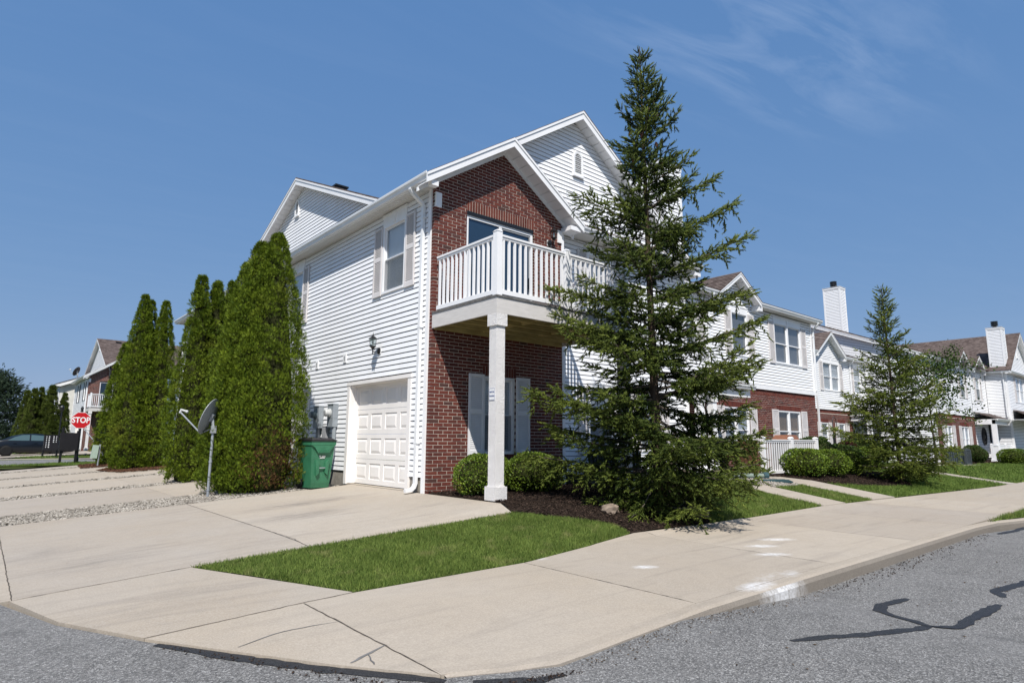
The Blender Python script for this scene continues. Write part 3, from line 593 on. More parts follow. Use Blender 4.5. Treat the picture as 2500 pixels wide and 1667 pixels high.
ribbon([(8.31, -7.12), (7.6, -7.12), (6.82, -7.02)], 0.10, az, 'crack_seal', 'tar')
ribbon([(-5.25, -4.86), (-5.08, -5.14), (-4.95, -5.40), (-4.73, -5.78), (-4.56, -6.06), (-4.42, -6.24), (-4.2, -6.55), (-4.12, -6.68)], 0.10, az, 'crack_seal', 'tar')
ribbon([(-4.0, -6.80), (-3.85, -6.92), (-3.7, -7.02), (-3.5, -7.05)], 0.10, az, 'crack_seal', 'tar')
ribbon([(-4.86, -5.34), (-4.66, -5.26), (-4.51, -5.21), (-4.3, -5.22), (-4.11, -5.25)], 0.012, wz, 'slab_crack', 'deck_grey', 0.003)
ribbon([(-4.42, -6.10), (-4.33, -6.06), (-4.24, -6.02), (-4.10, -5.95)], 0.022, wz, 'slab_crack', 'deck_grey', 0.003)
ribbon([(-4.32, -6.22), (-4.30, -6.14), (-4.27, -6.04)], 0.016, wz, 'slab_crack', 'deck_grey', 0.004)
for pts_, w_ in (([(-5.28, -4.715), (-4.1, -4.56), (-3.58, -4.485)], 0.014), ([(-4.1, -4.58), (-4.1, -5.6), (-4.1, -6.58)], 0.012), ([(-1.5, -4.45), (-1.5, -6.62)], 0.007), ([(1.25, -4.05), (1.25, -6.62)], 0.006), ([(4.0, -4.05), (4.0, -6.62)], 0.006), ([(-5.94, -2.80), (-4.53, -2.675)], 0.006)):
    ribbon(pts_, w_, wz, 'joint', 'joint_dirt', 0.003)
ribbon([(-3.27, -2.64), (-3.27, 0), (-3.27, 2.95)], 0.010, hgt, 'joint', 'joint_dirt', 0.003); ribbon([(-5.95, -2.78), (-5.95, 0), (-5.95, 2.95)], 0.010, hgt, 'joint', 'joint_dirt', 0.003)
# curbside grit and needles
def litter(pts, spread, n, size, mat, label, dz=0.008):
    P = np.array(pts); k = RNG.integers(0, len(P)-1, n); t = RNG.random(n)[:, None]; q = P[k]*(1-t)+P[k+1]*t; q[:, 1] -= np.abs(RNG.normal(size=n))*spread; q[:, 0] += RNG.normal(size=n)*0.03
    pos = np.c_[q, asph(q[:, 0], q[:, 1])+dz]; ax = unit(n); ax[:, 2] *= .2
    o = scatter('litter', OCT_V*np.array([0.45, 1, 0.3]), OCT_F, pos, ax, unit(n), size*(0.4+RNG.random(n)), mat); o['label'] = label; o['category'] = 'litter'; return stuff(o)
litter([(-3.3, -6.98), (-2.2, -6.86), (-1.2, -6.86), (0.5, -6.86)], 0.10, 420, 0.008, 'debris', 'brown needles and grit gathered along the curb')
litter([(0.5, -6.86), (3, -6.86), (6.5, -6.86)], 0.12, 380, 0.012, 'mulch_chip', 'dark grit along the far curb')
litter([(-5.2, -4.95), (-4.5, -6.3), (-4.1, -6.85), (-3.4, -7.05)], 0.04, 350, 0.010, 'mulch_chip', 'dark grit along the corner slab edge')
litter([(-4, -7.6), (0, -7.6), (5, -7.6)], 0.6, 60, 0.012, 'debris', 'scattered bits of leaf on the asphalt')

# ------------------------------------------------------------------ house building blocks
def cells(u0, u1, v0, v1, ops):
    us = sorted({u0, u1}|{min(max(x, u0), u1) for o in ops for x in o[:2]}); vs_ = sorted({v0, v1}|{min(max(x, v0), v1) for o in ops for x in o[2:]})
    for a, b in zip(us[:-1], us[1:]):
        for c, d in zip(vs_[:-1], vs_[1:]):
            m, k = (a+b)/2, (c+d)/2
            if not any(o[0] < m < o[1] and o[2] < k < o[3] for o in ops): yield a, b, c, d
def wall_back(root, F, u0, u1, v0, v1, ops, mat, d=-0.02, th=0.10, name='wall', tri=None):
    mb = MB()
    for a, b, c, e in cells(u0, u1, v0, v1, ops): mb.fbox(F, a, b, c, e, d-th, d)
    if tri: mb.fprism(F, tri, d-th, d)
    return part(mb, name, [mat], root)
EXPO = 0.1055
def siding(root, F, v0, v1, uint, ops, single=True, mat='siding'):
    out = MB(); v = v0
    while v < v1-0.02:
        vt = min(v+EXPO, v1); (a0, b0), (a1, b1) = uint(v), uint(vt); mid = (v+vt)/2
        segs = [[a0, a1, b0, b1]]
        for o in ops:
            if o[2] < mid < o[3]:
                ns = []
                for (p0, p1, q0, q1) in segs:
                    if o[1] <= min(p0, p1) or o[0] >= max(q0, q1): ns.append([p0, p1, q0, q1]); continue
                    if o[0] > max(p0, p1)+0.01: ns.append([p0, p1, o[0], o[0]])
                    if o[1] < min(q0, q1)-0.01: ns.append([o[1], o[1], q0, q1])
                segs = ns
        for (p0, p1, q0, q1) in segs:
            if q0-p0 < 0.015 or q1-p1 < -0.2: continue
            if q1 < p1: p1 = q1 = (p1+q1)/2
            mb = MB() if single else out; jit = rnd.uniform(-0.0015, 0.0015)
            g_ = 0.014 if single else 0.021  # gap widened so the dark backing draws the lap shadow line
            b = [F.p(p0, v+g_, -0.008), F.p(q0, v+g_, -0.008), F.p(q0, v+g_, 0.016+jit), F.p(p0, v+g_, 0.016+jit)]
            t_ = [F.p(p1, vt, -0.008), F.p(q1, vt, -0.008), F.p(q1, vt, 0.003), F.p(p1, vt, 0.003)]
            mb.hexa(b, t_)
            if single: part(mb, 'siding_board', [mat], root)
        v = vt
    if not single: stuff(part(out, 'siding_boards', [mat], root))
BC, BL, BJ = 0.0682, 0.2015, 0.0115
def bricks(root, F, v0, v1, uint, ops, singles=0, th=0.06, corner=0.0, seed=3, dark=0.0):
    """running-bond bricks; the nearest ones are objects of their own, the rest one joined part"""
    r = random.Random(seed); rows = int((v1-v0)/BC+0.5); lst = []
    for k in range(rows):
        v = v0+k*BC; vt = v+BC-BJ; (a0, b0), (a1, b1) = uint(v), uint(vt); a, b = max(a0, a1), min(b0, b1); off = 0 if k % 2 == 0 else (BL+BJ)/2
        u = -3*(BL+BJ)-off+math.floor(a/(BL+BJ))*(BL+BJ)
        while u < b:
            p, q = max(u, a), min(u+BL, b); mid = (v+vt)/2; seg = [(p, q)] if q-p > 0.02 else []
            for o in ops:
                if o[2] < mid < o[3]:
                    ns = []
                    for (c, d) in seg:
                        if o[1] <= c or o[0] >= d: ns.append((c, d)); continue
                        if o[0]-c > 0.02: ns.append((c, o[0]))
                        if d-o[1] > 0.02: ns.append((o[1], d))
                    seg = ns
            for (c, d) in seg: lst.append((c, d, v, vt, r.random(), r.uniform(-0.001, 0.002)))
            u += BL+BJ
    lst.sort(key=lambda e: (F.p((e[0]+e[1])/2, e[2], 0)-CAM).length)
    cache = {}; joined = MB()
    cl = lambda x: 0 if x < 0.50-dark else 1 if x < 0.78-dark else 2 if x < 0.93-dark*0.6 else 3
    for i, (c, d, v, vt, x, pr) in enumerate(lst):
        mi = cl(x); dth = corner if (corner and c < 0.001) else th
        if i < singles:
            key = (round(d-c, 3), mi, dth)
            if key not in cache: m0 = MB(); m0.fbox(Fr((0, 0, 0), F.u, F.n), 0, d-c, 0, vt-v, -dth, 0.0); cache[key] = m0.mesh('brick', [BRICKS[mi]])
            o = link('brick', cache[key], root, F.p(c, v, pr))
        else: joined.fbox(F, c, d, v, vt, -dth, pr, mi)
    if joined.f: stuff(part(joined, 'brickwork', BRICKS, root))
def soldier(root, F, u0, u1, v0, v1, single=False, d=0.001):
    n = max(1, round((u1-u0)/0.0682)); w = (u1-u0)/n; mb = MB()
    for k in range(n):
        mi = 0 if rnd.random() < 0.7 else 1
        if single: m0 = MB(); m0.fbox(F, u0+k*w+0.006, u0+(k+1)*w-0.006, v0, v1-0.006, -0.06, d+rnd.uniform(0, .002)); part(m0, 'brick', [BRICKS[mi]], root)
        else: mb.fbox(F, u0+k*w+0.006, u0+(k+1)*w-0.006, v0, v1-0.006, -0.06, d, mi)
    if not single: stuff(part(mb, 'brickwork', BRICKS, root))
def blind_mb(F, u0, u1, v0, v1, d, sp=0.05):
    mb = MB(); v = v0+0.01
    while v < v1: mb.hexa([F.p(u0, v, d-0.012), F.p(u1, v, d-0.012), F.p(u1, v+0.002, d-0.012), F.p(u0, v+0.002, d-0.012)], [F.p(u0, v+0.044, d+0.004), F.p(u1, v+0.044, d+0.004), F.p(u1, v+0.046, d+0.004), F.p(u0, v+0.046, d+0.004)]); v += sp
    return mb
def shutter(root, F, u0, u1, v0, v1, mat, d0=0.018):
    mb = MB(); s = 0.045; mid = v0+(v1-v0)*0.53
    mb.fbox(F, u0, u0+s, v0, v1, d0, d0+0.03); mb.fbox(F, u1-s, u1, v0, v1, d0, d0+0.03)
    for a, b in ((v0, v0+0.10), (mid-0.045, mid+0.045), (v1-0.06, v1)): mb.fbox(F, u0+s, u1-s, a, b, d0, d0+0.027)
    mb.fbox(F, u0+s, u1-s, v0+0.1, v1-0.06, d0, d0+0.004)
    for a, b in ((v0+0.10, mid-0.045), (mid+0.045, v1-0.06)):
        n = max(3, int((b-a)/0.037)); h = (b-a)/n
        for k in range(n):
            q = a+k*h; mb.hexa([F.p(u0+s, q, d0+0.024), F.p(u1-s, q, d0+0.024), F.p(u1-s, q+0.006, d0+0.024), F.p(u0+s, q+0.006, d0+0.024)], [F.p(u0+s, q+h*0.80, d0+0.004), F.p(u1-s, q+h*0.80, d0+0.004), F.p(u1-s, q+h*0.95, d0+0.006), F.p(u0+s, q+h*0.95, d0+0.006)])
    return part(mb, 'shutter', [mat], root)
def window(root, F, u0, u1, v0, v1, n=1, sh=None, shmat='shutter_pale', hdr=0.0, key=True, blind='blind', screen=True, d=0.0, grid=False, shl=True, shr=True, blind_from=0.0, hdr_mat='trim'):
    mb = MB(); cs = 0.055
    mb.fbox(F, u0, u0+cs, v0, v1, d-0.10, d+0.032); mb.fbox(F, u1-cs, u1, v0, v1, d-0.09, d+0.032)
    mb.fbox(F, u0+cs, u1-cs, v0, v0+cs, d-0.09, d+0.036); mb.fbox(F, u0+cs, u1-cs, v1-cs, v1, d-0.09, d+0.032)
    mw = (u1-u0)/n
    for k in range(1, n): mb.fbox(F, u0+mw*k-0.045, u0+mw*k+0.045, v0+cs, v1-cs, d-0.09, d+0.028)
    w = part(mb, 'window', ['vinyl'], root)
    mid = (v0+v1)/2
    for k in range(n):
        a = u0+mw*k+(cs if k == 0 else 0.045); b = u0+mw*(k+1)-(cs if k == n-1 else 0.045)
        for (c, e, dd) in ((mid-0.02, v1-cs, d-0.012), (v0+cs, mid+0.02, d-0.042)):
            m = MB(); f = 0.035
            m.fbox(F, a, a+f, c, e, dd-0.025, dd); m.fbox(F, b-f, b, c, e, dd-0.025, dd); m.fbox(F, a+f, b-f, c, c+f, dd-0.025, dd); m.fbox(F, a+f, b-f, e-f, e, dd-0.025, dd)
            if grid: m.fbox(F, (a+b)/2-0.008, (a+b)/2+0.008, c+f, e-f, dd-0.02, dd-0.004); m.fbox(F, a+f, b-f, (c+e)/2-0.008, (c+e)/2+0.008, dd-0.019, dd-0.005)
            part(m, 'sash', ['vinyl'], w)
            g = MB(); g.poly([F.p(a+f, c+f, dd-0.014), F.p(b-f, c+f, dd-0.014), F.p(b-f, e-f, dd-0.014), F.p(a+f, e-f, dd-0.014)] if F.u.cross(Z).dot(F.n) > 0 else [F.p(a+f, e-f, dd-0.014), F.p(b-f, e-f, dd-0.014), F.p(b-f, c+f, dd-0.014), F.p(a+f, c+f, dd-0.014)]); link('pane', g.mesh_raw('pane', 'pane'), w)
        if screen:
            g = MB(); g.poly([F.p(a, v0+cs, d-0.006), F.p(b, v0+cs, d-0.006), F.p(b, mid, d-0.006), F.p(a, mid, d-0.006)]); part(g, 'insect_screen', ['screen'], w)
        if blind: part(blind_mb(F, a+0.01, b-0.01, v0+cs+(v1-v0)*blind_from, v1-cs, d-0.078), 'blind', [blind], w)
    bk = MB(); bk.fbox(F, u0, u1, v0, v1, d-0.20, d-0.17); part(bk, 'room_backing', ['dark_room'], w)
    if hdr:
        h = MB(); h.fbox(F, u0-0.02, u1+0.02, v1, v1+hdr, d-0.02, d+0.030); h.fbox(F, u0-0.035, u1+0.035, v1+hdr-0.03, v1+hdr, d-0.02, d+0.045); ho = part(h, 'header_trim', [hdr_mat], root)
        if key:
            c = (u0+u1)/2; k_ = MB(); k_.fprism(F, [(c-0.04, v1-0.01), (c+0.04, v1-0.01), (c+0.065, v1+hdr-0.03), (c-0.065, v1+hdr-0.03)], d+0.03, d+0.048); part(k_, 'keystone', [hdr_mat], ho)
    if sh:
        if shl: shutter(root, F, u0-sh-0.015, u0-0.015, v0-0.02, v1+0.02, shmat, max(d, 0)+0.018)
        if shr: shutter(root, F, u1+0.015, u1+sh+0.015, v0-0.02, v1+0.02, shmat, max(d, 0)+0.018)
    return w
def gutter(root, F, u0, u1, v, d):           # K-profile; d = outer lip
    pr = [(d-0.125, v-0.125), (d-0.045, v-0.125), (d-0.030, v-0.075), (d-0.006, v-0.045), (d, v-0.012), (d, v), (d-0.012, v), (d-0.012, v-0.02), (d-0.125, v-0.02)]
    mb = MB(); mb.hexa([F.p(u0, b, a) for a, b in pr], [F.p(u1, b, a) for a, b in pr]); return part(mb, 'gutter', ['gutter_white'], root)
def downspout(root, F, u, vtop, dtop, vbot, d=0.06, shoe=0.0, w=0.075, t=0.06):
    path = [F.p(u, vtop, dtop), F.p(u, vtop-0.07, dtop), F.p(u, vtop-0.12, dtop-0.03)]
    path += [F.p(u, vtop-0.30, d+0.03), F.p(u, vtop-0.36, d), F.p(u, vbot+0.17 if shoe else vbot, d)]
    if shoe: path += [F.p(u, vbot+0.10, d+0.03), F.p(u, vbot+0.055, d+0.09), F.p(u, vbot+0.04, d+shoe)]
    mb = MB(); mb.rtube(path, w, t, F.u); o = part(mb, 'downspout', ['gutter_white'], root)
    s = MB()
    for vv in np.linspace(vbot+0.9, vtop-0.6, 3): s.fbox(F, u-w/2-0.02, u+w/2+0.02, vv, vv+0.03, 0.0, d+t/2+0.003)
    part(s, 'strap', ['gutter_white'], o); return o
def roof_plane(root, pts, th=0.05, name='roof', mat='shingle', courses=0):
    """pts: eave a, eave b, ridge b, ridge a; laid in overlapping courses"""
    a, b, c, d = [Vector(p) for p in pts]; n = (b-a).cross(d-a).normalized()
    if n.z < 0: n = -n
    mb = MB()
    if not courses: mb.hexa([a, b, c, d], [p+n*th for p in (a, b, c, d)])
    else:
        mb.hexa([a, b, c, d], [p+n*th*0.5 for p in (a, b, c, d)])
        for k in range(courses):
            t0, t1 = k/courses, (k+1)/courses; p, q = a.lerp(d, t0), b.lerp(c, t0); r, s = b.lerp(c, t1), a.lerp(d, t1)
            mb.hexa([p+n*th*.5, q+n*th*.5, r+n*th*.5, s+n*th*.5], [p+n*(th*.5+.022), q+n*(th*.5+.022), r+n*(th*.5+.006), s+n*(th*.5+.006)])
    return part(mb, name, [mat], root)
def rake(root, F, p0, p1, d, over, w=0.20, soffit=True, frieze=0.0, th=0.035, wall_d=0.0):
    """fascia board running from p0 (low) to p1 (peak) at distance d; soffit back to the wall"""
    (u0, v0), (u1, v1) = p0, p1; mb = MB(); mb.fprism(F, [(u0, v0-w), (u1, v1-w), (u1, v1), (u0, v0)], d-th, d)
    mb.fprism(F, [(u0, v0-0.045), (u1, v1-0.045), (u1, v1+0.01), (u0, v0+0.01)], d, d+0.018)
    o = part(mb, 'rake_board', ['trim'], root)
    if soffit:
        L_ = math.hypot(u1-u0, v1-v0); n = max(2, int(L_/0.25)); s = MB()
        for k in range(n):
            t0, t1 = k/n+0.016/L_, (k+1)/n; s.fprism(F, [(u0+(u1-u0)*t0, v0+(v1-v0)*t0-w+0.012), (u0+(u1-u0)*t1, v0+(v1-v0)*t1-w+0.012), (u0+(u1-u0)*t1, v0+(v1-v0)*t1-w+0.03), (u0+(u1-u0)*t0, v0+(v1-v0)*t0-w+0.03)], wall_d+0.002, d-th-0.001)
        part(s, 'soffit', ['trim'], o)
    if frieze:
        f = MB(); f.fprism(F, [(u0, v0-w-frieze), (u1, v1-w-frieze), (u1, v1-w+0.01), (u0, v0-w+0.01)], wall_d-0.02, wall_d+0.022); part(f, 'frieze', ['trim'], o)
    return o
def gable_vent(root, F, u, v, w=0.36, h=0.62):
    mb = MB(); n = 9; arc = [(u+w/2*math.cos(math.pi*k/n), v+h-w/2+w/2*math.sin(math.pi*k/n)) for k in range(n+1)]
    out = [(u-w/2, v), (u+w/2, v)]+arc; ii = 0.055
    inn = [(u-w/2+ii, v+ii), (u+w/2-ii, v+ii)]+[(u+(w/2-ii)*math.cos(math.pi*k/n), v+h-w/2+(w/2-ii)*math.sin(math.pi*k/n)) for k in range(n+1)]
    N = len(out)
    for k in range(N):
        j = (k+1) % N; mb.hexa([F.p(*out[k], 0.0), F.p(*out[j], 0.0), F.p(*inn[j], 0.0), F.p(*inn[k], 0.0)], [F.p(*out[k], 0.055), F.p(*out[j], 0.055), F.p(*inn[j], 0.05), F.p(*inn[k], 0.05)])
    mb.fbox(F, u-w/2-0.02, u+w/2+0.02, v-0.04, v+0.01, 0.0, 0.07)
    o = part(mb, 'gable_vent', ['trim'], root); s = MB(); q = v+ii
    while q < v+h-0.09:
        hw = w/2-ii if q < v+h-w/2 else math.sqrt(max(0.0004, (w/2-ii)**2-(q+0.02-(v+h-w/2))**2)); s.hexa([F.p(u-hw, q, 0.045), F.p(u+hw, q, 0.045), F.p(u+hw, q+0.006, 0.045), F.p(u-hw, q+0.006, 0.045)], [F.p(u-hw, q+0.035, 0.012), F.p(u+hw, q+0.035, 0.012), F.p(u+hw, q+0.041, 0.012), F.p(u-hw, q+0.041, 0.012)]); q += 0.052
    part(s, 'louvre', ['trim'], o); b = MB(); b.fprism(F, inn, 0.004, 0.008); part(b, 'vent_backing', ['dark_room'], o); return o
def garage_door(root, F, u0, u1, v0, v1, rec=0.16, panels=True, trim=0.115):
    """opening u0..u1; casing outside, raised-panel sections set back by rec"""
    c = MB(); c.fbox(F, u0-trim, u0, v0-0.02, v1+0.06, -0.03, 0.035); c.fbox(F, u1, u1+trim, v0-0.02, v1+0.06, -0.03, 0.035); c.fbox(F, u0-trim-0.015, u1+trim+0.015, v1, v1+0.075, -0.03, 0.045)
    c.fbox(F, u0-0.02, u0+0.012, v0, v1, -rec-0.03, 0.0); c.fbox(F, u1-0.012, u1+0.02, v0, v1, -rec-0.03, 0.0); c.fbox(F, u0, u1, v1-0.015, v1+0.02, -rec-0.03, 0.0)
    c.fbox(F, u0+0.012, u0+0.05, v0, v1-0.015, -rec, -rec+0.035); c.fbox(F, u1-0.05, u1-0.012, v0, v1-0.015, -rec, -rec+0.035); c.fbox(F, u0+0.05, u1-0.05, v1-0.06, v1-0.015, -rec, -rec+0.035)
    part(c, 'garage_casing', ['garage_white'], root)
    n = 4; h = (v1-v0-0.02)/n; a, b = u0+0.02, u1-0.02; door = None
    for k in range(n):
        m = MB(); va, vb = v0+0.005+k*h, v0+0.005+(k+1)*h-0.007; d0, d1 = -rec-0.045, -rec; nc = 4; cw = (b-a)/nc
        m.fbox(F, a, b, va, vb, d0, d1-0.016)
        ops = [(a+cw*(j+0.5)-cw*0.39, a+cw*(j+0.5)+cw*0.39, va+0.10, vb-0.09) for j in range(nc)]
        for p, q, r_, s_ in cells(a, b, va, vb, ops): m.fbox(F, p, q, r_, s_, d1-0.016, d1)
        sec = part(m, 'door_section', ['garage_white'], root)
        if panels:
            for (p, q, r_, s_) in ops:
                pm = MB(); g = 0.018; e = 0.055
                pm.hexa([F.p(p+g, r_+g, d1-0.016), F.p(q-g, r_+g, d1-0.016), F.p(q-g, s_-g, d1-0.016), F.p(p+g, s_-g, d1-0.016)], [F.p(p+g+e, r_+g+e, d1-0.001), F.p(q-g-e, r_+g+e, d1-0.001), F.p(q-g-e, s_-g-e, d1-0.001), F.p(p+g+e, s_-g-e, d1-0.001)])
                part(pm, 'panel', ['garage_white'], sec)
    s = MB(); s.fbox(F, a, b, v0-0.012, v0+0.004, -rec-0.04, -rec+0.006); part(s, 'door_seal', ['rubber'], root)
def lantern(loc, nrm, label, k=0.82):
    """hexagonal carriage lantern on a scroll arm"""
    L0 = Vector((0, 0, 0)); n = Vector(nrm); root = thing('wall_lantern', label, 'lantern', loc, world=False); root.scale = (k, k, k)
    m = MB(); m.lathe([(0.0, 0.0), (0.085, 0.0), (0.085, 0.016), (0.05, 0.035), (0.0, 0.04)], L0+n*0.012, 14, axis=n); part(m, 'wall_plate', ['black_metal'], root)
    m = MB(); m.lathe([(0.115, 0.0), (0.115, 0.012)], L0, 4, axis=n, phase=math.pi/4); part(m, 'mounting_block', ['trim'], root)
    c = L0+n*0.20
    m = MB(); m.tube([L0+n*0.03, L0+n*0.10+Z*-0.02, L0+n*0.17+Z*-0.04, c+Z*-0.04], 0.013, 6); m.tube([c+Z*-0.10, c+Z*0.06], [0.012, 0.014], 6); m.tube([c+Z*-0.03, c+n*-0.06+Z*0.03, c+n*-0.07+Z*0.07], 0.007, 5); part(m, 'arm', ['black_metal'], root)
    m = MB(); m.lathe([(0.02, 0.03), (0.05, 0.07), (0.085, 0.10), (0.088, 0.112), (0.0, 0.112)], c, 6); m.lathe([(0.118, 0.292), (0.118, 0.302), (0.055, 0.355), (0.02, 0.385), (0.010, 0.40), (0.018, 0.415), (0.006, 0.43), (0.004, 0.47), (0, 0.475)], c, 6); part(m, 'roof_and_base', ['black_metal'], root)
    m = MB()
    for j in range(6): an = 2*math.pi*j/6; 
    for j in range(6):
        an = 2*math.pi*j/6; e = Vector((math.cos(an), math.sin(an), 0)); m.tube([c+e*0.080+Z*0.105, c+e*0.098+Z*0.295], 0.006, 4)
    part(m, 'bars', ['black_metal'], root)
    m = MB(); m.lathe([(0.074, 0.113), (0.092, 0.291)], c, 6); part(m, 'lamp_glass', ['lamp_glass'], root)
    m = MB(); m.lathe([(0.012, 0.113), (0.014, 0.16), (0.030, 0.20), (0.028, 0.235), (0.0, 0.25)], c, 8); part(m, 'bulb', ['white_paint'], root)
    return root

# ------------------------------------------------------------------ the corner townhouse (and its twin across the street)
def corner_house(oy, near, label, shmat):
    root = thing('townhouse', label, 'house', (0, oy, 0))
    O = Vector((0, oy, 0))
    FA = Fr(O, (0, 1, 0), (-1, 0, 0)); FB = Fr(O+Vector((0, -0.09, 0)), (1, 0, 0), (0, -1, 0)); FR = Fr(O+Vector((0, 0.20, 0)), (1, 0, 0), (0, -1, 0))
    LEN = 19.6 if near else 9.4
    # ---- long garage side
    gar = [(0.662, 3.185), (5.545, 8.07), (9.8, 12.3), (14.1, 16.6)] if near else [(2.6, 5.1)]
    wins = [(0.945, 1.905), (6.34, 7.30), (11.4, 12.36), (15.8, 16.76)] if near else [(1.2, 2.15), (5.4, 6.4)]
    WV0, WV1 = 4.065, 5.60
    opsA = [(a-0.10, b+0.10, -0.2, 2.24) for a, b in gar]+[(a, b, WV0, WV1+0.27) for a, b in wins]
    back = [(a, b, -0.2, 2.18) for a, b in gar]+[(a, b, WV0, WV1) for a, b in wins]
    wall_back(root, FA, 0.0, LEN, 0.20, 5.95, back, 'lap_shade_backing')
    mb = MB()
    for a, b, c, d in cells(0.02, LEN, -0.35, 0.27, [(p-0.02, q+0.02, -1, 1) for p, q in gar]): mb.fbox(FA, a, b, c, d, -0.2, -0.012)
    part(mb, 'foundation', ['concrete_block'], root)
    siding(root, FA, 0.27, 5.89, lambda v: (0.10, LEN-0.1), opsA, single=near)
    for a, b in ((0.0, 0.10), (LEN-0.1, LEN)):
        mb = MB(); mb.fbox(FA, a, b, 0.0 if a == 0 else .2, 5.9, -0.02, 0.030); part(mb, 'corner_trim', ['trim'], root)
    for a, b in gar: garage_door(root, FA, a, b, 0.02, 2.18, panels=near)
    for a, b in wins: window(root, FA, a, b, WV0, WV1, 1, 0.36, shmat, hdr=0.255, screen=near, blind='blind')
    # eave of the long side
    mb = MB(); mb.fbox(FA, -0.05, LEN+0.1, 5.885, 5.905, -0.02, 0.31)
    so_ = part(mb, 'soffit', ['soffit'], root)
    if near:
        m = MB(); k = 0.0
        while k < LEN: m.fbox(FA, k, k+0.008, 5.879, 5.886, 0.0, 0.30); k += 0.10
        part(m, 'soffit_rib', ['soffit'], so_)
    mb = MB(); mb.fbox(FA, -0.36, LEN+0.1, 5.87, 6.0, 0.295, 0.315); part(mb, 'fascia', ['trim'], root)
    gutter(root, FA, -0.42, LEN+0.1, 6.01, 0.43)
    downspout(root, FA, 0.245, 5.93, 0.36, 0.0, 0.055, 0.22)
    # ---- brick gable with balcony
    W, ZE, ZP, XC = 3.50, 5.96, 7.39, 1.745
    dop = (0.78, 2.63, 3.36, 5.62); wop = (1.27, 2.10, 0.70, 2.26)
    xg = lambda v: (0.0, W) if v < 5.82 else (max(0.0, XC-(7.17-v)/0.66), min(W, XC+(7.17-v)/0.66))
    tri = [(0.0, 5.9), (W, 5.9), (W, 6.0), (XC, 7.19), (0.0, 6.04)]
    wall_back(root, FB, 0.003, W, -0.3, 5.9, [dop, wop], 'mortar', d=-0.004, th=0.08, name='brick_wall', tri=tri)
    ops = [dop, wop, (dop[0], dop[1], 5.62, 5.86), (wop[0]-0.03, wop[1]+0.03, 2.26, 2.455), (wop[0]-0.05, wop[1]+0.05, 0.615, 0.70)]
    bricks(root, FB, -0.07, 7.15, xg, ops, singles=300 if near else 0, corner=0.088, seed=5, dark=0.0 if near else 0.12)
    soldier(root, FB, dop[0], dop[1], 5.625, 5.858, near); soldier(root, FB, wop[0]-0.03, wop[1]+0.03, 2.26, 2.455, near); soldier(root, FB, wop[0]-0.05, wop[1]+0.05, 0.615, 0.70, False, 0.03)
    m = MB(); m.fbox(FB, dop[0], dop[1], 5.545, 5.618, -0.075, -0.004); part(m, 'lintel', ['black_metal'], root)
    window(root, FB, wop[0], wop[1], wop[2], wop[3]-0.005, 1, 0.375, 'shutter_white' if near else shmat, d=-0.045, screen=True, blind='blind')
    # sliding door
    m = MB(); d0, d1 = -0.085, -0.03; a, b, c, e = dop[0]+0.005, dop[1]-0.005, 3.40, 5.545; f = 0.06
    m.fbox(FB, a, a+f, c, e, d0, d1); m.fbox(FB, b-f, b, c, e, d0, d1); m.fbox(FB, a+f, b-f, e-f, e, d0, d1); m.fbox(FB, a+f, b-f, c, c+f, d0, d1)
    sd = part(m, 'sliding_door', ['vinyl'], root); mid = (a+b)/2
    m = MB(); m.fbox(FB, mid-0.045, mid+0.03, c+f, e-f, d0+0.006, d1-0.004); part(m, 'door_stile', ['vinyl'], sd)
    m = MB(); m.fbox(FB, a+f, mid-0.045, c+f, e-f, d0+0.02, d0+0.026); part(m, 'pane', ['door_pane'], sd)
    m = MB(); m.fbox(FB, mid+0.03, b-f, c+f, e-f, d0+0.01, d0+0.016); part(m, 'pane', ['door_pane'], sd)
    m = MB(); m.fbox(FB, b-f-0.06, b-f-0.02, 4.25, 4.50, d1-0.01, d1+0.03); part(m, 'handle', ['black_metal'], sd)
    m = MB(); m.fbox(FB, mid+0.03, mid+0.07, c+f, e-f, d0+0.02, d0+0.04); m.fbox(FB, b-f-0.03, b-f, c+f, e-f, d0+0.02, d0+0.04); m.fbox(FB, mid+0.07, b-f-0.03, e-f-0.04, e-f, d0+0.02, d0+0.04); part(m, 'screen_frame', ['utility_grey'], sd)
    m = MB(); m.fbox(FB, dop[0]-0.1, dop[1]+0.1, 3.3, 5.7, -0.3, -0.2); part(m, 'room_backing', ['dark_room'], sd)
    # rakes, cornice blocks, roof
    rake(root, FB, (-0.42, ZE), (XC, ZP), 0.36, 0.36, 0.19, frieze=0.075); rake(root, FB, (2*XC+0.42, ZE), (XC, ZP), 0.36, 0.36, 0.19, frieze=0.075)
    for sgn, x0, x1, b0, b1 in ((-1, -0.30, 0.0, 0.0, 0.14), (1, W, W+0.32, W-0.13, W)):
        m = MB(); m.fbox(FB, x0, x1 if sgn > 0 else x1-0.14, 5.77, 5.87, 0.2 if sgn < 0 else -0.05, 0.325); part(m, 'cornice_return', ['trim'], root); m = MB(); m.fbox(FB, b0, b1, 5.50, 5.80, -0.05, 0.030); part(m, 'cornice_block', ['trim'], root)
    y0 = oy-0.46
    roof_plane(root, [(-0.40, y0, ZE+0.012), (-0.40, oy+0.9, ZE+0.012), (XC, oy+0.9, ZP), (XC, y0, ZP)], th=0.02)
    roof_plane(root, [(2*XC+0.42, y0, ZE), (2*XC+0.42, oy+0.5, ZE), (XC, oy+0.5, ZP), (XC, y0, ZP)], th=0.022)
    # long-side roof strip and wide gable
    PY, PZ, SL, XW = (8.85, 9.20, 0.43, 0.80) if near else (7.0, 10.05, 0.425, 1.3)
    FG = Fr(O+Vector((XW, 0, 0)), (0, 1, 0), (-1, 0, 0))
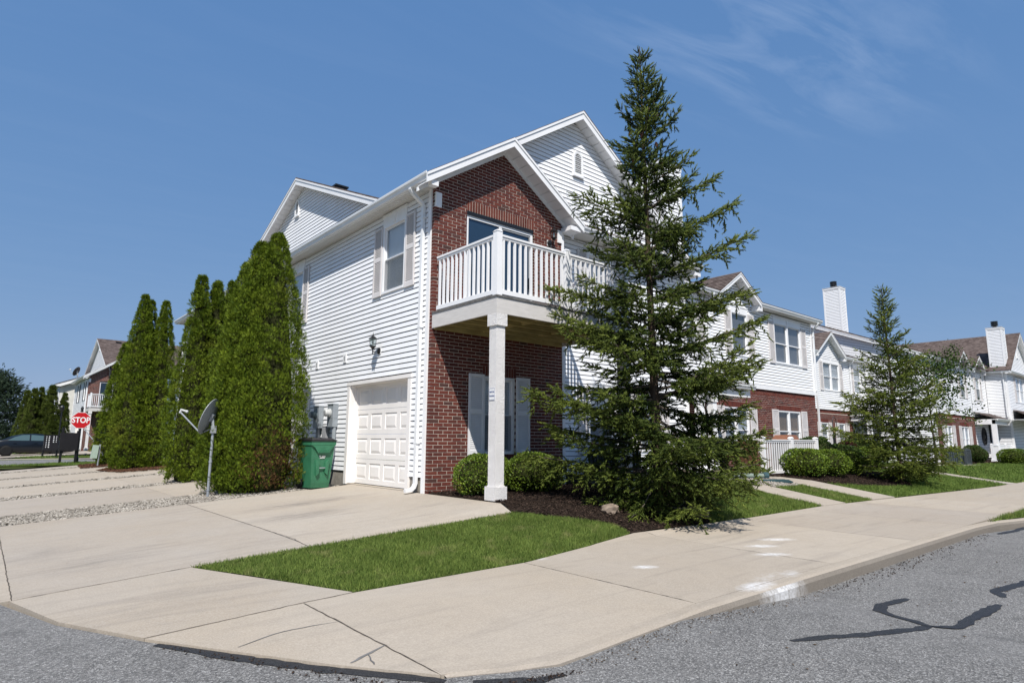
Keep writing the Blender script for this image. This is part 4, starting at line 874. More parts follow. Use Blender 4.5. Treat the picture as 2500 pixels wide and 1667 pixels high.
    roof_plane(root, [(-0.36, oy-0.42, 5.955), (-0.36, oy+LEN+0.1, 5.955), (XW, oy+LEN+0.1, 5.955+0.66*(XW+0.36)), (XW, oy-0.42, 5.955+0.66*(XW+0.36))], th=0.02)
    lo = 0.02 if near else -0.2
    yl, yr = max(-0.3, PY-(PZ-6.1)/SL), PY+(PZ-6.3)/SL
    if not near: yr = 13.5
    rake(root, FG, (yl, PZ-SL*(PY-yl)), (PY, PZ), 0.30, 0.3, 0.19); rake(root, FG, (yr, PZ-SL*(yr-PY)), (PY, PZ), 0.30, 0.3, 0.19)
    gi = lambda v: (max(yl, PY-(PZ-0.2-v)/SL), min(yr, PY+(PZ-0.2-v)/SL))
    mbw = MB(); mbw.fprism(FG, [(yl, 6.0), (yr, 6.0), (yr, PZ-SL*(yr-PY)-0.1), (PY, PZ-0.1), (yl, PZ-SL*(PY-yl)-0.1)], -0.1, -0.02); part(mbw, 'gable_wall', ['lap_shade_backing'], root)
    siding(root, FG, 6.55, PZ-0.21, gi, [], single=near)
    gable_vent(root, FG, PY+(0.45 if near else 0), PZ-1.05, 0.30, 0.55)
    XR = 8.6 if near else 14
    roof_plane(root, [(XW-0.31, oy+yl, PZ-SL*(PY-yl)), (XR, oy+yl, PZ-SL*(PY-yl)), (XR, oy+PY, PZ), (XW-0.31, oy+PY, PZ)], courses=0 if near else 40)
    roof_plane(root, [(XW-0.31, oy+yr, PZ-SL*(yr-PY)), (XR, oy+yr, PZ-SL*(yr-PY)), (XR, oy+PY, PZ), (XW-0.31, oy+PY, PZ)])
    m = MB(); vx, vy = (1.55, oy+7.9) if near else (2.6, oy+6.2); vz = PZ-SL*abs(PY+oy-vy); m.box(vx-0.18, vx+0.18, vy-0.18, vy+0.18, vz-0.1, vz+0.10); m.box(vx-0.22, vx+0.22, vy-0.22, vy+0.22, vz+0.07, vz+0.12); part(m, 'roof_vent', ['black_metal'], root)
    # ---- balcony
    YB = oy-2.045; m = MB()
    for nm, bx in (('beam', (0.0, 0.045, YB, oy-0.095, 3.07, 3.345)), ('beam', (0.045, 3.455, YB, YB+0.045, 3.07, 3.345)), ('beam', (3.455, 3.50, YB, oy-0.095, 3.07, 3.345))):
        m = MB(); m.box(*bx); part(m, nm, ['beam_paint'], root)
    ys_ = list(np.arange(YB+0.40, oy-0.2, 0.40))+[oy-0.12]
    for y in ys_: m = MB(); m.box(0.047, 3.453, y-0.02, y+0.02, 3.09 if y < oy-0.2 else 3.05, 3.335); part(m, 'joist', ['treated_wood'], root)
    for i, (ya, yb) in enumerate(zip([YB+0.045]+ys_[:-1], ys_)):
        for xx in (1.2, 2.4): m = MB(); m.box(xx+0.03*(i % 2), xx+0.04+0.03*(i % 2), ya+0.021, yb-0.021, 3.12, 3.33); part(m, 'blocking', ['treated_wood'], root)
    nb = 26; cache = None
    for k in range(nb):
        m = MB(); a = -0.015+k*(3.53/nb); m.box(a, a+3.53/nb-0.006, YB-0.018, oy-0.098, 3.349, 3.378); part(m, 'deck_board', ['deck_grey', 'treated_wood'], root)
    def post_mesh(x, y, h0, h1, s=0.057):
        m = MB(); m.box(x-s, x+s, y-s, y+s, h0, h1); m.hexa([(x-s-.008, y-s-.008, h1), (x+s+.008, y-s-.008, h1), (x+s+.008, y+s+.008, h1), (x-s-.008, y+s+.008, h1)], [(x-s+.02, y-s+.02, h1+.03), (x+s-.02, y-s+.02, h1+.03), (x+s-.02, y+s-.02, h1+.03), (x-s+.02, y+s-.02, h1+.03)]); return part(m, 'rail_post', ['vinyl'], root)
    yf = YB+0.062; post_mesh(0.062, yf, 3.38, 4.50); post_mesh(1.72, yf, 3.38, 4.50); post_mesh(3.43, yf, 3.38, 4.50)
    bal = MB(); s = 0.019; bal.box(-s, s, -s, s, 3.49, 4.40); bme = bal.mesh('baluster', ['vinyl'])
    def rail_run(p, q):
        p, q = Vector(p), Vector(q); d = (q-p).normalized(); sd_ = Vector((-d.y, d.x, 0)); m = MB()
        def bar(z0, z1, w): m.hexa([p+sd_*w+Z*z0, p-sd_*w+Z*z0, q-sd_*w+Z*z0, q+sd_*w+Z*z0], [p+sd_*w+Z*z1, p-sd_*w+Z*z1, q-sd_*w+Z*z1, q+sd_*w+Z*z1])
        bar(4.385, 4.425, 0.024); bar(4.425, 4.46, 0.040); part(m, 'handrail', ['vinyl'], root); m = MB(); bar(3.415, 3.495, 0.026); part(m, 'bottom_rail', ['vinyl'], root)
        n = max(2, round((q-p).length/0.133)); 
        for k in range(n): c = p.lerp(q, (k+0.5)/n); link('baluster', bme, root, c)
    rail_run((0.062, oy-0.17, 0), (0.062, yf+0.06, 0)); rail_run((0.122, yf, 0), (1.66, yf, 0)); rail_run((1.78, yf, 0), (3.37, yf, 0)); rail_run((3.43, oy-0.17, 0), (3.43, yf+0.06, 0))
    for x0 in (0.008, 3.30):
        y0_ = YB+0.01
        m = MB(); m.box(x0+0.015, x0+0.20, y0_+0.015, y0_+0.20, 0.22, 2.90); col = part(m, 'column', ['stucco_post'], root)
        m = MB(); m.box(x0-0.012, x0+0.227, y0_-0.012, y0_+0.227, 2.865, 3.068); part(m, 'capital', ['stucco_post'], col)
        m = MB(); m.box(x0-0.022, x0+0.237, y0_-0.022, y0_+0.237, 0.02, 0.235); m.box(x0+0.005, x0+0.21, y0_+0.005, y0_+0.21, 0.235, 0.25); part(m, 'column_base', ['stucco_post'], col)
        m = MB(); m.box(x0+0.02, x0+0.195, y0_+0.02, y0_+0.195, -0.3, 0.02); part(m, 'column_foot', ['utility_grey'], col)
    if not near: return root
    # ---- right-hand siding wall and tall gable
    XE = 8.85; lw = (4.66, 5.56, 0.70, 2.26); uw = (4.68, 5.58, WV0, WV1); lw2 = (6.6, 7.5, 0.70, 2.26)
    wall_back(root, FR, W-0.05, XE, -0.3, 6.2, [lw, uw, lw2], 'lap_shade_backing')
    siding(root, FR, 0.20, 5.85, lambda v: (W+0.085, XE-0.09), [(lw[0], lw[1], lw[2], lw[3]), (uw[0], uw[1], uw[2], uw[3]+0.24), lw2])
    mb = MB(); mb.fbox(FR, W, W+0.085, -0.1, 5.88, -0.02, 0.30); part(mb, 'corner_trim', ['trim'], root)
    mb = MB(); mb.fbox(FR, XE-0.09, XE, -0.1, 5.9, -0.02, 0.03); part(mb, 'corner_trim', ['trim'], root)
    for w_ in (lw, uw, lw2): window(root, FR, *w_, 1, 0.345, 'shutter_pale', hdr=0.24 if w_ is uw else 0.1, key=w_ is uw)
    mb = MB(); mb.fbox(FR, W+0.33, XE+0.2, 5.87, 5.89, -0.02, 0.42); part(mb, 'soffit', ['soffit'], root)
    gutter(root, FR, W+0.34, XE+0.30, 6.02, 0.50)
    mb = MB(); mb.fbox(FR, XE+0.0, XE+0.28, 5.70, 5.87, -0.1, 0.40); part(mb, 'cornice_block', ['trim'], root)
    roof_plane(root, [(W+0.3, oy-0.28, 6.0), (XE+0.3, oy-0.28, 6.0), (XE+0.3, oy+0.2, 6.28), (W+0.3, oy+0.2, 6.28)], th=0.03)
    GX, GZ, GS = 4.31, 9.12, 0.665
    gi2 = lambda v: (max(0.2, GX-(GZ-0.2-v)/GS), min(XE, GX+(GZ-0.2-v)/GS))
    mbw = MB(); mbw.fprism(FR, [(0.3, 6.0), (XE, 6.0), (GX, GZ-0.1)], -0.12, -0.02); part(mbw, 'gable_wall', ['lap_shade_backing'], root)
    siding(root, FR, 6.30, GZ-0.23, gi2, [])
    rake(root, FR, (1.3, GZ-GS*(GX-1.3)), (GX, GZ), 0.30, 0.3, 0.20); rake(root, FR, (XE+0.15, GZ-GS*(XE+0.15-GX)), (GX, GZ), 0.30, 0.3, 0.20)
    gable_vent(root, FR, 4.38, 7.52, 0.34, 0.64)
    roof_plane(root, [(0.6, oy-0.11, 5.98+0.664*1.02), (0.6, oy+4.0, 5.98+0.664*1.02), (GX, oy+4.0, GZ), (GX, oy-0.11, GZ)], th=0.022)
    roof_plane(root, [(2*GX+0.42, oy-0.11, 5.98), (2*GX+0.42, oy+8.8, 5.98), (GX, oy+8.8, GZ), (GX, oy-0.11, GZ)])
    chimney(root, 7.80, 8.80, 0.14, 0.95, 5.9, 9.05, cap=False)
    mb = MB(); mb.box(8.73, 8.85, 0.2, 8, 0, 6.2); part(mb, 'side_wall', ['siding'], root)
    # small wall fittings
    for y, z in ((3.545, 2.84), (5.12, 2.825)):
        m = MB(); m.fbox(FA, y-0.075, y+0.075, z-0.10, z+0.10, 0.0, 0.03); v = part(m, 'dryer_vent', ['trim'], root); m = MB(); m.fbox(FA, y-0.03, y+0.03, z-0.055, z+0.055, 0.03, 0.034); part(m, 'vent_flap', ['utility_grey'], v)
    return root
def chimney(root, x0, x1, y0, y1, z0, z1, cap=True):
    fs = [Fr((0, y0, 0), (1, 0, 0), (0, -1, 0)), Fr((x0, 0, 0), (0, 1, 0), (-1, 0, 0)), Fr((x1, 0, 0), (0, 1, 0), (1, 0, 0)), Fr((0, y1, 0), (1, 0, 0), (0, 1, 0))]
    m = MB(); m.box(x0+0.025, x1-0.025, y0+0.025, y1-0.025, z0, z1-0.05); c = part(m, 'chimney', ['lap_shade_backing'], root)
    s = MB()
    for F, a, b in ((fs[0], x0, x1), (fs[1], y0, y1), (fs[2], y0, y1), (fs[3], x0, x1)):
        v = z0
        while v < z1-0.16:
            vt = min(v+EXPO, z1-0.15); s.hexa([F.p(a+.06, v+.021, -.015), F.p(b-.06, v+.021, -.015), F.p(b-.06, v+.021, .014), F.p(a+.06, v+.021, .014)], [F.p(a+.06, vt, -.015), F.p(b-.06, vt, -.015), F.p(b-.06, vt, 0.002), F.p(a+.06, vt, 0.002)]); v = vt
    stuff(part(s, 'siding_boards', ['siding'], c))
    t_ = MB(); e = 0.018
    for (px, py) in ((x0, y0), (x1, y0), (x0, y1), (x1, y1)):
        t_.box(px-e if px == x0 else px-0.08, px+0.08 if px == x0 else px+e, py-e if py == y0 else py-0.08, py+0.08 if py == y0 else py+e, z0, z1-0.12)
    t_.box(x0-0.03, x1+0.03, y0-0.03, y1+0.03, z1-0.13, z1); t_.box(x0-0.05, x1+0.05, y0-0.05, y1+0.05, z1, z1+0.02); part(t_, 'corner_trim', ['trim'], c)
    if cap:
        k = MB(); cx, cy = (x0+x1)/2, (y0+y1)/2; k.lathe([(0.13, 0), (0.13, 0.16)], (cx, cy, z1+0.02), 14); k.lathe([(0.22, 0.15), (0.22, 0.22), (0.17, 0.23), (0.17, 0.27), (0.22, 0.28), (0.22, 0.36), (0.17, 0.37), (0.17, 0.41), (0.22, 0.42), (0.22, 0.48), (0, 0.49)], (cx, cy, z1+0.02), 14); part(k, 'flue_cap', ['black_metal'], c)
    return c
near_house = corner_house(0.0, True, 'white sided corner townhouse with brick gable, balcony over the walk and closed garage door', 'shutter_pale')
twin = corner_house(51.0, False, 'distant townhouse with dark shutters and white balcony behind the stop sign', 'shutter_black')
lantern((-0.012, 1.90, 2.84), (-1, 0, 0), 'black glass lantern on white siding above the garage door')
lantern((3.10, -0.098, 5.42), (0, -1, 0), 'black lantern on the brick gable beside the balcony door')

# ------------------------------------------------------------------ row of townhouses to the right
def dormer(root, F, c, hw, zp, ze, d, back=3.2, vent=False, wallv=5.88):
    """small front gable: wall triangle, rakes, two roof planes running back"""
    sl = (zp-ze)/hw; m = MB(); m.fprism(F, [(c-hw+0.15, wallv-0.1), (c+hw-0.15, wallv-0.1), (c+hw-0.15, wallv+0.02), (c, zp-0.16), (c-hw+0.15, wallv+0.02)], -0.12, -0.02); part(m, 'gable_wall', ['lap_shade_backing'], root)
    siding(root, F, wallv, zp-0.2, lambda v: (max(c-hw+0.2, c-(zp-0.19-v)/sl), min(c+hw-0.2, c+(zp-0.19-v)/sl)), [], single=False)
    for s in (-1, 1):
        rake(root, F, (c+s*hw, ze), (c, zp), d, d, 0.17)
        roof_plane(root, [F.p(c+s*hw, ze, d+0.02), F.p(c+s*hw, ze, -back), F.p(c, zp, -back), F.p(c, zp, d+0.02)], courses=10)
        m = MB(); m.fbox(F, c+s*hw-0.12, c+s*hw+0.12, ze-0.30, ze-0.10, 0.0, d-0.04); part(m, 'cornice_block', ['trim'], root)
def eave(root, F, u0, u1, z, d, ridge_d=-6.5, slope=0.42, roof=True, edge=True):
    if not edge: roof_plane(root, [F.p(u0, z, -0.1), F.p(u1, z, -0.1), F.p(u1, z+slope*(-0.1-ridge_d), ridge_d), F.p(u0, z+slope*(-0.1-ridge_d), ridge_d)]); return
    m = MB(); m.fbox(F, u0, u1, z-0.135, z-0.115, -0.02, d-0.10); part(m, 'soffit', ['soffit'], root)
    gutter(root, F, u0, u1, z, d)
    if roof: roof_plane(root, [F.p(u0, z-0.01, d-0.03), F.p(u1, z-0.01, d-0.03), F.p(u1, z+slope*(d-ridge_d), ridge_d), F.p(u0, z+slope*(d-ridge_d), ridge_d)], courses=30)
# --- middle house: brick below, siding above, small gable
mid = thing('townhouse', 'white townhouse over a brick ground floor, picket fence and boxwoods in front', 'house', (14.3, 1.4, 0))
FM = Fr((0, 1.4, 0), (1, 0, 0), (0, -1, 0)); X0, X1 = 8.87, 19.86
uw1 = (13.47, 14.60, 3.99, 5.58); uw2 = (16.58, 18.83, 3.97, 5.58); uw0 = (10.2, 11.3, 3.99, 5.58); lw1 = (12.75, 14.42, 0.60, 2.17); lw2 = (16.55, 18.42, 0.60, 2.17)
wall_back(mid, FM, X0, X1, 2.88, 5.95, [uw0, uw1, uw2], 'lap_shade_backing')
wall_back(mid, FM, X0, X1-0.02, -0.5, 2.88, [lw1, lw2], 'mortar', d=-0.004, th=0.1, name='brick_wall')
siding(mid, FM, 3.05, 5.88, lambda v: (X0, X1-0.09), [(a, b, c, d+0.24) for a, b, c, d in (uw0, uw1, uw2)], single=False)
bricks(mid, FM, -0.28, 2.69, lambda v: (X0, X1-0.02), [lw1, lw2, (12.7, 14.47, 2.17, 2.37), (16.5, 18.47, 2.17, 2.37)], seed=9)
soldier(mid, FM, X0, X1-0.02, 2.69, 2.89); soldier(mid, FM, 12.7, 14.47, 2.17, 2.37, d=0.01); soldier(mid, FM, 16.5, 18.47, 2.17, 2.37, d=0.01)
m = MB(); m.fbox(FM, X0, X1, 2.89, 3.05, -0.05, 0.05); part(m, 'band_board', ['trim'], mid)
m = MB(); m.fbox(FM, X1-0.10, X1, 3.05, 5.9, -0.05, 0.03); part(m, 'corner_trim', ['trim'], mid)
window(mid, FM, *uw0, 1, 0.42, hdr=0.22); window(mid, FM, *uw1, 1, 0.42, hdr=0.22, blind='blind_grey', screen=False); window(mid, FM, *uw2, 2, 0.42, hdr=0.22, blind='blind_grey', screen=False)
window(mid, FM, *lw1, 2, 0.48, d=-0.03, blind='blind', screen=False); window(mid, FM, *lw2, 2, 0.48, d=-0.03, blind='blind_wood', screen=False, blind_from=0.28)
eave(mid, FM, X0, 12.35, 6.03, 0.36); eave(mid, FM, 15.1, X1+0.45, 6.05, 0.36); eave(mid, FM, 12.35, 15.1, 6.03, 0.30, edge=False)
dormer(mid, FM, 13.72, 1.40, 6.95, 6.05, 0.35)
downspout(mid, FM, 20.02-0.1, 5.95, 0.30, -0.1, 0.07); downspout(mid, FM, 11.95, 5.95, 0.30, 2.9, 0.07)
m = MB(); m.box(X1-0.1, X1-0.02, 1.42, 9, -0.4, 6.0); part(m, 'side_wall', ['siding'], mid)
# porch in front of its left half
FP = Fr((0, -0.10, 0), (1, 0, 0), (0, -1, 0))
roof_plane(mid, [(8.9, -0.30, 2.66), (11.7, -0.30, 2.66), (11.7, 1.36, 3.06), (8.9, 1.36, 3.06)], courses=8, name='porch_roof'); gutter(mid, FP, 8.9, 11.72, 2.68, 0.26)
m = MB(); m.fbox(FP, 8.9, 11.6, 2.32, 2.56, -0.05, 0.10); m.box(11.46, 11.60, -0.05, 1.38, 2.32, 2.56); m.fbox(FP, 8.9, 11.62, 2.555, 2.58, -1.45, 0.2); part(m, 'porch_beam', ['trim'], mid)
for xx in (8.98, 9.6): m = MB(); m.box(xx-0.1, xx+0.1, -0.18, 0.02, 0.0, 2.33); m.box(xx-0.13, xx+0.13, -0.21, 0.05, 2.1, 2.32); m.box(xx-0.13, xx+0.13, -0.21, 0.05, -0.1, 0.2); part(m, 'porch_column', ['trim'], mid)
m = MB(); m.fbox(FM, 9.3, 10.3, 0.0, 2.1, 0.01, 0.05); d_ = part(m, 'front_door', ['trim'], mid)
# --- recessed house with gable, left of the long gable wall
rec = thing('townhouse', 'white townhouse with small gable set back beside the shepherd hook', 'house', (31, 5.1, 0))
F2 = Fr((0, 5.1, 0), (1, 0, 0), (0, -1, 0)); A0, A1 = 22.0, 35.75
w_a = (29.65, 31.88, 3.90, 5.53); w_b = (33.95, 35.10, 3.90, 5.53); l_a = (29.0, 29.90, 0.55, 2.08); l_b = (31.30, 32.20, 0.55, 2.08)
wall_back(rec, F2, A0, A1, 2.8, 5.95, [w_a, w_b], 'lap_shade_backing'); wall_back(rec, F2, A0, 33.4, -0.6, 2.8, [l_a, l_b], 'mortar', d=-0.004, th=0.1, name='brick_wall')
siding(rec, F2, 2.96, 5.88, lambda v: (A0, A1-0.05), [(a, b, c, d+0.22) for a, b, c, d in (w_a, w_b)], single=False)
bricks(rec, F2, -0.42, 2.61, lambda v: (26.0, 33.4), [l_a, l_b], seed=12); soldier(rec, F2, 26.0, 33.4, 2.61, 2.81)
soldier(rec, F2, 28.95, 29.95, 2.08, 2.28, d=0.012); soldier(rec, F2, 31.25, 32.25, 2.08, 2.28, d=0.012)
m = MB(); m.fbox(F2, A0, A1, 2.81, 2.96, -0.05, 0.05); part(m, 'band_board', ['trim'], rec)
window(rec, F2, *w_a, 2, 0.42, hdr=0.22, screen=False); window(rec, F2, *w_b, 1, 0.36, hdr=0.22, shr=False, screen=False)
window(rec, F2, *l_a, 1, 0.50, d=-0.03, screen=False, blind='blind_grey'); window(rec, F2, *l_b, 1, 0.50, d=-0.03, screen=False, blind='blind_grey')
eave(rec, F2, A0, 28.6, 6.02, 0.36); eave(rec, F2, 28.6, 32.2, 6.0, 0.26, edge=False); eave(rec, F2, 32.2, A1-0.1, 6.02, 0.36)
dormer(rec, F2, 30.38, 1.85, 7.28, 6.03, 0.35); downspout(rec, F2, 33.4, 5.95, 0.30, 2.95, 0.07)
# porch recess at its right end
m = MB(); m.box(33.42, 35.7, 5.9, 6.0, -0.5, 2.8); m.box(33.30, 33.42, 5.15, 6.0, -0.5, 2.8); part(m, 'porch_wall', ['siding'], rec)
roof_plane(rec, [(32.9, 3.9, 2.62), (35.7, 3.9, 2.62), (35.7, 5.05, 3.0), (32.9, 5.05, 3.0)], name='porch_roof', courses=6)
m = MB(); m.box(32.9, 35.7, 3.95, 5.06, 2.53, 2.61); m.box(33.0, 35.7, 4.0, 4.15, 2.25, 2.53); m.box(33.0, 33.15, 4.0, 5.06, 2.25, 2.53); part(m, 'porch_beam', ['trim'], rec)
for xx in (33.1, 35.2): m = MB(); m.box(xx-0.11, xx+0.11, 3.98, 4.2, -0.5, 2.26); part(m, 'porch_column', ['trim'], rec)
# --- house with the long gable wall and two slim gables
lng = thing('townhouse', 'white townhouse with long plain gable wall behind the smaller spruce', 'house', (41, 1.5, 0))
F3 = Fr((0, 1.5, 0), (1, 0, 0), (0, -1, 0)); F3W = Fr((35.8, 0, 0), (0, 1, 0), (-1, 0, 0)); B0, B1 = 35.8, 47.85
u_0 = (36.4, 37.4, 3.88, 5.50); u_1 = (41.5, 42.6, 3.88, 5.50); u_2 = (45.2, 46.25, 3.88, 5.50); g_1 = (37.35, 38.85, 0.50, 2.04); g_2 = (40.78, 42.48, 0.50, 2.04)
wall_back(lng, F3, B0, B1, 2.72, 5.95, [u_0, u_1, u_2], 'lap_shade_backing'); wall_back(lng, F3, B0, 44.05, -0.7, 2.72, [g_1, g_2], 'mortar', d=-0.004, th=0.1, name='brick_wall')
siding(lng, F3, 2.88, 5.88, lambda v: (B0+0.09, B1), [(a, b, c, d+0.22) for a, b, c, d in (u_0, u_1, u_2)], single=False)
bricks(lng, F3, -0.42, 2.54, lambda v: (B0, 44.05), [g_1, g_2], seed=15); soldier(lng, F3, B0, 44.05, 2.54, 2.73); soldier(lng, F3, 40.7, 42.55, 2.04, 2.25, d=0.012); soldier(lng, F3, 37.3, 38.9, 2.04, 2.25, d=0.012)
m = MB(); m.fbox(F3, B0, B1, 2.73, 2.88, -0.05, 0.05); part(m, 'band_board', ['trim'], lng)
m = MB(); m.fbox(F3, B0-0.02, B0+0.10, -0.4, 5.9, -0.1, 0.03); part(m, 'corner_trim', ['trim'], lng)
for w_ in (u_0, u_1, u_2): window(lng, F3, *w_, 1, 0.36, hdr=0.22, screen=True)
window(lng, F3, *g_1, 2, 0.55, d=-0.03, screen=False, grid=False); window(lng, F3, *g_2, 2, 0.55, d=-0.03, screen=False)
eave(lng, F3, B0-0.25, 40.55, 6.02, 0.36); eave(lng, F3, 43.25, 44.3, 6.02, 0.36); eave(lng, F3, 40.55, 43.25, 5.98, 0.2, edge=False); eave(lng, F3, 44.3, 47.2, 5.98, 0.2, edge=False)
dormer(lng, F3, 41.95, 1.38, 6.95, 6.03, 0.30); dormer(lng, F3, 45.70, 1.38, 6.95, 6.03, 0.30); downspout(lng, F3, 43.85, 5.95, 0.3, 2.9, 0.07)
PYW, PZW, SLW = 8.95, 9.20, 0.41
m = MB(); m.fprism(F3W, [(1.5, -0.6), (16.5, -0.6), (16.5, 6.0), (PYW, PZW-0.1), (1.5, 6.1)], -0.12, -0.02); part(m, 'gable_wall', ['lap_shade_backing'], lng)
siding(lng, F3W, -0.2, PZW-0.2, lambda v: (max(1.6, PYW-(PZW-0.2-v)/SLW), min(16.4, PYW+(PZW-0.2-v)/SLW)), [], single=False)
rake(lng, F3W, (1.15, PZW-SLW*(PYW-1.15)), (PYW, PZW), 0.26, 0.26, 0.20); rake(lng, F3W, (16.8, PZW-SLW*(16.8-PYW)), (PYW, PZW), 0.26, 0.26, 0.20)
roof_plane(lng, [(35.53, 1.12, 6.01), (50.5, 1.12, 6.01), (50.5, PYW, PZW), (35.53, PYW, PZW)]); roof_plane(lng, [(35.53, 16.8, 6.0), (50.5, 16.8, 6.0), (50.5, PYW, PZW), (35.53, PYW, PZW)])
chimney(lng, 37.6, 38.5, 6.85, 7.95, 8.0, 11.6)
# --- wing at the right edge, ridge running back
wing = thing('townhouse', 'white townhouse wing at the right edge with brown roof slope and square chimney', 'house', (52, 0.25, 0))
F4 = Fr((0, 0.25, 0), (1, 0, 0), (0, -1, 0)); F4W = Fr((47.9, 0, 0), (0, 1, 0), (-1, 0, 0)); v_1 = (50.3, 52.95, 3.9, 5.75); v_2 = (55.5, 57.6, 3.9, 5.75)
wall_back(wing, F4, 47.9, 64, -0.7, 6.1, [v_1, v_2], 'lap_shade_backing'); wall_back(wing, F4W, 0.25, 7.0, -0.7, 6.0, [], 'lap_shade_backing')
siding(wing, F4, 0.0, 5.88, lambda v: (48.0, 64), [(v_1[0], v_1[1], v_1[2], v_1[3]), v_2], single=False); siding(wing, F4W, 0.0, 5.88, lambda v: (0.33, 1.48), [], single=False)
m = MB(); m.fbox(F4, 47.88, 48.0, -0.5, 5.9, -0.11, 0.03); part(m, 'corner_trim', ['trim'], wing)
window(wing, F4, *v_1, 2, 0.42, grid=True, blind='blind', screen=False); window(wing, F4, *v_2, 2, 0.42, screen=False)
gutter(wing, F4W, -0.1, 1.5, 6.02, 0.30); gutter(wing, F4, 47.6, 64, 6.02, 0.36)
m = MB(); m.fbox(F4W, -0.1, 1.5, 5.885, 5.905, -0.02, 0.22); m.fbox(F4, 47.9, 64, 5.885, 5.905, -0.02, 0.28); part(m, 'soffit', ['soffit'], wing)
roof_plane(wing, [(47.6, -0.12, 6.01), (47.6, 12, 6.01), (52.0, 12, 9.13), (52.0, -0.12, 9.13)], courses=36); roof_plane(wing, [(56.4, -0.12, 6.01), (56.4, 12, 6.01), (52.0, 12, 9.13), (52.0, -0.12, 9.13)])
m = MB(); m.fprism(F4, [(48.2, 6.0), (55.8, 6.0), (52, 9.0)], -0.12, -0.02); part(m, 'gable_wall', ['lap_shade_backing'], wing)
siding(wing, F4, 6.05, 8.9, lambda v: (52-(8.95-v)/0.71, 52+(8.95-v)/0.71), [], single=False); rake(wing, F4, (47.6, 6.01), (52, 9.13), 0.35, .35, 0.2); rake(wing, F4, (56.4, 6.01), (52, 9.13), 0.35, .35, 0.2); gable_vent(wing, F4, 52, 7.3, 0.34, 0.7)
downspout(wing, F4W, 0.42, 5.95, 0.24, 2.8, 0.06)
chimney(wing, 48.05, 48.95, 0.24, 1.12, 6.2, 9.17)
# porch across the corner between the two
roof_plane(wing, [(44.2, 0.28, 2.58), (49.5, 0.28, 2.58), (49.5, 1.46, 3.02), (43.8, 1.46, 3.02)], name='porch_roof', courses=7); gutter(wing, Fr((0, 0.4, 0), (1, 0, 0), (0, -1, 0)), 44.2, 47.6, 2.60, 0.16)
roof_plane(wing, [(47.2, -1.2, 2.62), (64, -1.2, 2.62), (64, 0.22, 3.30), (48.6, 0.22, 3.30)], name='porch_roof', courses=10); gutter(wing, Fr((0, -1.2, 0), (1, 0, 0), (0, -1, 0)), 47.2, 64, 2.64, 0.06)
m = MB(); m.box(44.1, 47.9, 0.42, 0.58, 2.22, 2.52); m.box(44.1, 44.25, 0.42, 1.48, 2.22, 2.52); m.box(44.1, 49, 0.3, 1.48, 2.52, 2.56); m.box(47.3, 64, -1.15, -1.0, 2.25, 2.58); m.box(47.3, 64, -1.15, 0.2, 2.58, 2.61); part(m, 'porch_beam', ['trim'], wing)
for xx, yy in ((44.2, 0.5), (47.6, -1.05), (52, -1.05), (56.5, -1.05)): m = MB(); m.box(xx-0.13, xx+0.13, yy-0.13, yy+0.13, -0.5, 2.25); part(m, 'porch_column', ['trim'], wing)
m = MB(); m.box(44.05, 47.85, 1.6, 1.7, -0.5, 2.75); part(m, 'porch_wall', ['lap_shade_backing'], wing); siding(wing, Fr((0, 1.58, 0), (1, 0, 0), (0, -1, 0)), 0.0, 2.6, lambda v: (44.1, 47.85), [], single=False)
m = MB(); m.lathe([(0.62, 0), (0.62, 0.04), (0.55, 0.04), (0.55, 0)], (46.3, 1.55, 1.45), 28, axis=(0, -1, 0)); m.lathe([(0.40, 0), (0.40, 0.04), (0.35, 0.04), (0.35, 0)], (46.3, 1.55, 1.45), 24, axis=(0, -1, 0)); m.lathe([(0.0, 0), (0.14, 0.02), (0.14, 0.04), (0, 0.05)], (46.3, 1.55, 1.45), 14, axis=(0, -1, 0))
for k in range(8): an = k*math.pi/4; m.tube([(46.3+0.12*math.cos(an), 1.53, 1.45+0.12*math.sin(an)), (46.3+0.58*math.cos(an), 1.53, 1.45+0.58*math.sin(an))], 0.012, 4)
tag(part(m, 'wall_medallion', ['black_metal']), 'round dark metal medallion hung on the far right porch wall', 'wall art')
# --- blocks behind the far left house
blk = thing('townhouse', 'cream sided townhouse block behind the far left house', 'house', (0, 66, 0))
FBk = Fr((0, 62.5, 0), (1, 0, 0), (0, -1, 0)); FBw = Fr((-1.0, 62.5, 0), (0, 1, 0), (-1, 0, 0)); wb = (1.5, 2.5, 3.95, 5.5)
m = MB(); m.box(-1.0, 8, 62.52, 76, -0.5, 5.95); part(m, 'wall', ['siding_old'], blk); siding(blk, FBk, -0.2, 5.9, lambda v: (-0.98, 8), [], single=False, mat='siding_old'); siding(blk, FBw, -0.2, 5.9, lambda v: (0, 13), [(1.3, 2.7, 3.9, 5.6)], single=False)
window(blk, FBw, *wb, 1, 0.4, 'shutter_black', screen=False); gutter(blk, FBw, -0.3, 13.2, 6.0, 0.4); roof_plane(blk, [(-1.4, 62.1, 5.98), (-1.4, 76, 5.98), (3.5, 76, 8.0), (3.5, 62.1, 8.0)], courses=20); roof_plane(blk, [(8.4, 62.1, 5.98), (8.4, 76, 5.98), (3.5, 76, 8.0), (3.5, 62.1, 8.0)])
m = MB(); m.fprism(FBk, [(-1.4, 5.8), (-1.0, 5.8), (3.5, 7.75), (3.5, 7.98), (-1.4, 5.98)], 0.3, 0.36); part(m, 'rake_board', ['trim'], blk); m = MB(); m.fprism(FBk, [(-1, 5.9), (8, 5.9), (3.5, 7.85)], -0.1, -0.01); part(m, 'gable_wall', ['siding_old'], blk)
downspout(blk, FBw, 0.2, 5.9, 0.34, 0, 0.06)

# ------------------------------------------------------------------ street and yard objects
def gz(x, y): return float(hgt(x, y))
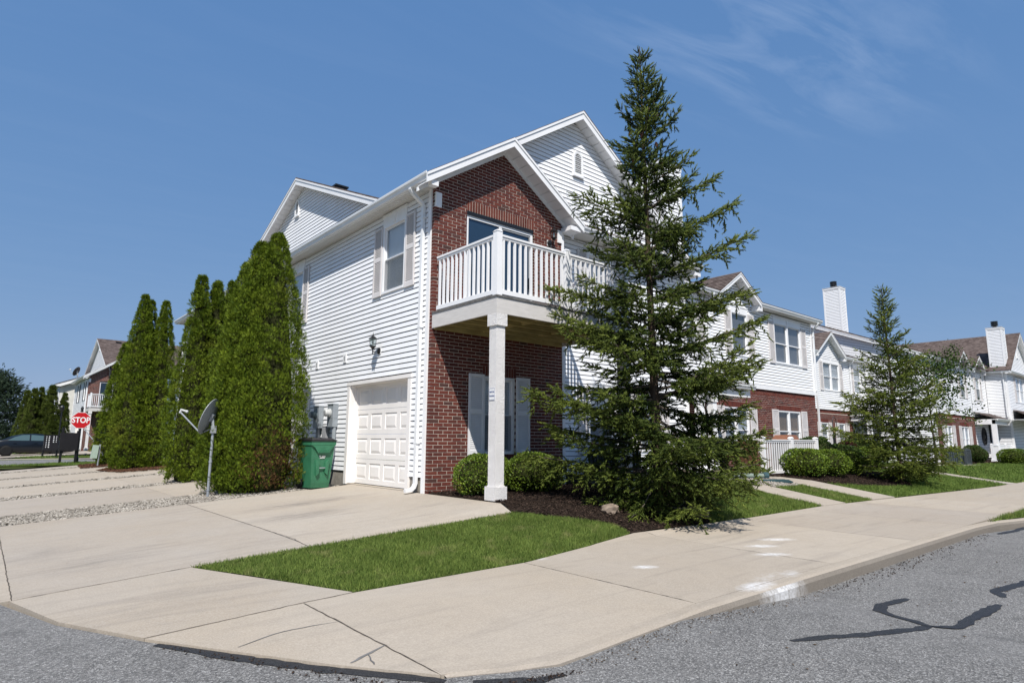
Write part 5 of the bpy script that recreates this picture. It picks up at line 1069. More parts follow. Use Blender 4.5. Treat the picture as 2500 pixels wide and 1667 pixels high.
# satellite dishes
def dish(name, base, hgt_pole, facing, scale, label, mat='dish_grey', tilt=0.0, facemat=None):
    b = Vector(base); f = Vector(facing).normalized(); root = thing(name, label, 'satellite dish', b); top = b+Z*hgt_pole
    m = MB(); m.tube([b-Z*0.1, b+Z*(hgt_pole*0.5), top], 0.024*scale+0.004, 10); p = part(m, 'mast', ['galv'], root)
    m = MB(); m.tube([b+Z*(hgt_pole*0.52), b+Z*(hgt_pole*0.55)], 0.031*scale+0.004, 10); m.tube([b+Z*0.12, b+Z*0.14], 0.031*scale+0.004, 10); part(m, 'mast_collar', ['galv'], p)
    c = top+Z*(0.27*scale)+f*(0.12*scale); side = f.cross(Z).normalized(); up = side.cross(f).normalized()
    R_, D_ = 0.34*scale, 0.065*scale; v = []; n, k = 28, 7
    m = MB()
    def ring(r, off): return [c+side*(R_*r*math.cos(2*math.pi*j/n))+up*(R_*1.12*r*math.sin(2*math.pi*j/n))+f*(D_*(r*r)-D_+off) for j in range(n)]
    rf = [ring(max(q/k, 0.02), 0.004) for q in range(k+1)]; rb = [ring(max(q/k, 0.02), -0.006) for q in range(k+1)]
    for a, bb in zip(rf[:-1], rf[1:]):
        for j in range(n): m.poly([a[j], a[(j+1) % n], bb[(j+1) % n], bb[j]], 0)
    for a, bb in zip(rb[:-1], rb[1:]):
        for j in range(n): m.poly([a[j], bb[j], bb[(j+1) % n], a[(j+1) % n]], 0)
    for j in range(n): m.poly([rf[-1][j], rf[-1][(j+1) % n], rb[-1][(j+1) % n], rb[-1][j]], 0)
    part(m, 'reflector', [facemat or mat], root, smooth=True)
    m = MB(); m.box(top.x-0.05*scale, top.x+0.05*scale, top.y-0.05*scale, top.y+0.05*scale, top.z-0.03, top.z+0.12*scale); m.tube([top+Z*0.05, c-f*(D_+0.02)], 0.035*scale, 6); m.hexa([c-f*(D_+.01)+side*a+up*bb for a, bb in ((-.09*scale, -.09*scale), (.09*scale, -.09*scale), (.09*scale, .09*scale), (-.09*scale, .09*scale))], [c-f*(D_+.045)+side*a+up*bb for a, bb in ((-.06*scale, -.06*scale), (.06*scale, -.06*scale), (.06*scale, .06*scale), (-.06*scale, .06*scale))]); part(m, 'mount', [mat], root)
    e0 = c-up*(R_*1.10); e1 = c+f*(0.56*scale)-up*(0.12*scale)
    m = MB(); m.tube([top+Z*0.08*scale, e0, e1], 0.014*scale+0.002, 8); part(m, 'feed_arm', ['galv'], root)
    m = MB(); m.tube([e1-up*0.02, e1+up*0.07*scale], 0.022*scale, 8); m.tube([e1+up*0.05*scale, e1+up*0.055*scale-f*0.10*scale], 0.022*scale, 8); m.tube([e1+up*0.055*scale-f*0.10*scale, e1+up*0.056*scale-f*0.14*scale], 0.030*scale, 8); part(m, 'receiver', ['meter_pale'], root)
    m = MB(); m.tube([top+Z*0.0-f*0.02, top-Z*0.10+side*0.05, top-Z*0.22+side*0.02, top-Z*0.32], 0.004, 5); part(m, 'cable', ['black_plastic'], root)
    return root
dish('satellite_dish', (-2.68, 3.86, gz(-2.68, 3.86)), 1.30, (-0.79, 0.57, 0.36), 1.0, 'grey satellite dish on a pole in the pebble strip beside the nearest arborvitae')
dish('satellite_dish', (-1.9, 24.3, -0.25), 1.0, (-0.66, 0.45, 0.35), 1.35, 'large dark satellite dish half hidden by the farthest arborvitae of the row', facemat='dish_dark')
dish('satellite_dish', (-1.75, 46.9, -0.15), 1.55, (-0.45, -0.6, 0.30), 0.95, 'small grey satellite dish above the black mailbox board')
dish('satellite_dish', (-0.25, 57.2, 5.95), 0.55, (-0.66, 0.52, 0.4), 1.15, 'dark satellite dish on the gutter of the far left house', facemat='dish_dark')
# wheeled bin
bx, by = -0.78, 3.08; bz = gz(bx, by)
def wheeled_bin():
    root = thing('wheeled_bin', 'green wheeled bin with black lid beside the nearest arborvitae', 'bin', (bx, by, bz)); ang = math.radians(6); ex = Vector((math.cos(ang), math.sin(ang), 0)); ey = Vector((-math.sin(ang), math.cos(ang), 0))
    # front (label side) faces -y
    P = lambda u, w, z: Vector((bx, by, bz))+ex*u+ey*w+Z*z
    def ringr(hw, f, bk, z): return [P(-hw, f, z), P(hw, f, z), P(hw, bk, z), P(-hw, bk, z)]
    m = MB(); rings = [(0.205, -0.20, 0.20, 0.02), (0.215, -0.215, 0.22, 0.12), (0.255, -0.255, 0.285, 0.72), (0.268, -0.268, 0.31, 0.90), (0.285, -0.30, 0.33, 0.905), (0.285, -0.30, 0.33, 0.985)]
    for a, b in zip(rings[:-1], rings[1:]): m.hexa(ringr(*a), ringr(*b), cap=False)
    m.poly(ringr(*rings[0])[::-1]); m.poly(ringr(*rings[-1])); body = part(m, 'bin_body', ['bin_green'], root)
    m = MB()   # moulded front: apron under the rim and the recessed grab
    ap = [(-0.27, 0.90), (0.27, 0.90), (0.21, 0.86), (0.125, 0.74), (-0.125, 0.74), (-0.21, 0.86)]
    m.hexa([P(u, -0.262 if z > 0.8 else -0.25, z) for u, z in ap], [P(u, -0.302, z) for u, z in ap])
    for k in range(5): uu = -0.10+k*0.05; m.hexa([P(uu-0.008, -0.302, 0.75), P(uu+0.008, -0.302, 0.75), P(uu+0.008, -0.302, 0.83), P(uu-0.008, -0.302, 0.83)], [P(uu-0.004, -0.312, 0.76), P(uu+0.004, -0.312, 0.76), P(uu+0.004, -0.312, 0.81), P(uu-0.004, -0.312, 0.81)])
    for s in (-1, 1): 
        sh = [(s*0.07, 0.55), (s*0.14, 0.60), (s*0.16, 0.55), (s*0.13, 0.27), (s*0.07, 0.33)]
        m.hexa([P(u, -0.235+0.045*(0.5-z)*0-0.0, z) for u, z in sh], [P(u, -0.275, z) for u, z in sh])
    part(m, 'moulded_front', ['bin_green'], root)
    m = MB(); m.tube([P(-0.085, -0.262, 0.43), P(0.085, -0.262, 0.43)], 0.012, 8); part(m, 'catch_bar', ['galv'], root)
    m = MB(); m.hexa(ringr(0.30, -0.315, 0.345, 0.985), ringr(0.30, -0.315, 0.345, 1.015), cap=True); m.hexa(ringr(0.285, -0.29, 0.33, 1.015), ringr(0.22, -0.20, 0.25, 1.055)); m.tube([P(-0.22, 0.36, 0.99), P(0.22, 0.36, 0.99)], 0.02, 8); part(m, 'lid', ['black_plastic'], root)
    for s in (-1, 1):
        m = MB(); m.lathe([(0.03, -0.03), (0.10, -0.028), (0.115, 0), (0.10, 0.028), (0.03, 0.03)], P(s*0.25, 0.20, 0.115), 18, axis=ex); part(m, 'wheel', ['rubber'], root)
    m = MB()
    r2 = random.Random(4)
    for row, (z0, n) in enumerate(((0.662, 8), (0.628, 6))):
        for k in range(n):
            if row == 0 and k == 2: continue
            u0 = -0.075+0.019*k+(0.018 if row else 0); h = 0.024
            dd = -0.262
            m.hexa([P(u0, dd+0.012, z0), P(u0+0.012, dd+0.012, z0), P(u0+0.012, dd-0.001, z0), P(u0, dd-0.001, z0)], [P(u0, dd+0.008, z0+h), P(u0+0.004, dd+0.008, z0+h), P(u0+0.004, dd-0.004, z0+h), P(u0, dd-0.004, z0+h)])
            if r2.random() < 0.7: m.hexa([P(u0+0.004, dd+0.008, z0+h-0.008), P(u0+0.014, dd+0.008, z0+h-0.008), P(u0+0.014, dd-0.004, z0+h-0.008), P(u0+0.004, dd-0.004, z0+h-0.008)], [P(u0+0.004, dd+0.008, z0+h), P(u0+0.014, dd+0.008, z0+h), P(u0+0.014, dd-0.004, z0+h), P(u0+0.004, dd-0.004, z0+h)])
    part(m, 'lettering', ['white_paint'], root)
    return root
wheeled_bin()
# electric meters and cable box on the garage wall
def meter(y, z, label, m1, m2, drop):
    root = thing('electric_meter', label, 'meter', (-0.06, y, z)); F = Fr((-0.012, y, z), (0, 1, 0), (-1, 0, 0))
    m = MB(); m.fbox(F, -0.15, 0.15, -0.26, 0.26, 0.0, 0.13); m.fbox(F, -0.155, 0.155, 0.255, 0.275, -0.005, 0.145); m.fbox(F, -0.152, 0.152, -0.06, -0.052, 0.0, 0.133); part(m, 'meter_box', [m1], root)
    c = F.p(0.03, 0.06, 0.13); m = MB(); m.lathe([(0.105, 0.0), (0.105, 0.025), (0.085, 0.03), (0.085, 0.10), (0.07, 0.125), (0, 0.13)], c, 18, axis=(-1, 0, 0)); mt = part(m, 'meter_dial', [m2], root, smooth=False)
    m = MB(); m.lathe([(0.055, 0.131), (0.055, 0.134), (0, 0.134)], c, 14, axis=(-1, 0, 0)); part(m, 'meter_face', ['utility_grey'], mt)
    if drop: m = MB(); m.tube([F.p(-0.10, -0.26, 0.06), F.p(-0.10, -0.5, 0.06), F.p(-0.11, -0.9, 0.07), F.p(-0.08, -1.1, 0.10), F.p(0.0, -1.35, 0.16), F.p(0.06, -1.62, 0.22)], 0.045, 8); part(m, 'conduit', ['meter_grey'], root)
    else: m = MB(); m.tube([F.p(0.0, -0.26, 0.06), F.p(0.0, -0.8, 0.06), F.p(0.0, -1.6, 0.06)], 0.05, 8); part(m, 'conduit', ['meter_grey'], root)
    return root
meter(3.92, 1.52, 'pale faced grey electric meter nearest the garage door', 'meter_grey', 'meter_pale', True)
meter(4.72, 1.50, 'dark faced grey electric meter nearest the arborvitae', 'meter_grey', 'ac_fin', False)
root = thing('cable_box', 'small grey cable box between the two electric meters', 'utility box', (-0.05, 4.32, 1.12)); m = MB(); m.box(-0.10, -0.014, 4.22, 4.42, 0.98, 1.28); m.box(-0.105, -0.014, 4.21, 4.43, 1.27, 1.285); part(m, 'box_cover', ['utility_grey'], root)
m = MB(); m.tube([(-0.06, 4.26, 0.98), (-0.07, 4.2, 0.90), (-0.06, 4.12, 0.93), (-0.05, 4.08, 1.0)], 0.008, 5); m.tube([(-0.06, 4.36, 0.98), (-0.09, 4.30, 0.86), (-0.06, 4.18, 0.80)], 0.008, 5); part(m, 'cable', ['black_plastic'], root)
# small visitor sign on the balcony column
xs_, ys0 = 0.020, -1.925
root = thing('parking_sign', 'tiny white visitor parking plate on the balcony column', 'sign', (xs_, ys0, 1.72)); m = MB(); m.box(xs_-0.004, xs_+0.004, ys0-0.072, ys0+0.072, 1.62, 1.82); part(m, 'plate', ['white_paint'], root)
m = MB()
for a in ((ys0-0.070, ys0-0.064, 1.622, 1.818), (ys0+0.064, ys0+0.070, 1.622, 1.818), (ys0-0.064, ys0+0.064, 1.622, 1.628), (ys0-0.064, ys0+0.064, 1.812, 1.818)): m.box(xs_-0.0052, xs_-0.004, *a)
part(m, 'border', ['sign_blue'], root)
text_mesh('lettering', 'VISITOR', 0.034, 'sign_blue', root, (xs_-0.0055, ys0, 1.755), (0, -1, 0), (0, 0, 1), 0.0008, 0.0012); text_mesh('lettering', 'PARKING', 0.032, 'sign_blue', root, (xs_-0.0055, ys0, 1.69), (0, -1, 0), (0, 0, 1), 0.0008, 0.0012)
# stop sign on its decorative post
def stop_sign(x, y):
    b = Vector((x, y, -0.22)); root = thing('stop_sign', 'red octagonal stop sign on a black finial post at the far corner', 'sign', b); m = MB(); m.tube([b, b+Z*2.46], 0.055, 10); m.lathe([(0.085, 0), (0.085, 0.25), (0.06, 0.3)], b, 10); m.lathe([(0.05, 2.42), (0.075, 2.46), (0.04, 2.50), (0.07, 2.56), (0.05, 2.64), (0.0, 2.70)], b, 10); part(m, 'post', ['black_metal'], root)
    n = Vector((-0.10, -0.995, 0)).normalized(); r = Vector((-n.y, n.x, 0)); c = b+Z*2.02+n*0.07
    def octo(R_, d): return [c+n*d+(r*math.cos(math.pi/8+k*math.pi/4)+Z*math.sin(math.pi/8+k*math.pi/4))*R_ for k in range(8)]
    m = MB(); m.hexa(octo(0.412, -0.002), octo(0.412, 0.002)); part(m, 'sign_edge', ['white_paint'], root); m = MB(); m.hexa(octo(0.392, 0.0025), octo(0.392, 0.0035)); part(m, 'sign_face', ['sign_red'], root)
    text_mesh('lettering', 'STOP', 0.37, 'white_paint', root, c+n*0.006, r, Z, 0.001, 0.010, sx=0.80); return root
stop_sign(-2.72, 26.0)
# mailbox cluster and notice board
def pedestal_mail(x, y, label, n, labels):
    b = Vector((x, y, -0.2)); root = thing('mailbox_cluster', label, 'mailbox', b); m = MB(); m.box(x-0.36, x+0.36, y, y+0.42, 0.22, 1.12); m.box(x-0.38, x+0.38, y-0.02, y+0.44, 1.12, 1.15); part(m, 'cabinet', ['black_plastic'], root)
    for s in (-1, 1): m = MB(); m.box(x+s*0.34-0.05, x+s*0.34+0.05, y+0.1, y+0.2, -0.25, 0.25); part(m, 'leg', ['black_metal'], root)
    for cx_ in (-0.24, -0.11, 0.11, 0.24):
        for k in range(7):
            if cx_ > 0 and k > 3: continue
            m = MB(); w = 0.028 if abs(cx_) < .2 else 0.016; z_ = 1.04-k*0.105; m.box(x+cx_-w, x+cx_+w, y-0.006, y-0.001, z_-0.024, z_+0.024); part(m, 'number_tag', ['white_paint'], root)
    return root
pedestal_mail(-2.98, 37.0, 'black mailbox cluster with white number tags across the far street', 7, True)
root = thing('notice_board', 'black board between two dark posts under the stop sign', 'notice board', (-3.15, 25.4, -0.2)); m = MB(); m.box(-3.50, -2.80, 25.36, 25.44, 0.40, 1.20); part(m, 'board', ['black_plastic'], root)
for xx, h in ((-3.40, 1.46), (-2.82, 1.30)): m = MB(); m.box(xx-0.05, xx+0.05, 25.44, 25.54, -0.3, h); part(m, 'post', ['black_metal'], root)
# cable pedestal
root = thing('cable_pedestal', 'pale green cable pedestal on a thin stake near the far mulch', 'utility box', (-2.72, 20.2, -0.2)); m = MB(); m.tube([(-2.58, 20.2, -0.25), (-2.56, 20.2, 0.72)], 0.03, 8); part(m, 'stake', ['galv'], root); m = MB(); m.hexa([(-2.86, 20.12, 0.18), (-2.64, 20.12, 0.16), (-2.64, 20.26, 0.16), (-2.86, 20.26, 0.18)], [(-2.80, 20.12, 0.70), (-2.60, 20.12, 0.68), (-2.60, 20.26, 0.68), (-2.80, 20.26, 0.70)]); part(m, 'housing', ['ped_green'], root)
root = thing('lamp_post', 'slim black lamp post before the far arborvitaes', 'lamp post', (-2.33, 41, -0.2)); m = MB(); m.tube([(-2.33, 41, -0.3), (-2.33, 41, 2.75)], 0.045, 8); part(m, 'pole', ['black_metal'], root); m = MB(); m.lathe([(0.05, 2.72), (0.11, 2.78), (0.14, 3.0), (0.10, 3.06), (0, 3.14)], (-2.33, 41, 0), 8); part(m, 'lamp_head', ['black_metal'], root)
# parked saloon car, nose to the house
def car(cx, cy, cz):
    root = thing('parked_car', 'dark saloon car parked on the far driveway behind the mailboxes', 'car', (cx, cy, cz)); L_ = 4.75
    # side profile stations: x, low z, belt z, roof z (None = no cabin), half width low/belt/roof
    st = [(-2.36, .42, .72, .72, .62), (-2.30, .28, .86, .88, .74), (-1.95, .22, .93, .96, .85), (-1.55, .20, .94, 1.06, .88), (-1.15, .20, .95, 1.27, .89), (-0.6, .20, .95, 1.42, .90), (0.0, .20, .94, 1.46, .90), (0.5, .20, .93, 1.42, .90), (1.0, .20, .92, 1.22, .89), (1.38, .20, .91, .98, .88), (1.8, .21, .84, .87, .85), (2.15, .24, .72, .76, .80), (2.34, .34, .60, .63, .70), (2.40, .42, .54, .55, .58)]
    m = MB(); rings = []
    for (x, zl, zb, zr, hw) in st:
        cabin = zr-zb > 0.15; rw = hw*(0.70 if cabin else 0.90)
        half = [(hw*0.86, zl), (hw*0.985, zl+(zb-zl)*0.25), (hw, zl+(zb-zl)*0.6), (hw*0.965, zb), ((hw*0.965*0.4+rw*0.6), zb+(zr-zb)*0.62), (rw, zr-(0.05 if cabin else 0.01)), (rw*0.55, zr)]
        rings.append([Vector((cx+x, cy-a, cz+z)) for a, z in half]+[Vector((cx+x, cy+a, cz+z)) for a, z in half[::-1]])
    n = len(rings[0]); i = 0
    m.v += [tuple(p) for r_ in rings for p in r_]
    for k in range(len(rings)-1):
        for j in range(n): m.f.append((k*n+j, k*n+(j+1) % n, (k+1)*n+(j+1) % n, (k+1)*n+j)); m.m.append(0)
    m.f.append(tuple(range(n-1, -1, -1))); m.f.append(tuple(range((len(rings)-1)*n, len(rings)*n))); m.m += [0, 0]
    body = part(m, 'body', ['car_paint'], root, smooth=True)
    def q(nm, pts, off):
        g = MB(); g.poly([(cx+x, cy+s*off(x, z), cz+z) for x, z in pts]); return g
    for s in (-1, 1):
        off = lambda x, z: s*(-1)*-1*(0.878-(z-0.94)*0.48)+s*0.012
        for nm, pts in (('rear_window', [(-1.35, 0.99), (-0.22, 0.985), (-0.22, 1.37), (-0.62, 1.35), (-1.0, 1.22)]), ('front_window', [(-0.14, 0.985), (1.12, 0.965), (0.86, 1.13), (0.50, 1.31), (-0.14, 1.37)])):
            g = MB(); g.poly([(cx+x, cy+off(x, z), cz+z) for x, z in pts]); part(g, 'side_window', ['car_glass'], root)
        for wx in (-1.36, 1.34):
            g = MB(); o = Vector((cx+wx, cy+s*0.80, cz+0.325)); g.lathe([(0.20, -0.10), (0.31, -0.10), (0.325, -0.06), (0.325, 0.08), (0.30, 0.105), (0.22, 0.105)], o, 26, axis=(0, s, 0)); w = part(g, 'wheel', ['rubber'], root, smooth=True)
            g = MB(); g.lathe([(0.225, 0.07), (0.225, 0.10), (0.205, 0.10), (0.205, 0.03), (0.0, 0.03)], o, 24, axis=(0, s, 0)); g.lathe([(0.055, 0.03), (0.05, 0.095), (0, 0.10)], o, 10, axis=(0, s, 0))
            for k in range(6):
                an = k*math.pi/3; d = Vector((math.cos(an), 0, math.sin(an))); t_ = Vector((-math.sin(an), 0, math.cos(an))); y_ = Vector((0, s, 0))
                g.hexa([o+d*0.03+t_*0.035+y_*0.05, o+d*0.03-t_*0.035+y_*0.05, o+d*0.21-t_*0.045+y_*0.05, o+d*0.21+t_*0.045+y_*0.05], [o+d*0.03+t_*0.03+y_*0.098, o+d*0.03-t_*0.03+y_*0.098, o+d*0.21-t_*0.035+y_*0.098, o+d*0.21+t_*0.035+y_*0.098])
            part(g, 'rim', ['chrome'], w)
            g = MB(); g.lathe([(0.335, 0.0), (0.335, 0.012), (0.375, 0.012), (0.375, 0.0)], Vector((cx+wx, cy+s*0.872, cz+0.335)), 26, axis=(0, s, 0)); part(g, 'wheel_arch', ['rubber'], root)
        g = MB(); g.box(cx+1.0, cx+1.16, cy+s*0.96-0.07, cy+s*0.96+0.07, cz+0.95, cz+1.08); part(g, 'mirror', ['car_paint'], root)
        for hx in (-0.95, 0.12): g = MB(); g.box(cx+hx-0.10, cx+hx+0.10, cy+s*0.895-0.02, cy+s*0.895+0.02, cz+0.80, cz+0.83); part(g, 'door_handle', ['car_paint'], root)
        g = MB(); g.box(cx-2.36, cx-2.12, cy+s*0.62-0.12, cy+s*0.62+0.12, cz+0.70, cz+0.84); part(g, 'tail_light', ['paint_red_lamp'], root)
        g = MB(); g.box(cx+2.12, cx+2.33, cy+s*0.60-0.13, cy+s*0.60+0.13, cz+0.56, cz+0.66); part(g, 'headlight', ['chrome'], root)
    g = MB(); g.poly([(cx+1.06, cy-0.62, cz+1.20), (cx+1.06, cy+0.62, cz+1.20), (cx+0.52, cy+0.56, cz+1.435), (cx+0.52, cy-0.56, cz+1.435)]); part(g, 'windscreen', ['car_glass'], root)
    return root
car(-3.55, 43.2, -0.21)
# white picket fence before the middle house
fr = thing('picket_fence', 'white vinyl picket fence with three square posts before the brick house', 'fence', (13.6, -0.35, -0.1)); fy = -0.40
def fpost(x, y, par, h=1.10, s=0.065): 
    m = MB(); m.box(x-s, x+s, y-s, y+s, -0.25, h); m.hexa([(x-s-.015, y-s-.015, h), (x+s+.015, y-s-.015, h), (x+s+.015, y+s+.015, h), (x-s-.015, y+s+.015, h)], [(x-.03, y-.03, h+.05), (x+.03, y-.03, h+.05), (x+.03, y+.03, h+.05), (x-.03, y+.03, h+.05)]); m.box(x-s-.03, x+s+.03, y-s-.03, y+s+.03, -0.25, -0.0); return part(m, 'post', ['vinyl'], par)
pk = MB(); pk.box(-0.021, 0.021, -0.015, 0.015, 0.08, 0.99); pkm = pk.mesh('picket', ['vinyl'])
for x in (11.80, 13.64, 15.44): fpost(x, fy, fr)
for a, b in ((11.865, 13.575), (13.705, 15.375)):
    m = MB(); m.box(a, b, fy-0.025, fy+0.025, 0.97, 1.02); m.box(a, b, fy-0.042, fy+0.042, 1.02, 1.055); part(m, 'top_rail', ['vinyl'], fr); m = MB(); m.box(a, b, fy-0.03, fy+0.03, 0.02, 0.11); part(m, 'bottom_rail', ['vinyl'], fr)
    n = 12
    for k in range(n): link('picket', pkm, fr, (a+(b-a)*(k+0.5)/n, fy, 0))
m = MB(); m.box(11.62, 11.67, -0.32, 0.45, -0.05, 1.0); tag(part(m, 'wood_panel', ['brown_door']), 'plain brown wood panel beside the left fence post', 'panel')
grill = thing('grill', 'covered barbecue grill showing above the picket fence', 'grill', (14.9, 0.3, -0.05)); m = MB(); m.box(14.35, 15.25, 0.05, 0.6, 0.05, 0.95); part(m, 'cart', ['grill_cover'], grill); m = MB(); m.hexa([(14.25, 0.0, 0.95), (15.35, 0.0, 0.95), (15.35, 0.62, 0.95), (14.25, 0.62, 0.95)], [(14.45, 0.1, 1.22), (15.1, 0.1, 1.22), (15.1, 0.52, 1.22), (14.45, 0.52, 1.22)]); part(m, 'hood', ['grill_brown'], grill); m = MB(); m.box(13.95, 14.3, 0.05, 0.55, 0.95, 1.05); m.box(15.32, 15.7, 0.05, 0.55, 0.95, 1.05); part(m, 'side_shelf', ['grill_cover'], grill)
# drain pipe and splash block
root = thing('drain_pipe', 'corrugated green drain pipe ending beside the house walk', 'pipe', (9.5, -1.2, gz(9.5, -1.2))); m = MB(); pts = []; rr = []
for k in range(60):
    t_ = k/59; x = 8.75+0.95*t_; y = -0.85-0.60*t_; pts.append((x, y, gz(x, y)+0.09)); rr.append(0.062+(0.010 if k % 2 else 0))
m.tube(pts, rr, 12); part(m, 'corrugated_tube', ['pipe_green'], root); m = MB(); e = Vector(pts[-1]); dd = (e-Vector(pts[-2])).normalized(); m.tube([e, e+dd*0.13], 0.10, 12); part(m, 'end_collar', ['splash_green'], root)
root = thing('splash_block', 'long dark green splash block lying on pebbles by the walk', 'splash block', (9.6, -2.0, gz(9.6, -2))); m = MB(); F = Fr((9.05, -1.62, gz(9.5, -2)+0.01), Vector((0.84, -0.54, 0)).normalized(), Vector((-0.54, -0.84, 0)).normalized())
m.fbox(F, 0, 0.95, 0, 0.025, -0.095, 0.095); m.fbox(F, 0, 0.82, 0.025, 0.08, -0.10, -0.08); m.fbox(F, 0, 0.82, 0.025, 0.08, 0.08, 0.10); m.fbox(F, 0, 0.03, 0.025, 0.09, -0.08, 0.08); m.fprism(F, [(0.82, 0.025), (0.95, 0.025), (0.82, 0.08)], 0.08, 0.10); m.fprism(F, [(0.82, 0.025), (0.95, 0.025), (0.82, 0.08)], -0.10, -0.08); part(m, 'trough', ['splash_green'], root)
# cooling units
def ac_unit(x, y, z, w, h, label):
    root = thing('cooling_unit', label, 'air conditioner', (x, y, z)); m = MB(); m.box(x-w/2-0.06, x+w/2+0.06, y-w/2-0.06, y+w/2+0.06, z-0.08, z+0.05); part(m, 'base_pad', ['concrete_far'], root); m = MB(); m.box(x-w/2+.02, x+w/2-.02, y-w/2+.02, y+w/2-.02, z+0.05, z+h-0.05); part(m, 'coil', ['ac_fin'], root)
    m = MB()
    for sx in (-1, 1):
        for sy in (-1, 1): m.box(x+sx*w/2-.05, x+sx*w/2+.05, y+sy*w/2-.05, y+sy*w/2+.05, z+.05, z+h-.05)
    m.box(x-w/2-.03, x+w/2+.03, y-w/2-.03, y+w/2+.03, z+h-.06, z+h); m.box(x-w/2-.03, x+w/2+.03, y-w/2-.03, y+w/2+.03, z+.05, z+.12); part(m, 'frame', ['ac_dark'], root)
    m = MB()
    for k in range(9):
        q = -w/2+w*(k+.5)/9; m.box(x+q-.015, x+q+.015, y-w/2-.015, y-w/2+.02, z+.12, z+h-.06); m.box(x-w/2-.015, x-w/2+.02, y+q-.015, y+q+.015, z+.12, z+h-.06)
    part(m, 'louvre_guard', ['ac_dark'], root)
    m = MB(); m.lathe([(w*.42, 0), (w*.42, .02), (w*.36, .03), (w*.10, .04), (0, .04)], (x, y, z+h), 20); part(m, 'fan_grille', ['black_metal'], root); return root
ac_unit(33.2, -0.05, gz(33.2, 0), 0.86, 0.84, 'dark slatted cooling unit on the lawn before the far brick wall')
ac_unit(4.72, -0.55, gz(4.7, -0.5), 0.74, 0.76, 'dark cooling unit behind the large spruce at the siding wall')
root = thing('utility_cabinet', 'grey metal utility cabinet behind the row of boxwoods', 'utility box', (19.8, 0.4, -0.1)); m = MB(); m.box(19.42, 20.15, 0.2, 0.7, -0.2, 0.80); m.box(19.38, 20.19, 0.16, 0.74, 0.80, 0.86); part(m, 'cabinet', ['utility_grey'], root); m = MB(); m.lathe([(0.05, 0), (0.05, 0.012), (0, 0.013)], (19.8, 0.195, 0.42), 12, axis=(0, -1, 0)); part(m, 'lock', ['white_paint'], root)
# shepherd hook with bird feeder and far fence pieces
root = thing('shepherd_hook', 'thin black shepherd hook rising behind the bushes', 'garden hook', (20.2, 1.0, -0.1)); m = MB(); hx, hy = 20.25, 0.95
pts = [(hx, hy, -0.2), (hx, hy, 1.75)]+[(hx+0.19*(1-math.cos(a)), hy, 1.75+0.26*math.sin(a)) for a in np.linspace(0.2, math.pi, 8)]+[(hx+0.39, hy, 1.60), (hx+0.45, hy, 1.53), (hx+0.52, hy, 1.57), (hx+0.53, hy, 1.66)]
m.tube(pts, 0.014, 6); part(m, 'hook_rod', ['black_metal'], root)
root = thing('bird_feeder', 'dark tube bird feeder before the recessed brick house', 'bird feeder', (24.4, 2.6, 0.6)); m = MB(); m.tube([(24.4, 2.6, -0.2), (24.4, 2.6, 0.75)], 0.015, 6); part(m, 'stake', ['black_metal'], root); m = MB(); m.lathe([(0.10, 0.75), (0.10, 0.80), (0.06, 0.80), (0.06, 1.30), (0.13, 1.31), (0.02, 1.42), (0, 1.43)], (24.4, 2.6, 0), 10); part(m, 'feeder_tube', ['black_metal'], root)
f2 = thing('picket_fence', 'white picket fence closing the far right porch', 'fence', (45, 0.45, -0.3))
for x in (42.6, 44.4, 46.2, 48.0): fpost(x, 0.42, f2, 0.93)
for a, b in ((42.6, 44.4), (44.4, 46.2), (46.2, 48.0)):
    m = MB(); m.box(a+.065, b-.065, 0.39, 0.45, 0.82, 0.90); part(m, 'top_rail', ['vinyl'], f2); m = MB(); m.box(a+.065, b-.065, 0.39, 0.45, -0.22, -0.12); part(m, 'bottom_rail', ['vinyl'], f2)
    n = 7 if a < 44 else 14
    for k in range(n): x = a+.1+(b-a-.2)*(k+.5)/n; w = 0.03 if a < 44 else 0.055; mm = MB(); mm.box(x-w, x+w, 0.40, 0.44, -0.12, 0.82); part(mm, 'picket', ['vinyl'], f2)
root = thing('path_light', 'small black path light before the far right fence', 'path light', (41.5, -0.2, -0.3)); m = MB(); m.tube([(41.5, -0.2, -0.35), (41.5, -0.2, 0.02)], 0.025, 8); part(m, 'stem', ['black_metal'], root); m = MB(); m.lathe([(0.11, 0.0), (0.10, 0.03), (0.03, 0.06), (0, 0.07)], (41.5, -0.2, 0.0), 10); part(m, 'cap', ['black_metal'], root)
root = thing('potted_plant', 'clay pot with spiky plant on the far right porch', 'potted plant', (44.3, 0.9, 0.2)); m = MB(); m.lathe([(0.10, 0.2), (0.16, 0.5), (0.17, 0.55), (0.13, 0.55), (0, 0.52)], (44.4, 0.75, 0.1), 12); part(m, 'pot', ['clay'], root)
# rocks in the mulch
for x, y, s, lb in ((1.55, -3.1, 0.13, 'brown field stone lying in the mulch left of the large spruce'), (3.15, -3.72, 0.16, 'brown field stone at the foot of the large spruce by the walk')):
    j = 1+0.14*RNG.normal(size=ICO_V.shape); bm = bmesh.new(); bmesh.ops.create_icosphere(bm, subdivisions=2, radius=1)
    for v in bm.verts: n_ = Vector(v.co); v.co = Vector((n_.x*s*1.25, n_.y*s, n_.z*s*0.7))*(1+0.18*math.sin(n_.x*5+n_.y*4)+0.1*math.cos(n_.z*7+n_.y*3))
    me = bpy.data.meshes.new('rock'); bm.to_mesh(me); bm.free(); me.materials.append(MATS['rock']); tag(link('rock', me, None, (x, y, gz(x, y)+s*0.35)), lb, 'rock')

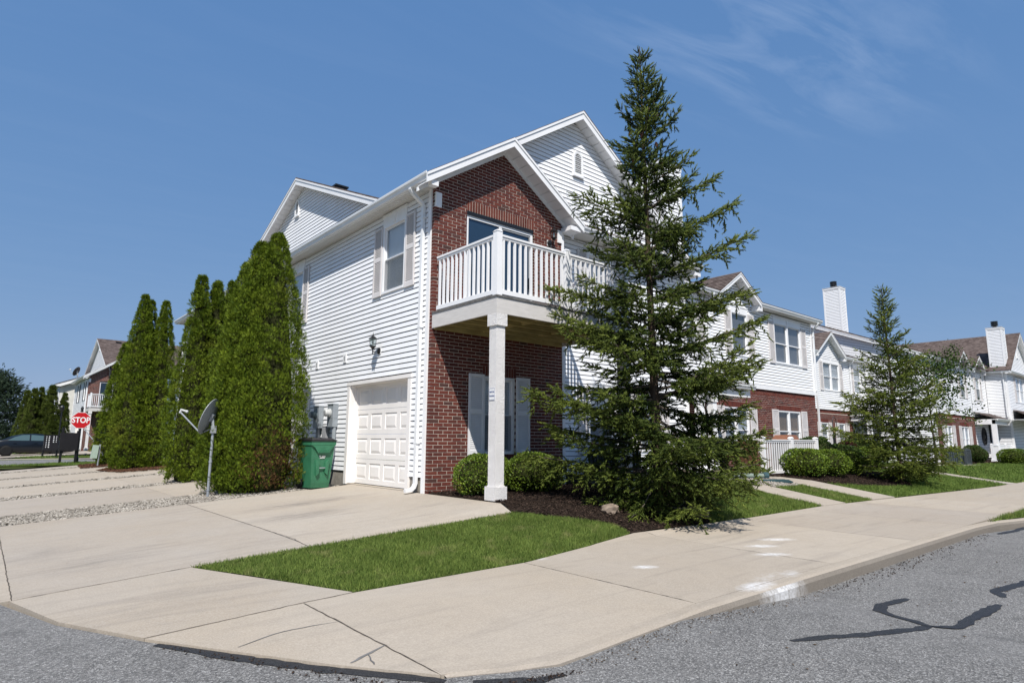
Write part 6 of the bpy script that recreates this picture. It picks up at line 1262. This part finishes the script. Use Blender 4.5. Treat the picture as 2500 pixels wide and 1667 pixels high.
# ------------------------------------------------------------------ vegetation
def rot_dir(az, el): return np.stack([np.cos(az)*np.cos(el), np.sin(az)*np.cos(el), np.sin(el)], -1)
_s = []; _t = []
def shoot_template():
    v = [(0, 0, 0)]; f = []
    for k in range(3): a = 2*math.pi*k/3; v.append((0.10*math.cos(a), 0.30, 0.10*math.sin(a)))
    v.append((0, 1.0, 0))
    for k in range(3): f.append((0, 1+k, 1+(k+1) % 3)); f.append((4, 1+(k+1) % 3, 1+k))
    r = random.Random(2)
    for k in range(14):
        a = 2.4*k; y = 0.04+0.062*k; w = 0.055; c, s = math.cos(a), math.sin(a); i = len(v)
        v += [(c*0.03-s*w, y, s*0.03+c*w), (c*0.03+s*w, y+0.02, s*0.03-c*w), (c*0.21, y+0.13, s*0.21)]; f.append((i, i+1, i+2))
    return np.array(v), np.array(f)
SHV, SHF = shoot_template()
def spruce(label, base, prof, nb, seed, mat, group=None, extra=(), lean=(0, 0), dens=1.0, cones=0, lowbare=0.0):
    r = np.random.default_rng(seed); H = prof[-1][0]; root = thing('spruce_tree', label, 'tree', base, group, world=False); zs = [p[0] for p in prof]; rs = [p[1] for p in prof]
    m = MB(); tp = [(lean[0]*z/H, lean[1]*z/H, z) for z in np.linspace(-0.3, H-0.1, 12)]; m.tube(tp, 0.085*H/8.5+0.01, 9, r1=0.008); part(m, 'trunk', ['bark'], root)
    P = []; D = []; S = []; limb = MB(); ends = []
    br = []
    for i in range(nb):
        t = (i+r.random())/nb; z = 0.10+(H-0.35)*(1-(1-t)**1.18) if False else 0.12+(H-0.45)*t**1.12
        br.append((z, i*2.39996+r.normal()*0.5, np.interp(z, zs, rs)*(0.48+0.70*r.random()), None))
    for e in extra: br.append(e)
    for (z0, az, Lb, el) in br:
        if Lb < 0.06: continue
        h = z0/H; e0 = el if el is not None else (-0.26+1.2*h**1.2+r.normal()*0.16); cv = 0.30 if h < 0.6 else 0.15
        n = max(4, int(Lb/0.06)); s = np.linspace(0, 1, n); wob = np.cumsum(r.normal(size=n))*0.012
        a_ = az+wob; x = Lb*s*np.cos(a_)*math.cos(min(e0, 1.0)); y = Lb*s*np.sin(a_)*math.cos(min(e0, 1.0)); zz = z0+Lb*(math.sin(e0)*s+cv*s*s*(0.7 if el is None else 0.2))
        pts = np.c_[x+lean[0]*h, y+lean[1]*h, zz]
        limb.tube([tuple(q) for q in pts[::max(1, n//5)]]+[tuple(pts[-1])], 0.008+0.010*Lb, 4, r1=0.004, cap=False)
        tang = np.gradient(pts, axis=0); tang /= np.linalg.norm(tang, axis=1, keepdims=True)
        # shoots on the axis near the tip
        for k in range(int(n*0.3), n):
            if r.random() < 0.8: P.append(pts[k]); D.append(tang[k]+0.75*r.normal(size=3)*np.array([1, 1, 0.7])); S.append(0.13+0.08*r.random())
        P.append(pts[-1]); D.append(tang[-1]); S.append(0.15)
        # side twigs
        step = 0.075/dens; d = Lb*0.16+0.04
        while d < Lb:
            q = d/Lb; k = min(n-1, int(q*(n-1))); base_p = pts[k]; tg = tang[k]; side = np.cross(tg, [0, 0, 1.]); side /= np.linalg.norm(side)+1e-9
            for sg in (-1, 1):
                if r.random() < 0.12: continue
                l2 = (0.46*Lb*(1-q)**0.75+0.09)*(0.6+0.6*r.random()); l2 = min(l2, 0.62); dr = tg*0.75+side*sg*(0.85+0.2*r.normal())+np.array([0, 0, -0.18+0.35*h+0.18*r.normal()]); dr /= np.linalg.norm(dr)
                sag = -0.55*(1-h) if h < 0.7 else 0.15
                m2 = max(1, int(l2/(0.050/dens)))
                for j in range(m2+1):
                    tt = (j+0.5*r.random())/(m2+0.5); pp = base_p+dr*l2*tt+np.array([0, 0, sag*l2*tt*tt*0.6]); s2 = np.cross(dr, [0, 0, 1.]); sg2 = 1 if j % 2 else -1
                    dd = dr*0.85+s2*sg2*0.62*r.random()*1.5+np.array([0, 0, 0.25*r.normal()-0.12*(1-h)])
                    if j == m2: dd = dr
                    P.append(pp); D.append(dd); S.append(0.11+0.08*r.random())
            if h < 0.8 and r.random() < 0.6:
                l2 = (0.14+0.26*r.random())*min(1.0, Lb); dr = tg*0.35+side*r.normal()*0.35+np.array([0, 0, -0.9]); dr /= np.linalg.norm(dr); m2 = max(2, int(l2/0.055))
                for j in range(m2+1):
                    pp = base_p+dr*l2*(j+0.3)/(m2+0.5); P.append(pp); D.append(dr*0.7+r.normal(size=3)*0.5+np.array([0, 0, -0.1])); S.append(0.10+0.07*r.random())
            d += step*(0.7+0.6*r.random())
    P = np.array(P); D = np.array(D); S = np.array(S); U = unit(len(P))
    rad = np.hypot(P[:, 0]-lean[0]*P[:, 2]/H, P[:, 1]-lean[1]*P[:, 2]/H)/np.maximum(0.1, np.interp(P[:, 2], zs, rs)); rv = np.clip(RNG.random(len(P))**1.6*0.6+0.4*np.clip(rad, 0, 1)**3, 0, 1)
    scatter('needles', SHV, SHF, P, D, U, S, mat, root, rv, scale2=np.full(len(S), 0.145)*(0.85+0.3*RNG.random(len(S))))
    stuff(part(limb, 'limbs', ['bark_grey'], root))
    if cones:
        cm = MB(); cm.lathe([(0.008, 0.0), (0.024, -0.03), (0.030, -0.07), (0.026, -0.12), (0.010, -0.16), (0, -0.165)], (0, 0, 0), 8); cme = cm.mesh('cone', ['cone_brown'], True)
        for k in range(cones):
            z = H*(0.70+0.16*r.random()); a = r.random()*6.28; q = np.interp(z, zs, rs)*(0.25+0.6*r.random()); link('cone', cme, root, (q*math.cos(a)+lean[0]*z/H, q*math.sin(a)+lean[1]*z/H, z), (r.normal()*0.2, r.normal()*0.2, 0))
    return root
SB = Vector((2.42, -3.42, gz(2.42, -3.42)))
rv_ = math.atan2(-0.65, 0.76)      # azimuth of picture-right
PROF1 = [(0.0, 0.75), (0.4, 1.25), (1.2, 1.75), (2.2, 1.55), (3.4, 1.22), (4.4, 1.00), (5.2, 0.90), (6.0, 0.80), (6.8, 0.68), (7.6, 0.44), (8.2, 0.2), (8.62, 0.03)]
ex = [(4.55, rv_+0.05, 1.85, 0.48), (4.0, rv_-0.25, 1.85, 0.34), (3.2, rv_+0.3, 2.15, 0.32), (5.3, rv_+0.1, 1.5, 0.45), (3.5, rv_+math.pi-0.2, 1.9, 0.18), (1.5, rv_+math.pi+0.15, 2.25, 0.18), (0.7, rv_+math.pi-0.1, 2.3, 0.06), (1.1, rv_+math.pi-0.4, 2.0, 0.14), (1.9, rv_+0.1, 1.95, 0.3), (1.0, rv_-0.3, 1.75, 0.15), (2.6, rv_-0.1, 1.95, 0.3), (4.9, rv_+math.pi+0.3, 1.45, 0.35), (2.9, rv_+math.pi+0.5, 1.9, 0.1), (0.55, rv_+0.15, 1.65, 0.12), (0.8, rv_-0.15, 1.7, 0.15), (0.35, rv_+0.5, 1.6, 0.05), (0.6, rv_-0.5, 1.6, 0.1), (1.4, rv_+0.02, 1.8, 0.2), (1.0, rv_+0.35, 1.7, 0.12), (0.3, rv_-0.1, 1.4, 0.1)]
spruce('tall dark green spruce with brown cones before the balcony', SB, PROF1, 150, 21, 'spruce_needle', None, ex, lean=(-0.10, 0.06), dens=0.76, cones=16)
S2 = Vector((15.35, -2.95, gz(15.35, -2.95)))
PROF2 = [(0.0, 0.9), (0.4, 1.4), (1.0, 1.65), (1.8, 1.5), (2.6, 1.2), (3.4, 0.98), (4.2, 0.75), (5.0, 0.55), (5.7, 0.32), (6.3, 0.03)]
ex2 = [(1.35, rv_+math.pi+0.1, 2.35, 0.08), (2.2, rv_+math.pi-0.1, 1.8, 0.1), (0.6, rv_+0.0, 1.5, 0.05), (0.9, rv_-0.2, 1.6, 0.05), (2.3, rv_+math.pi+0.2, 1.7, 0.2)]
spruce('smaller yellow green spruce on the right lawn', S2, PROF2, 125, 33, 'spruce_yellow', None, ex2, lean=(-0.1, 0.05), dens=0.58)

# arborvitae: dense columns of upright fans
FV = np.array([(-.05, 0, 0), (.05, 0, 0), (0, 1, .06), (0, .15, 0), (-.42, .58, .05), (-.05, .36, 0), (0, .36, 0), (-.36, .84, .06), (-.03, .56, .02), (0, .15, 0), (.42, .58, -.05), (.05, .36, 0), (0, .36, 0), (.36, .84, .0), (.03, .56, .02), (0, .58, .02), (-.2, 1.0, .05), (.0, .76, .03), (0, .58, .02), (.2, 1.0, .02), (.0, .76, .03)], float)
FF = np.array([(0, 1, 2), (3, 4, 5), (6, 7, 8), (9, 10, 11), (12, 13, 14), (15, 16, 17), (18, 19, 20)])
AP_Z = [0, .05, .15, .3, .45, .6, .75, .87, .95, 1.0]; AP_R = [.74, .93, 1.0, .97, .86, .69, .48, .29, .16, .02]
def arbor_parts(H, R, n, seed, size, mat, dead=False):
    """tufts set over the column; each tuft a burst of small upright fans"""
    r = np.random.default_rng(seed); per = 22; nc = n//per; t = np.concatenate([r.random(nc*2//3)**0.9, 1-np.sqrt(r.random(nc-nc*2//3))])*0.985; az = r.random(nc)*6.2832; k1, k2 = r.random(2)*6
    lump = 1+0.08*np.sin(az*3+k1+t*9)+0.06*np.sin(az*5-t*21+k2); prof = np.interp(t, AP_Z, AP_R)*R; rr = prof*lump*(0.68+0.31*r.random(nc))
    C = np.c_[rr*np.cos(az), rr*np.sin(az), t*H+0.02]; out = np.c_[np.cos(az), np.sin(az), np.zeros(nc)]; tr_ = np.minimum(0.15, 0.05+prof*0.22)*(0.75+0.6*r.random(nc))
    k = np.repeat(np.arange(nc), per); N = len(k); d = r.normal(size=(N, 3)); d /= np.linalg.norm(d, axis=1, keepdims=True); d = d*0.85+out[k]*0.85+np.array([0, 0, 0.45]); d /= np.linalg.norm(d, axis=1, keepdims=True)
    P = C[k]+d*(tr_[k]*(0.45+0.5*np.sqrt(r.random(N))))[:, None]; ax = d*0.42+np.array([0, 0, 0.62])+r.normal(size=(N, 3))*0.30
    S = size*(0.6+0.6*r.random(N)); rv = np.clip(0.55*r.random(N)**1.5+0.45*r.random(nc)[k], 0, 1)
    return P, ax, out[k]*0.6+r.normal(size=(N, 3))*0.6, S, rv
def arbor_tree(name, H, R, n, seed, size, mat, label, loc, group, deadspot=None):
    root = thing(name, label, 'tree', loc, group, world=False); P, ax, up, S, rv = arbor_parts(H, R, n, seed, size, mat)
    if deadspot is not None:
        c, rad = np.array(deadspot[0]), deadspot[1]; dist = np.linalg.norm((P-c)*np.array([1, 1, 0.8]), axis=1)/rad; k = RNG.random(len(P)) < np.clip(1.25-dist, 0, 0.75)
        scatter('dead_foliage', FV, FF, P[k]*np.array([0.94, 0.94, 1]), ax[k], up[k], S[k]*0.9, 'arbor_dead', root, rv[k]); gone = k | (RNG.random(len(P)) < np.clip(0.9-dist, 0, .5)); P, ax, up, S, rv = P[~gone], ax[~gone], up[~gone], S[~gone], rv[~gone]
    scatter('crown', FV, FF, P, ax, up, S, mat, root, rv)
    m = MB(); m.lathe([(R*0.62*a+0.01, b*H*0.97) for a, b in zip(AP_R, AP_Z)], (0, 0, 0.05), 10); part(m, 'shade_core', ['crown_shade'], root)  # opaque hull, coloured dark to deepen the gaps between fans
    m = MB(); m.tube([(0, 0, -0.25), (0, 0, 0.5), (0, 0, H*0.8)], 0.07, 7, r1=0.02); part(m, 'trunk', ['bark'], root)
    return root
G1 = 'arborvitaes in the row along the garage side'
def ab(x, y): return Vector((x, y, gz(x, y)-0.02))
towards = Vector((CAM.x+1.45, CAM.y-3.75, 0)).normalized()
arbor_tree('arborvitae', 5.68, 0.84, 44000, 101, 0.066, 'arbor_leaf', 'nearest and largest arborvitae, brown patches low on its side, by the bin', ab(-1.66, 3.76), G1, ((0.72*towards.x+0.22, 0.72*towards.y, 0.55), 0.60))
arbor_tree('arborvitae', 5.52, 0.76, 36000, 102, 0.066, 'arbor_leaf', 'bright green arborvitae just left of the nearest one', ab(-1.92, 4.02), G1)
t3 = arbor_tree('arborvitae', 5.10, 0.66, 24000, 103, 0.066, 'arbor_leaf', 'shorter arborvitae behind the satellite dish pole', ab(-2.08, 4.35), G1)
proto2 = arbor_tree('arborvitae', 5.62, 0.53, 24000, 104, 0.078, 'arbor_leaf', 'left arborvitae of the second clump behind the dish', ab(-2.08, 8.35), G1)
copy_tree(proto2, ab(-1.62, 8.55), 2.1, (1.0, 1.0, 0.985), 'middle arborvitae of the second clump behind the dish')
copy_tree(proto2, ab(-1.10, 8.95), 4.0, (1.05, 1.05, 1.01), 'right arborvitae of the second clump, touching the nearest one')
proto3 = arbor_tree('arborvitae', 6.50, 0.64, 24000, 105, 0.092, 'arbor_leaf', 'tallest arborvitae of the third clump on red mulch', ab(-2.10, 16.45), G1)
copy_tree(proto3, ab(-1.80, 17.0), 1.9, (0.95, 0.95, 0.985), 'middle arborvitae of the third clump on red mulch')
copy_tree(proto3, ab(-1.40, 16.4), 3.6, (0.92, 0.92, 0.97), 'right arborvitae of the third clump on red mulch')
copy_tree(proto3, ab(-1.88, 21.1), 5.1, (1.12, 1.12, 0.80), 'low outermost arborvitae beside the green cable pedestal')
copy_tree(proto3, ab(-1.35, 20.9), 0.9, (1.0, 1.0, 0.92), 'arborvitae behind the low outermost one')
G2 = 'arborvitaes beyond the far street'
pf = arbor_tree('arborvitae', 4.50, 0.48, 9000, 106, 0.14, 'arbor_far', 'leftmost far arborvitae behind the parked car', Vector((-4.0, 46.8, -0.2)), G2)
copy_tree(pf, (-3.62, 46.3, -0.2), 1.0, (1, 1, 1.03), 'second far arborvitae from the left behind the parked car'); copy_tree(pf, (-3.20, 46.9, -0.2), 2.0, (1, 1, 1.06), 'third far arborvitae from the left behind the parked car')
copy_tree(pf, (-2.62, 46.2, -0.2), 3.1, (1.25, 1.25, 1.09), 'broadest far arborvitae before the cream block'); copy_tree(pf, (-2.42, 45.2, -0.2), 4.2, (1.0, 1.0, 0.62), 'short far arborvitae behind the mailbox cluster'); copy_tree(pf, (-1.82, 46.4, -0.2), 5.0, (0.95, 0.95, 0.98), 'rightmost far arborvitae left of the stop sign')

# clipped boxwoods: shell of small folded leaves round an opaque hull coloured as inner shade
LV = np.array([(0, 0, 0), (-.36, .5, .10), (0, .55, 0), (.36, .5, .10), (0, 1, .02)], float); LF = np.array([(0, 2, 1), (0, 3, 2), (1, 2, 4), (2, 3, 4)])
def ball(name, label, cat, loc, rx, ry, rz, n, size, mat, seed, group=None, squash=0.75, core=True):
    r = np.random.default_rng(seed); root = thing(name, label, cat, loc, group, world=False); v = r.normal(size=(n, 3)); v /= np.linalg.norm(v, axis=1, keepdims=True); v[:, 2] = np.where(v[:, 2] < -squash, -v[:, 2], v[:, 2])
    lump = 1+0.05*np.sin(v[:, 0]*7+seed)+0.05*np.sin(v[:, 1]*8+v[:, 2]*5); P = v*np.array([rx, ry, rz])*(lump*(0.90+0.14*np.sqrt(r.random(n))))[:, None]; P[:, 2] += rz*0.92
    k = P[:, 2] > 0.01; P = P[k]; v = v[k]; ax = v*0.6+np.array([0, 0, .4])+r.normal(size=v.shape)*0.55; up = unit(len(P)); S = size*(0.6+0.7*r.random(len(P)))
    scatter('leaves', LV, LF, P, ax, up, S, mat, root, r.random(len(P)))
    m = MB(); m.lathe([(0.35*rx, 0.02)]+[(0.84*rx*math.sin(a), rz*0.92-0.84*rz*math.cos(a)) for a in np.linspace(0.7, 2.9, 7)]+[(0, rz*0.92+0.84*rz)], (0, 0, 0), 12); part(m, 'shade_core', ['crown_shade'], root, smooth=True)
    return root
def gl(x, y): return Vector((x, y, gz(x, y)-0.01))
GB = 'clipped boxwoods'
ball('boxwood', 'round clipped boxwood just left of the balcony column', 'shrub', gl(0.44, -1.05), 0.42, 0.42, 0.37, 5200, 0.034, 'box_leaf', 1, GB)
ball('boxwood', 'wide bright boxwood between the balcony column and the large spruce', 'shrub', gl(1.78, -1.0), 0.60, 0.52, 0.38, 6800, 0.034, 'box_leaf', 2, GB)
ball('boxwood', 'dark boxwood behind the balcony column under the window', 'shrub', gl(1.05, -0.62), 0.42, 0.36, 0.36, 4000, 0.034, 'box_leaf', 3, GB)
b1 = ball('boxwood', 'largest boxwood, yellowing, right before the picket fence', 'shrub', gl(12.2, -1.45), 0.64, 0.60, 0.42, 5200, 0.048, 'box_leaf', 4, GB)
copy_tree(b1, gl(13.5, -1.55), 2.0, (1.0, 1.0, 0.98), 'middle boxwood of the row right of the picket fence'); copy_tree(b1, gl(15.2, -1.35), 3.4, (1.05, 1.05, 0.95), 'third boxwood of the row, nearest the smaller spruce')
copy_tree(b1, gl(19.2, -0.55), 0.7, (0.85, 0.85, 1.1), 'boxwood half hidden left of the smaller spruce trunk'); copy_tree(b1, gl(38.6, -1.35), 1.2, (1.15, 1.15, 1.05), 'low round boxwood at the right edge before the far porch')
b2 = ball('yew_bush', 'dark bush behind the right end of the picket fence', 'shrub', gl(17.0, 0.35), 0.95, 0.65, 0.62, 3600, 0.075, 'tree_leaf', 6, 'dark leafy bushes')
copy_tree(b2, gl(18.6, 0.1), 1.3, (0.9, 0.9, 0.80), 'dark bush left of the grey utility cabinet'); copy_tree(b2, gl(23.4, 1.2), 2.2, (1.2, 1.2, 0.95), 'tall dark bush behind the smaller spruce'); copy_tree(b2, gl(38.3, 0.40), 0.4, (0.95, 0.9, 0.85), 'bush right of the dark cooling unit'); copy_tree(b2, gl(26.0, 2.2), 3.0, (1.2, 1.2, 1.0), 'dark bush before the recessed brick house')
ball('barberry', 'dark red barberry behind the grey utility cabinet', 'shrub', gl(20.9, 0.7), 0.55, 0.5, 0.55, 2400, 0.06, 'barberry_leaf', 8)
ball('barberry', 'reddish twiggy shrub at the far right porch column', 'shrub', gl(47.9, -1.6), 0.6, 0.6, 0.75, 1200, 0.08, 'barberry_leaf', 9)
def hosta(x, y, label, n=26):
    r = np.random.default_rng(int(x*10)); root = thing('hosta', label, 'plant', gl(x, y), 'variegated hostas', world=False); az = r.random(n)*6.28; el = 0.35+0.8*r.random(n); ax = rot_dir(az, el); P = np.zeros((n, 3))+ax*0.03
    hv = np.array([(-.05, 0, 0), (.05, 0, 0), (-.20, .45, .06), (0, .45, 0), (.20, .45, .06), (-.13, .78, -.02), (0, .78, -.08), (.13, .78, -.02), (0, 1, -.22)], float); hf = np.array([(0, 3, 2), (0, 1, 3), (1, 4, 3), (2, 3, 5), (3, 6, 5), (3, 4, 6), (4, 7, 6), (5, 6, 8), (6, 7, 8)])
    scatter('leaves', hv, hf, P, ax, np.tile([0, 0, 1.], (n, 1))+0.2*unit(n), 0.20+0.16*r.random(n), 'hosta_leaf', root, r.random(n)); return root
hosta(11.25, -0.72, 'variegated hosta left of the first fence post'); hosta(12.35, -1.15, 'variegated hosta against the largest boxwood')
# deciduous tree behind the smaller spruce
def leafy_tree(label, base, H, cr, seed, n):
    r = np.random.default_rng(seed); root = thing('young_tree', label, 'tree', base, world=False); m = MB(); m.tube([(0, 0, -0.2), (0.02, 0, 1.0), (0.05, 0.05, 2.2), (0, 0.1, H*0.9)], 0.075, 8, r1=0.012); part(m, 'trunk', ['bark_grey'], root)
    lb = MB(); tips = []
    for i in range(46):
        z = 1.2+(H-1.8)*r.random()**0.8; az = i*2.4+r.normal()*0.2; L_ = cr*(0.5+0.6*r.random())*(1.05-0.5*z/H); d = rot_dir(np.array(az), np.array(0.35+0.4*r.random())); p0 = np.array([0, 0, z]); p1 = p0+d*L_*0.5+np.array([0, 0, .05]); p2 = p0+d*L_+np.array([0, 0, 0.12*r.normal()])
        lb.tube([tuple(p0), tuple(p1), tuple(p2)], 0.018, 4, r1=0.004, cap=False); bare = abs((az % 6.28)-(rv_ % 6.28)) < 0.55 and z < 2.6
        for q in range(4):
            b_ = p0+(p2-p0)*(0.4+0.6*r.random()); e_ = b_+(d+r.normal(size=3)*0.6)*L_*0.35; lb.tube([tuple(b_), tuple(e_)], 0.007, 3, r1=0.002, cap=False)
            if not bare: tips.append(e_)
        if not bare: tips.append(p2)
    stuff(part(lb, 'limbs', ['bark_grey'], root)); tips = np.array(tips); k = r.integers(0, len(tips), n); P = tips[k]+r.normal(size=(n, 3))*np.array([.19, .19, .13]); ax = unit(n)+np.array([0, 0, -.3])
    scatter('crown', LV, LF, P, ax, unit(n), 0.115*(0.6+0.7*r.random(n)), 'tree_leaf', root, r.random(n)); return root
leafy_tree('young dark leaved tree with bare twigs behind the smaller spruce', Vector((28.4, -0.35, -0.2)), 5.6, 2.3, 55, 5200)
# big pine beyond the car
def pine(label, base, H, R, seed, n):
    r = np.random.default_rng(seed); root = thing('pine_tree', label, 'tree', base, world=False); m = MB(); m.tube([(0, 0, -0.3), (0, 0, H*0.9)], 0.2, 8, r1=0.03); part(m, 'trunk', ['bark'], root)
    nc = 90; t = r.random(nc)**0.8; az = r.random(nc)*6.28; rr = R*np.interp(t, [0, .2, .5, .8, 1], [.8, 1, .85, .5, .1])*np.sqrt(r.random(nc)); C = np.c_[rr*np.cos(az), rr*np.sin(az), 0.5+t*(H-0.7)]; k = r.integers(0, nc, n); off = r.normal(size=(n, 3))*np.array([.42, .42, .26])*R/2.6
    lb = MB()
    for c in C: lb.tube([(0, 0, max(0.3, c[2]-0.5)), tuple(c)], 0.03, 4, r1=0.01, cap=False)
    stuff(part(lb, 'limbs', ['bark'], root)); P = C[k]+off; ax = off+np.array([0, 0, 0.25])+r.normal(size=(n, 3))*0.2
    scatter('crown', SHV, SHF, P, ax, unit(n), 0.30*(0.6+0.6*r.random(n)), 'pine_needle', root, r.random(n), scale2=0.34*np.ones(n)); return root
pine('large dark pine at the left edge beyond the parked car', Vector((-5.6, 60, -0.3)), 6.9, 3.0, 77, 9000)
pine('dark pine far behind the leftmost arborvitaes', Vector((-9.8, 66, -0.3)), 6.2, 3.2, 78, 6000)
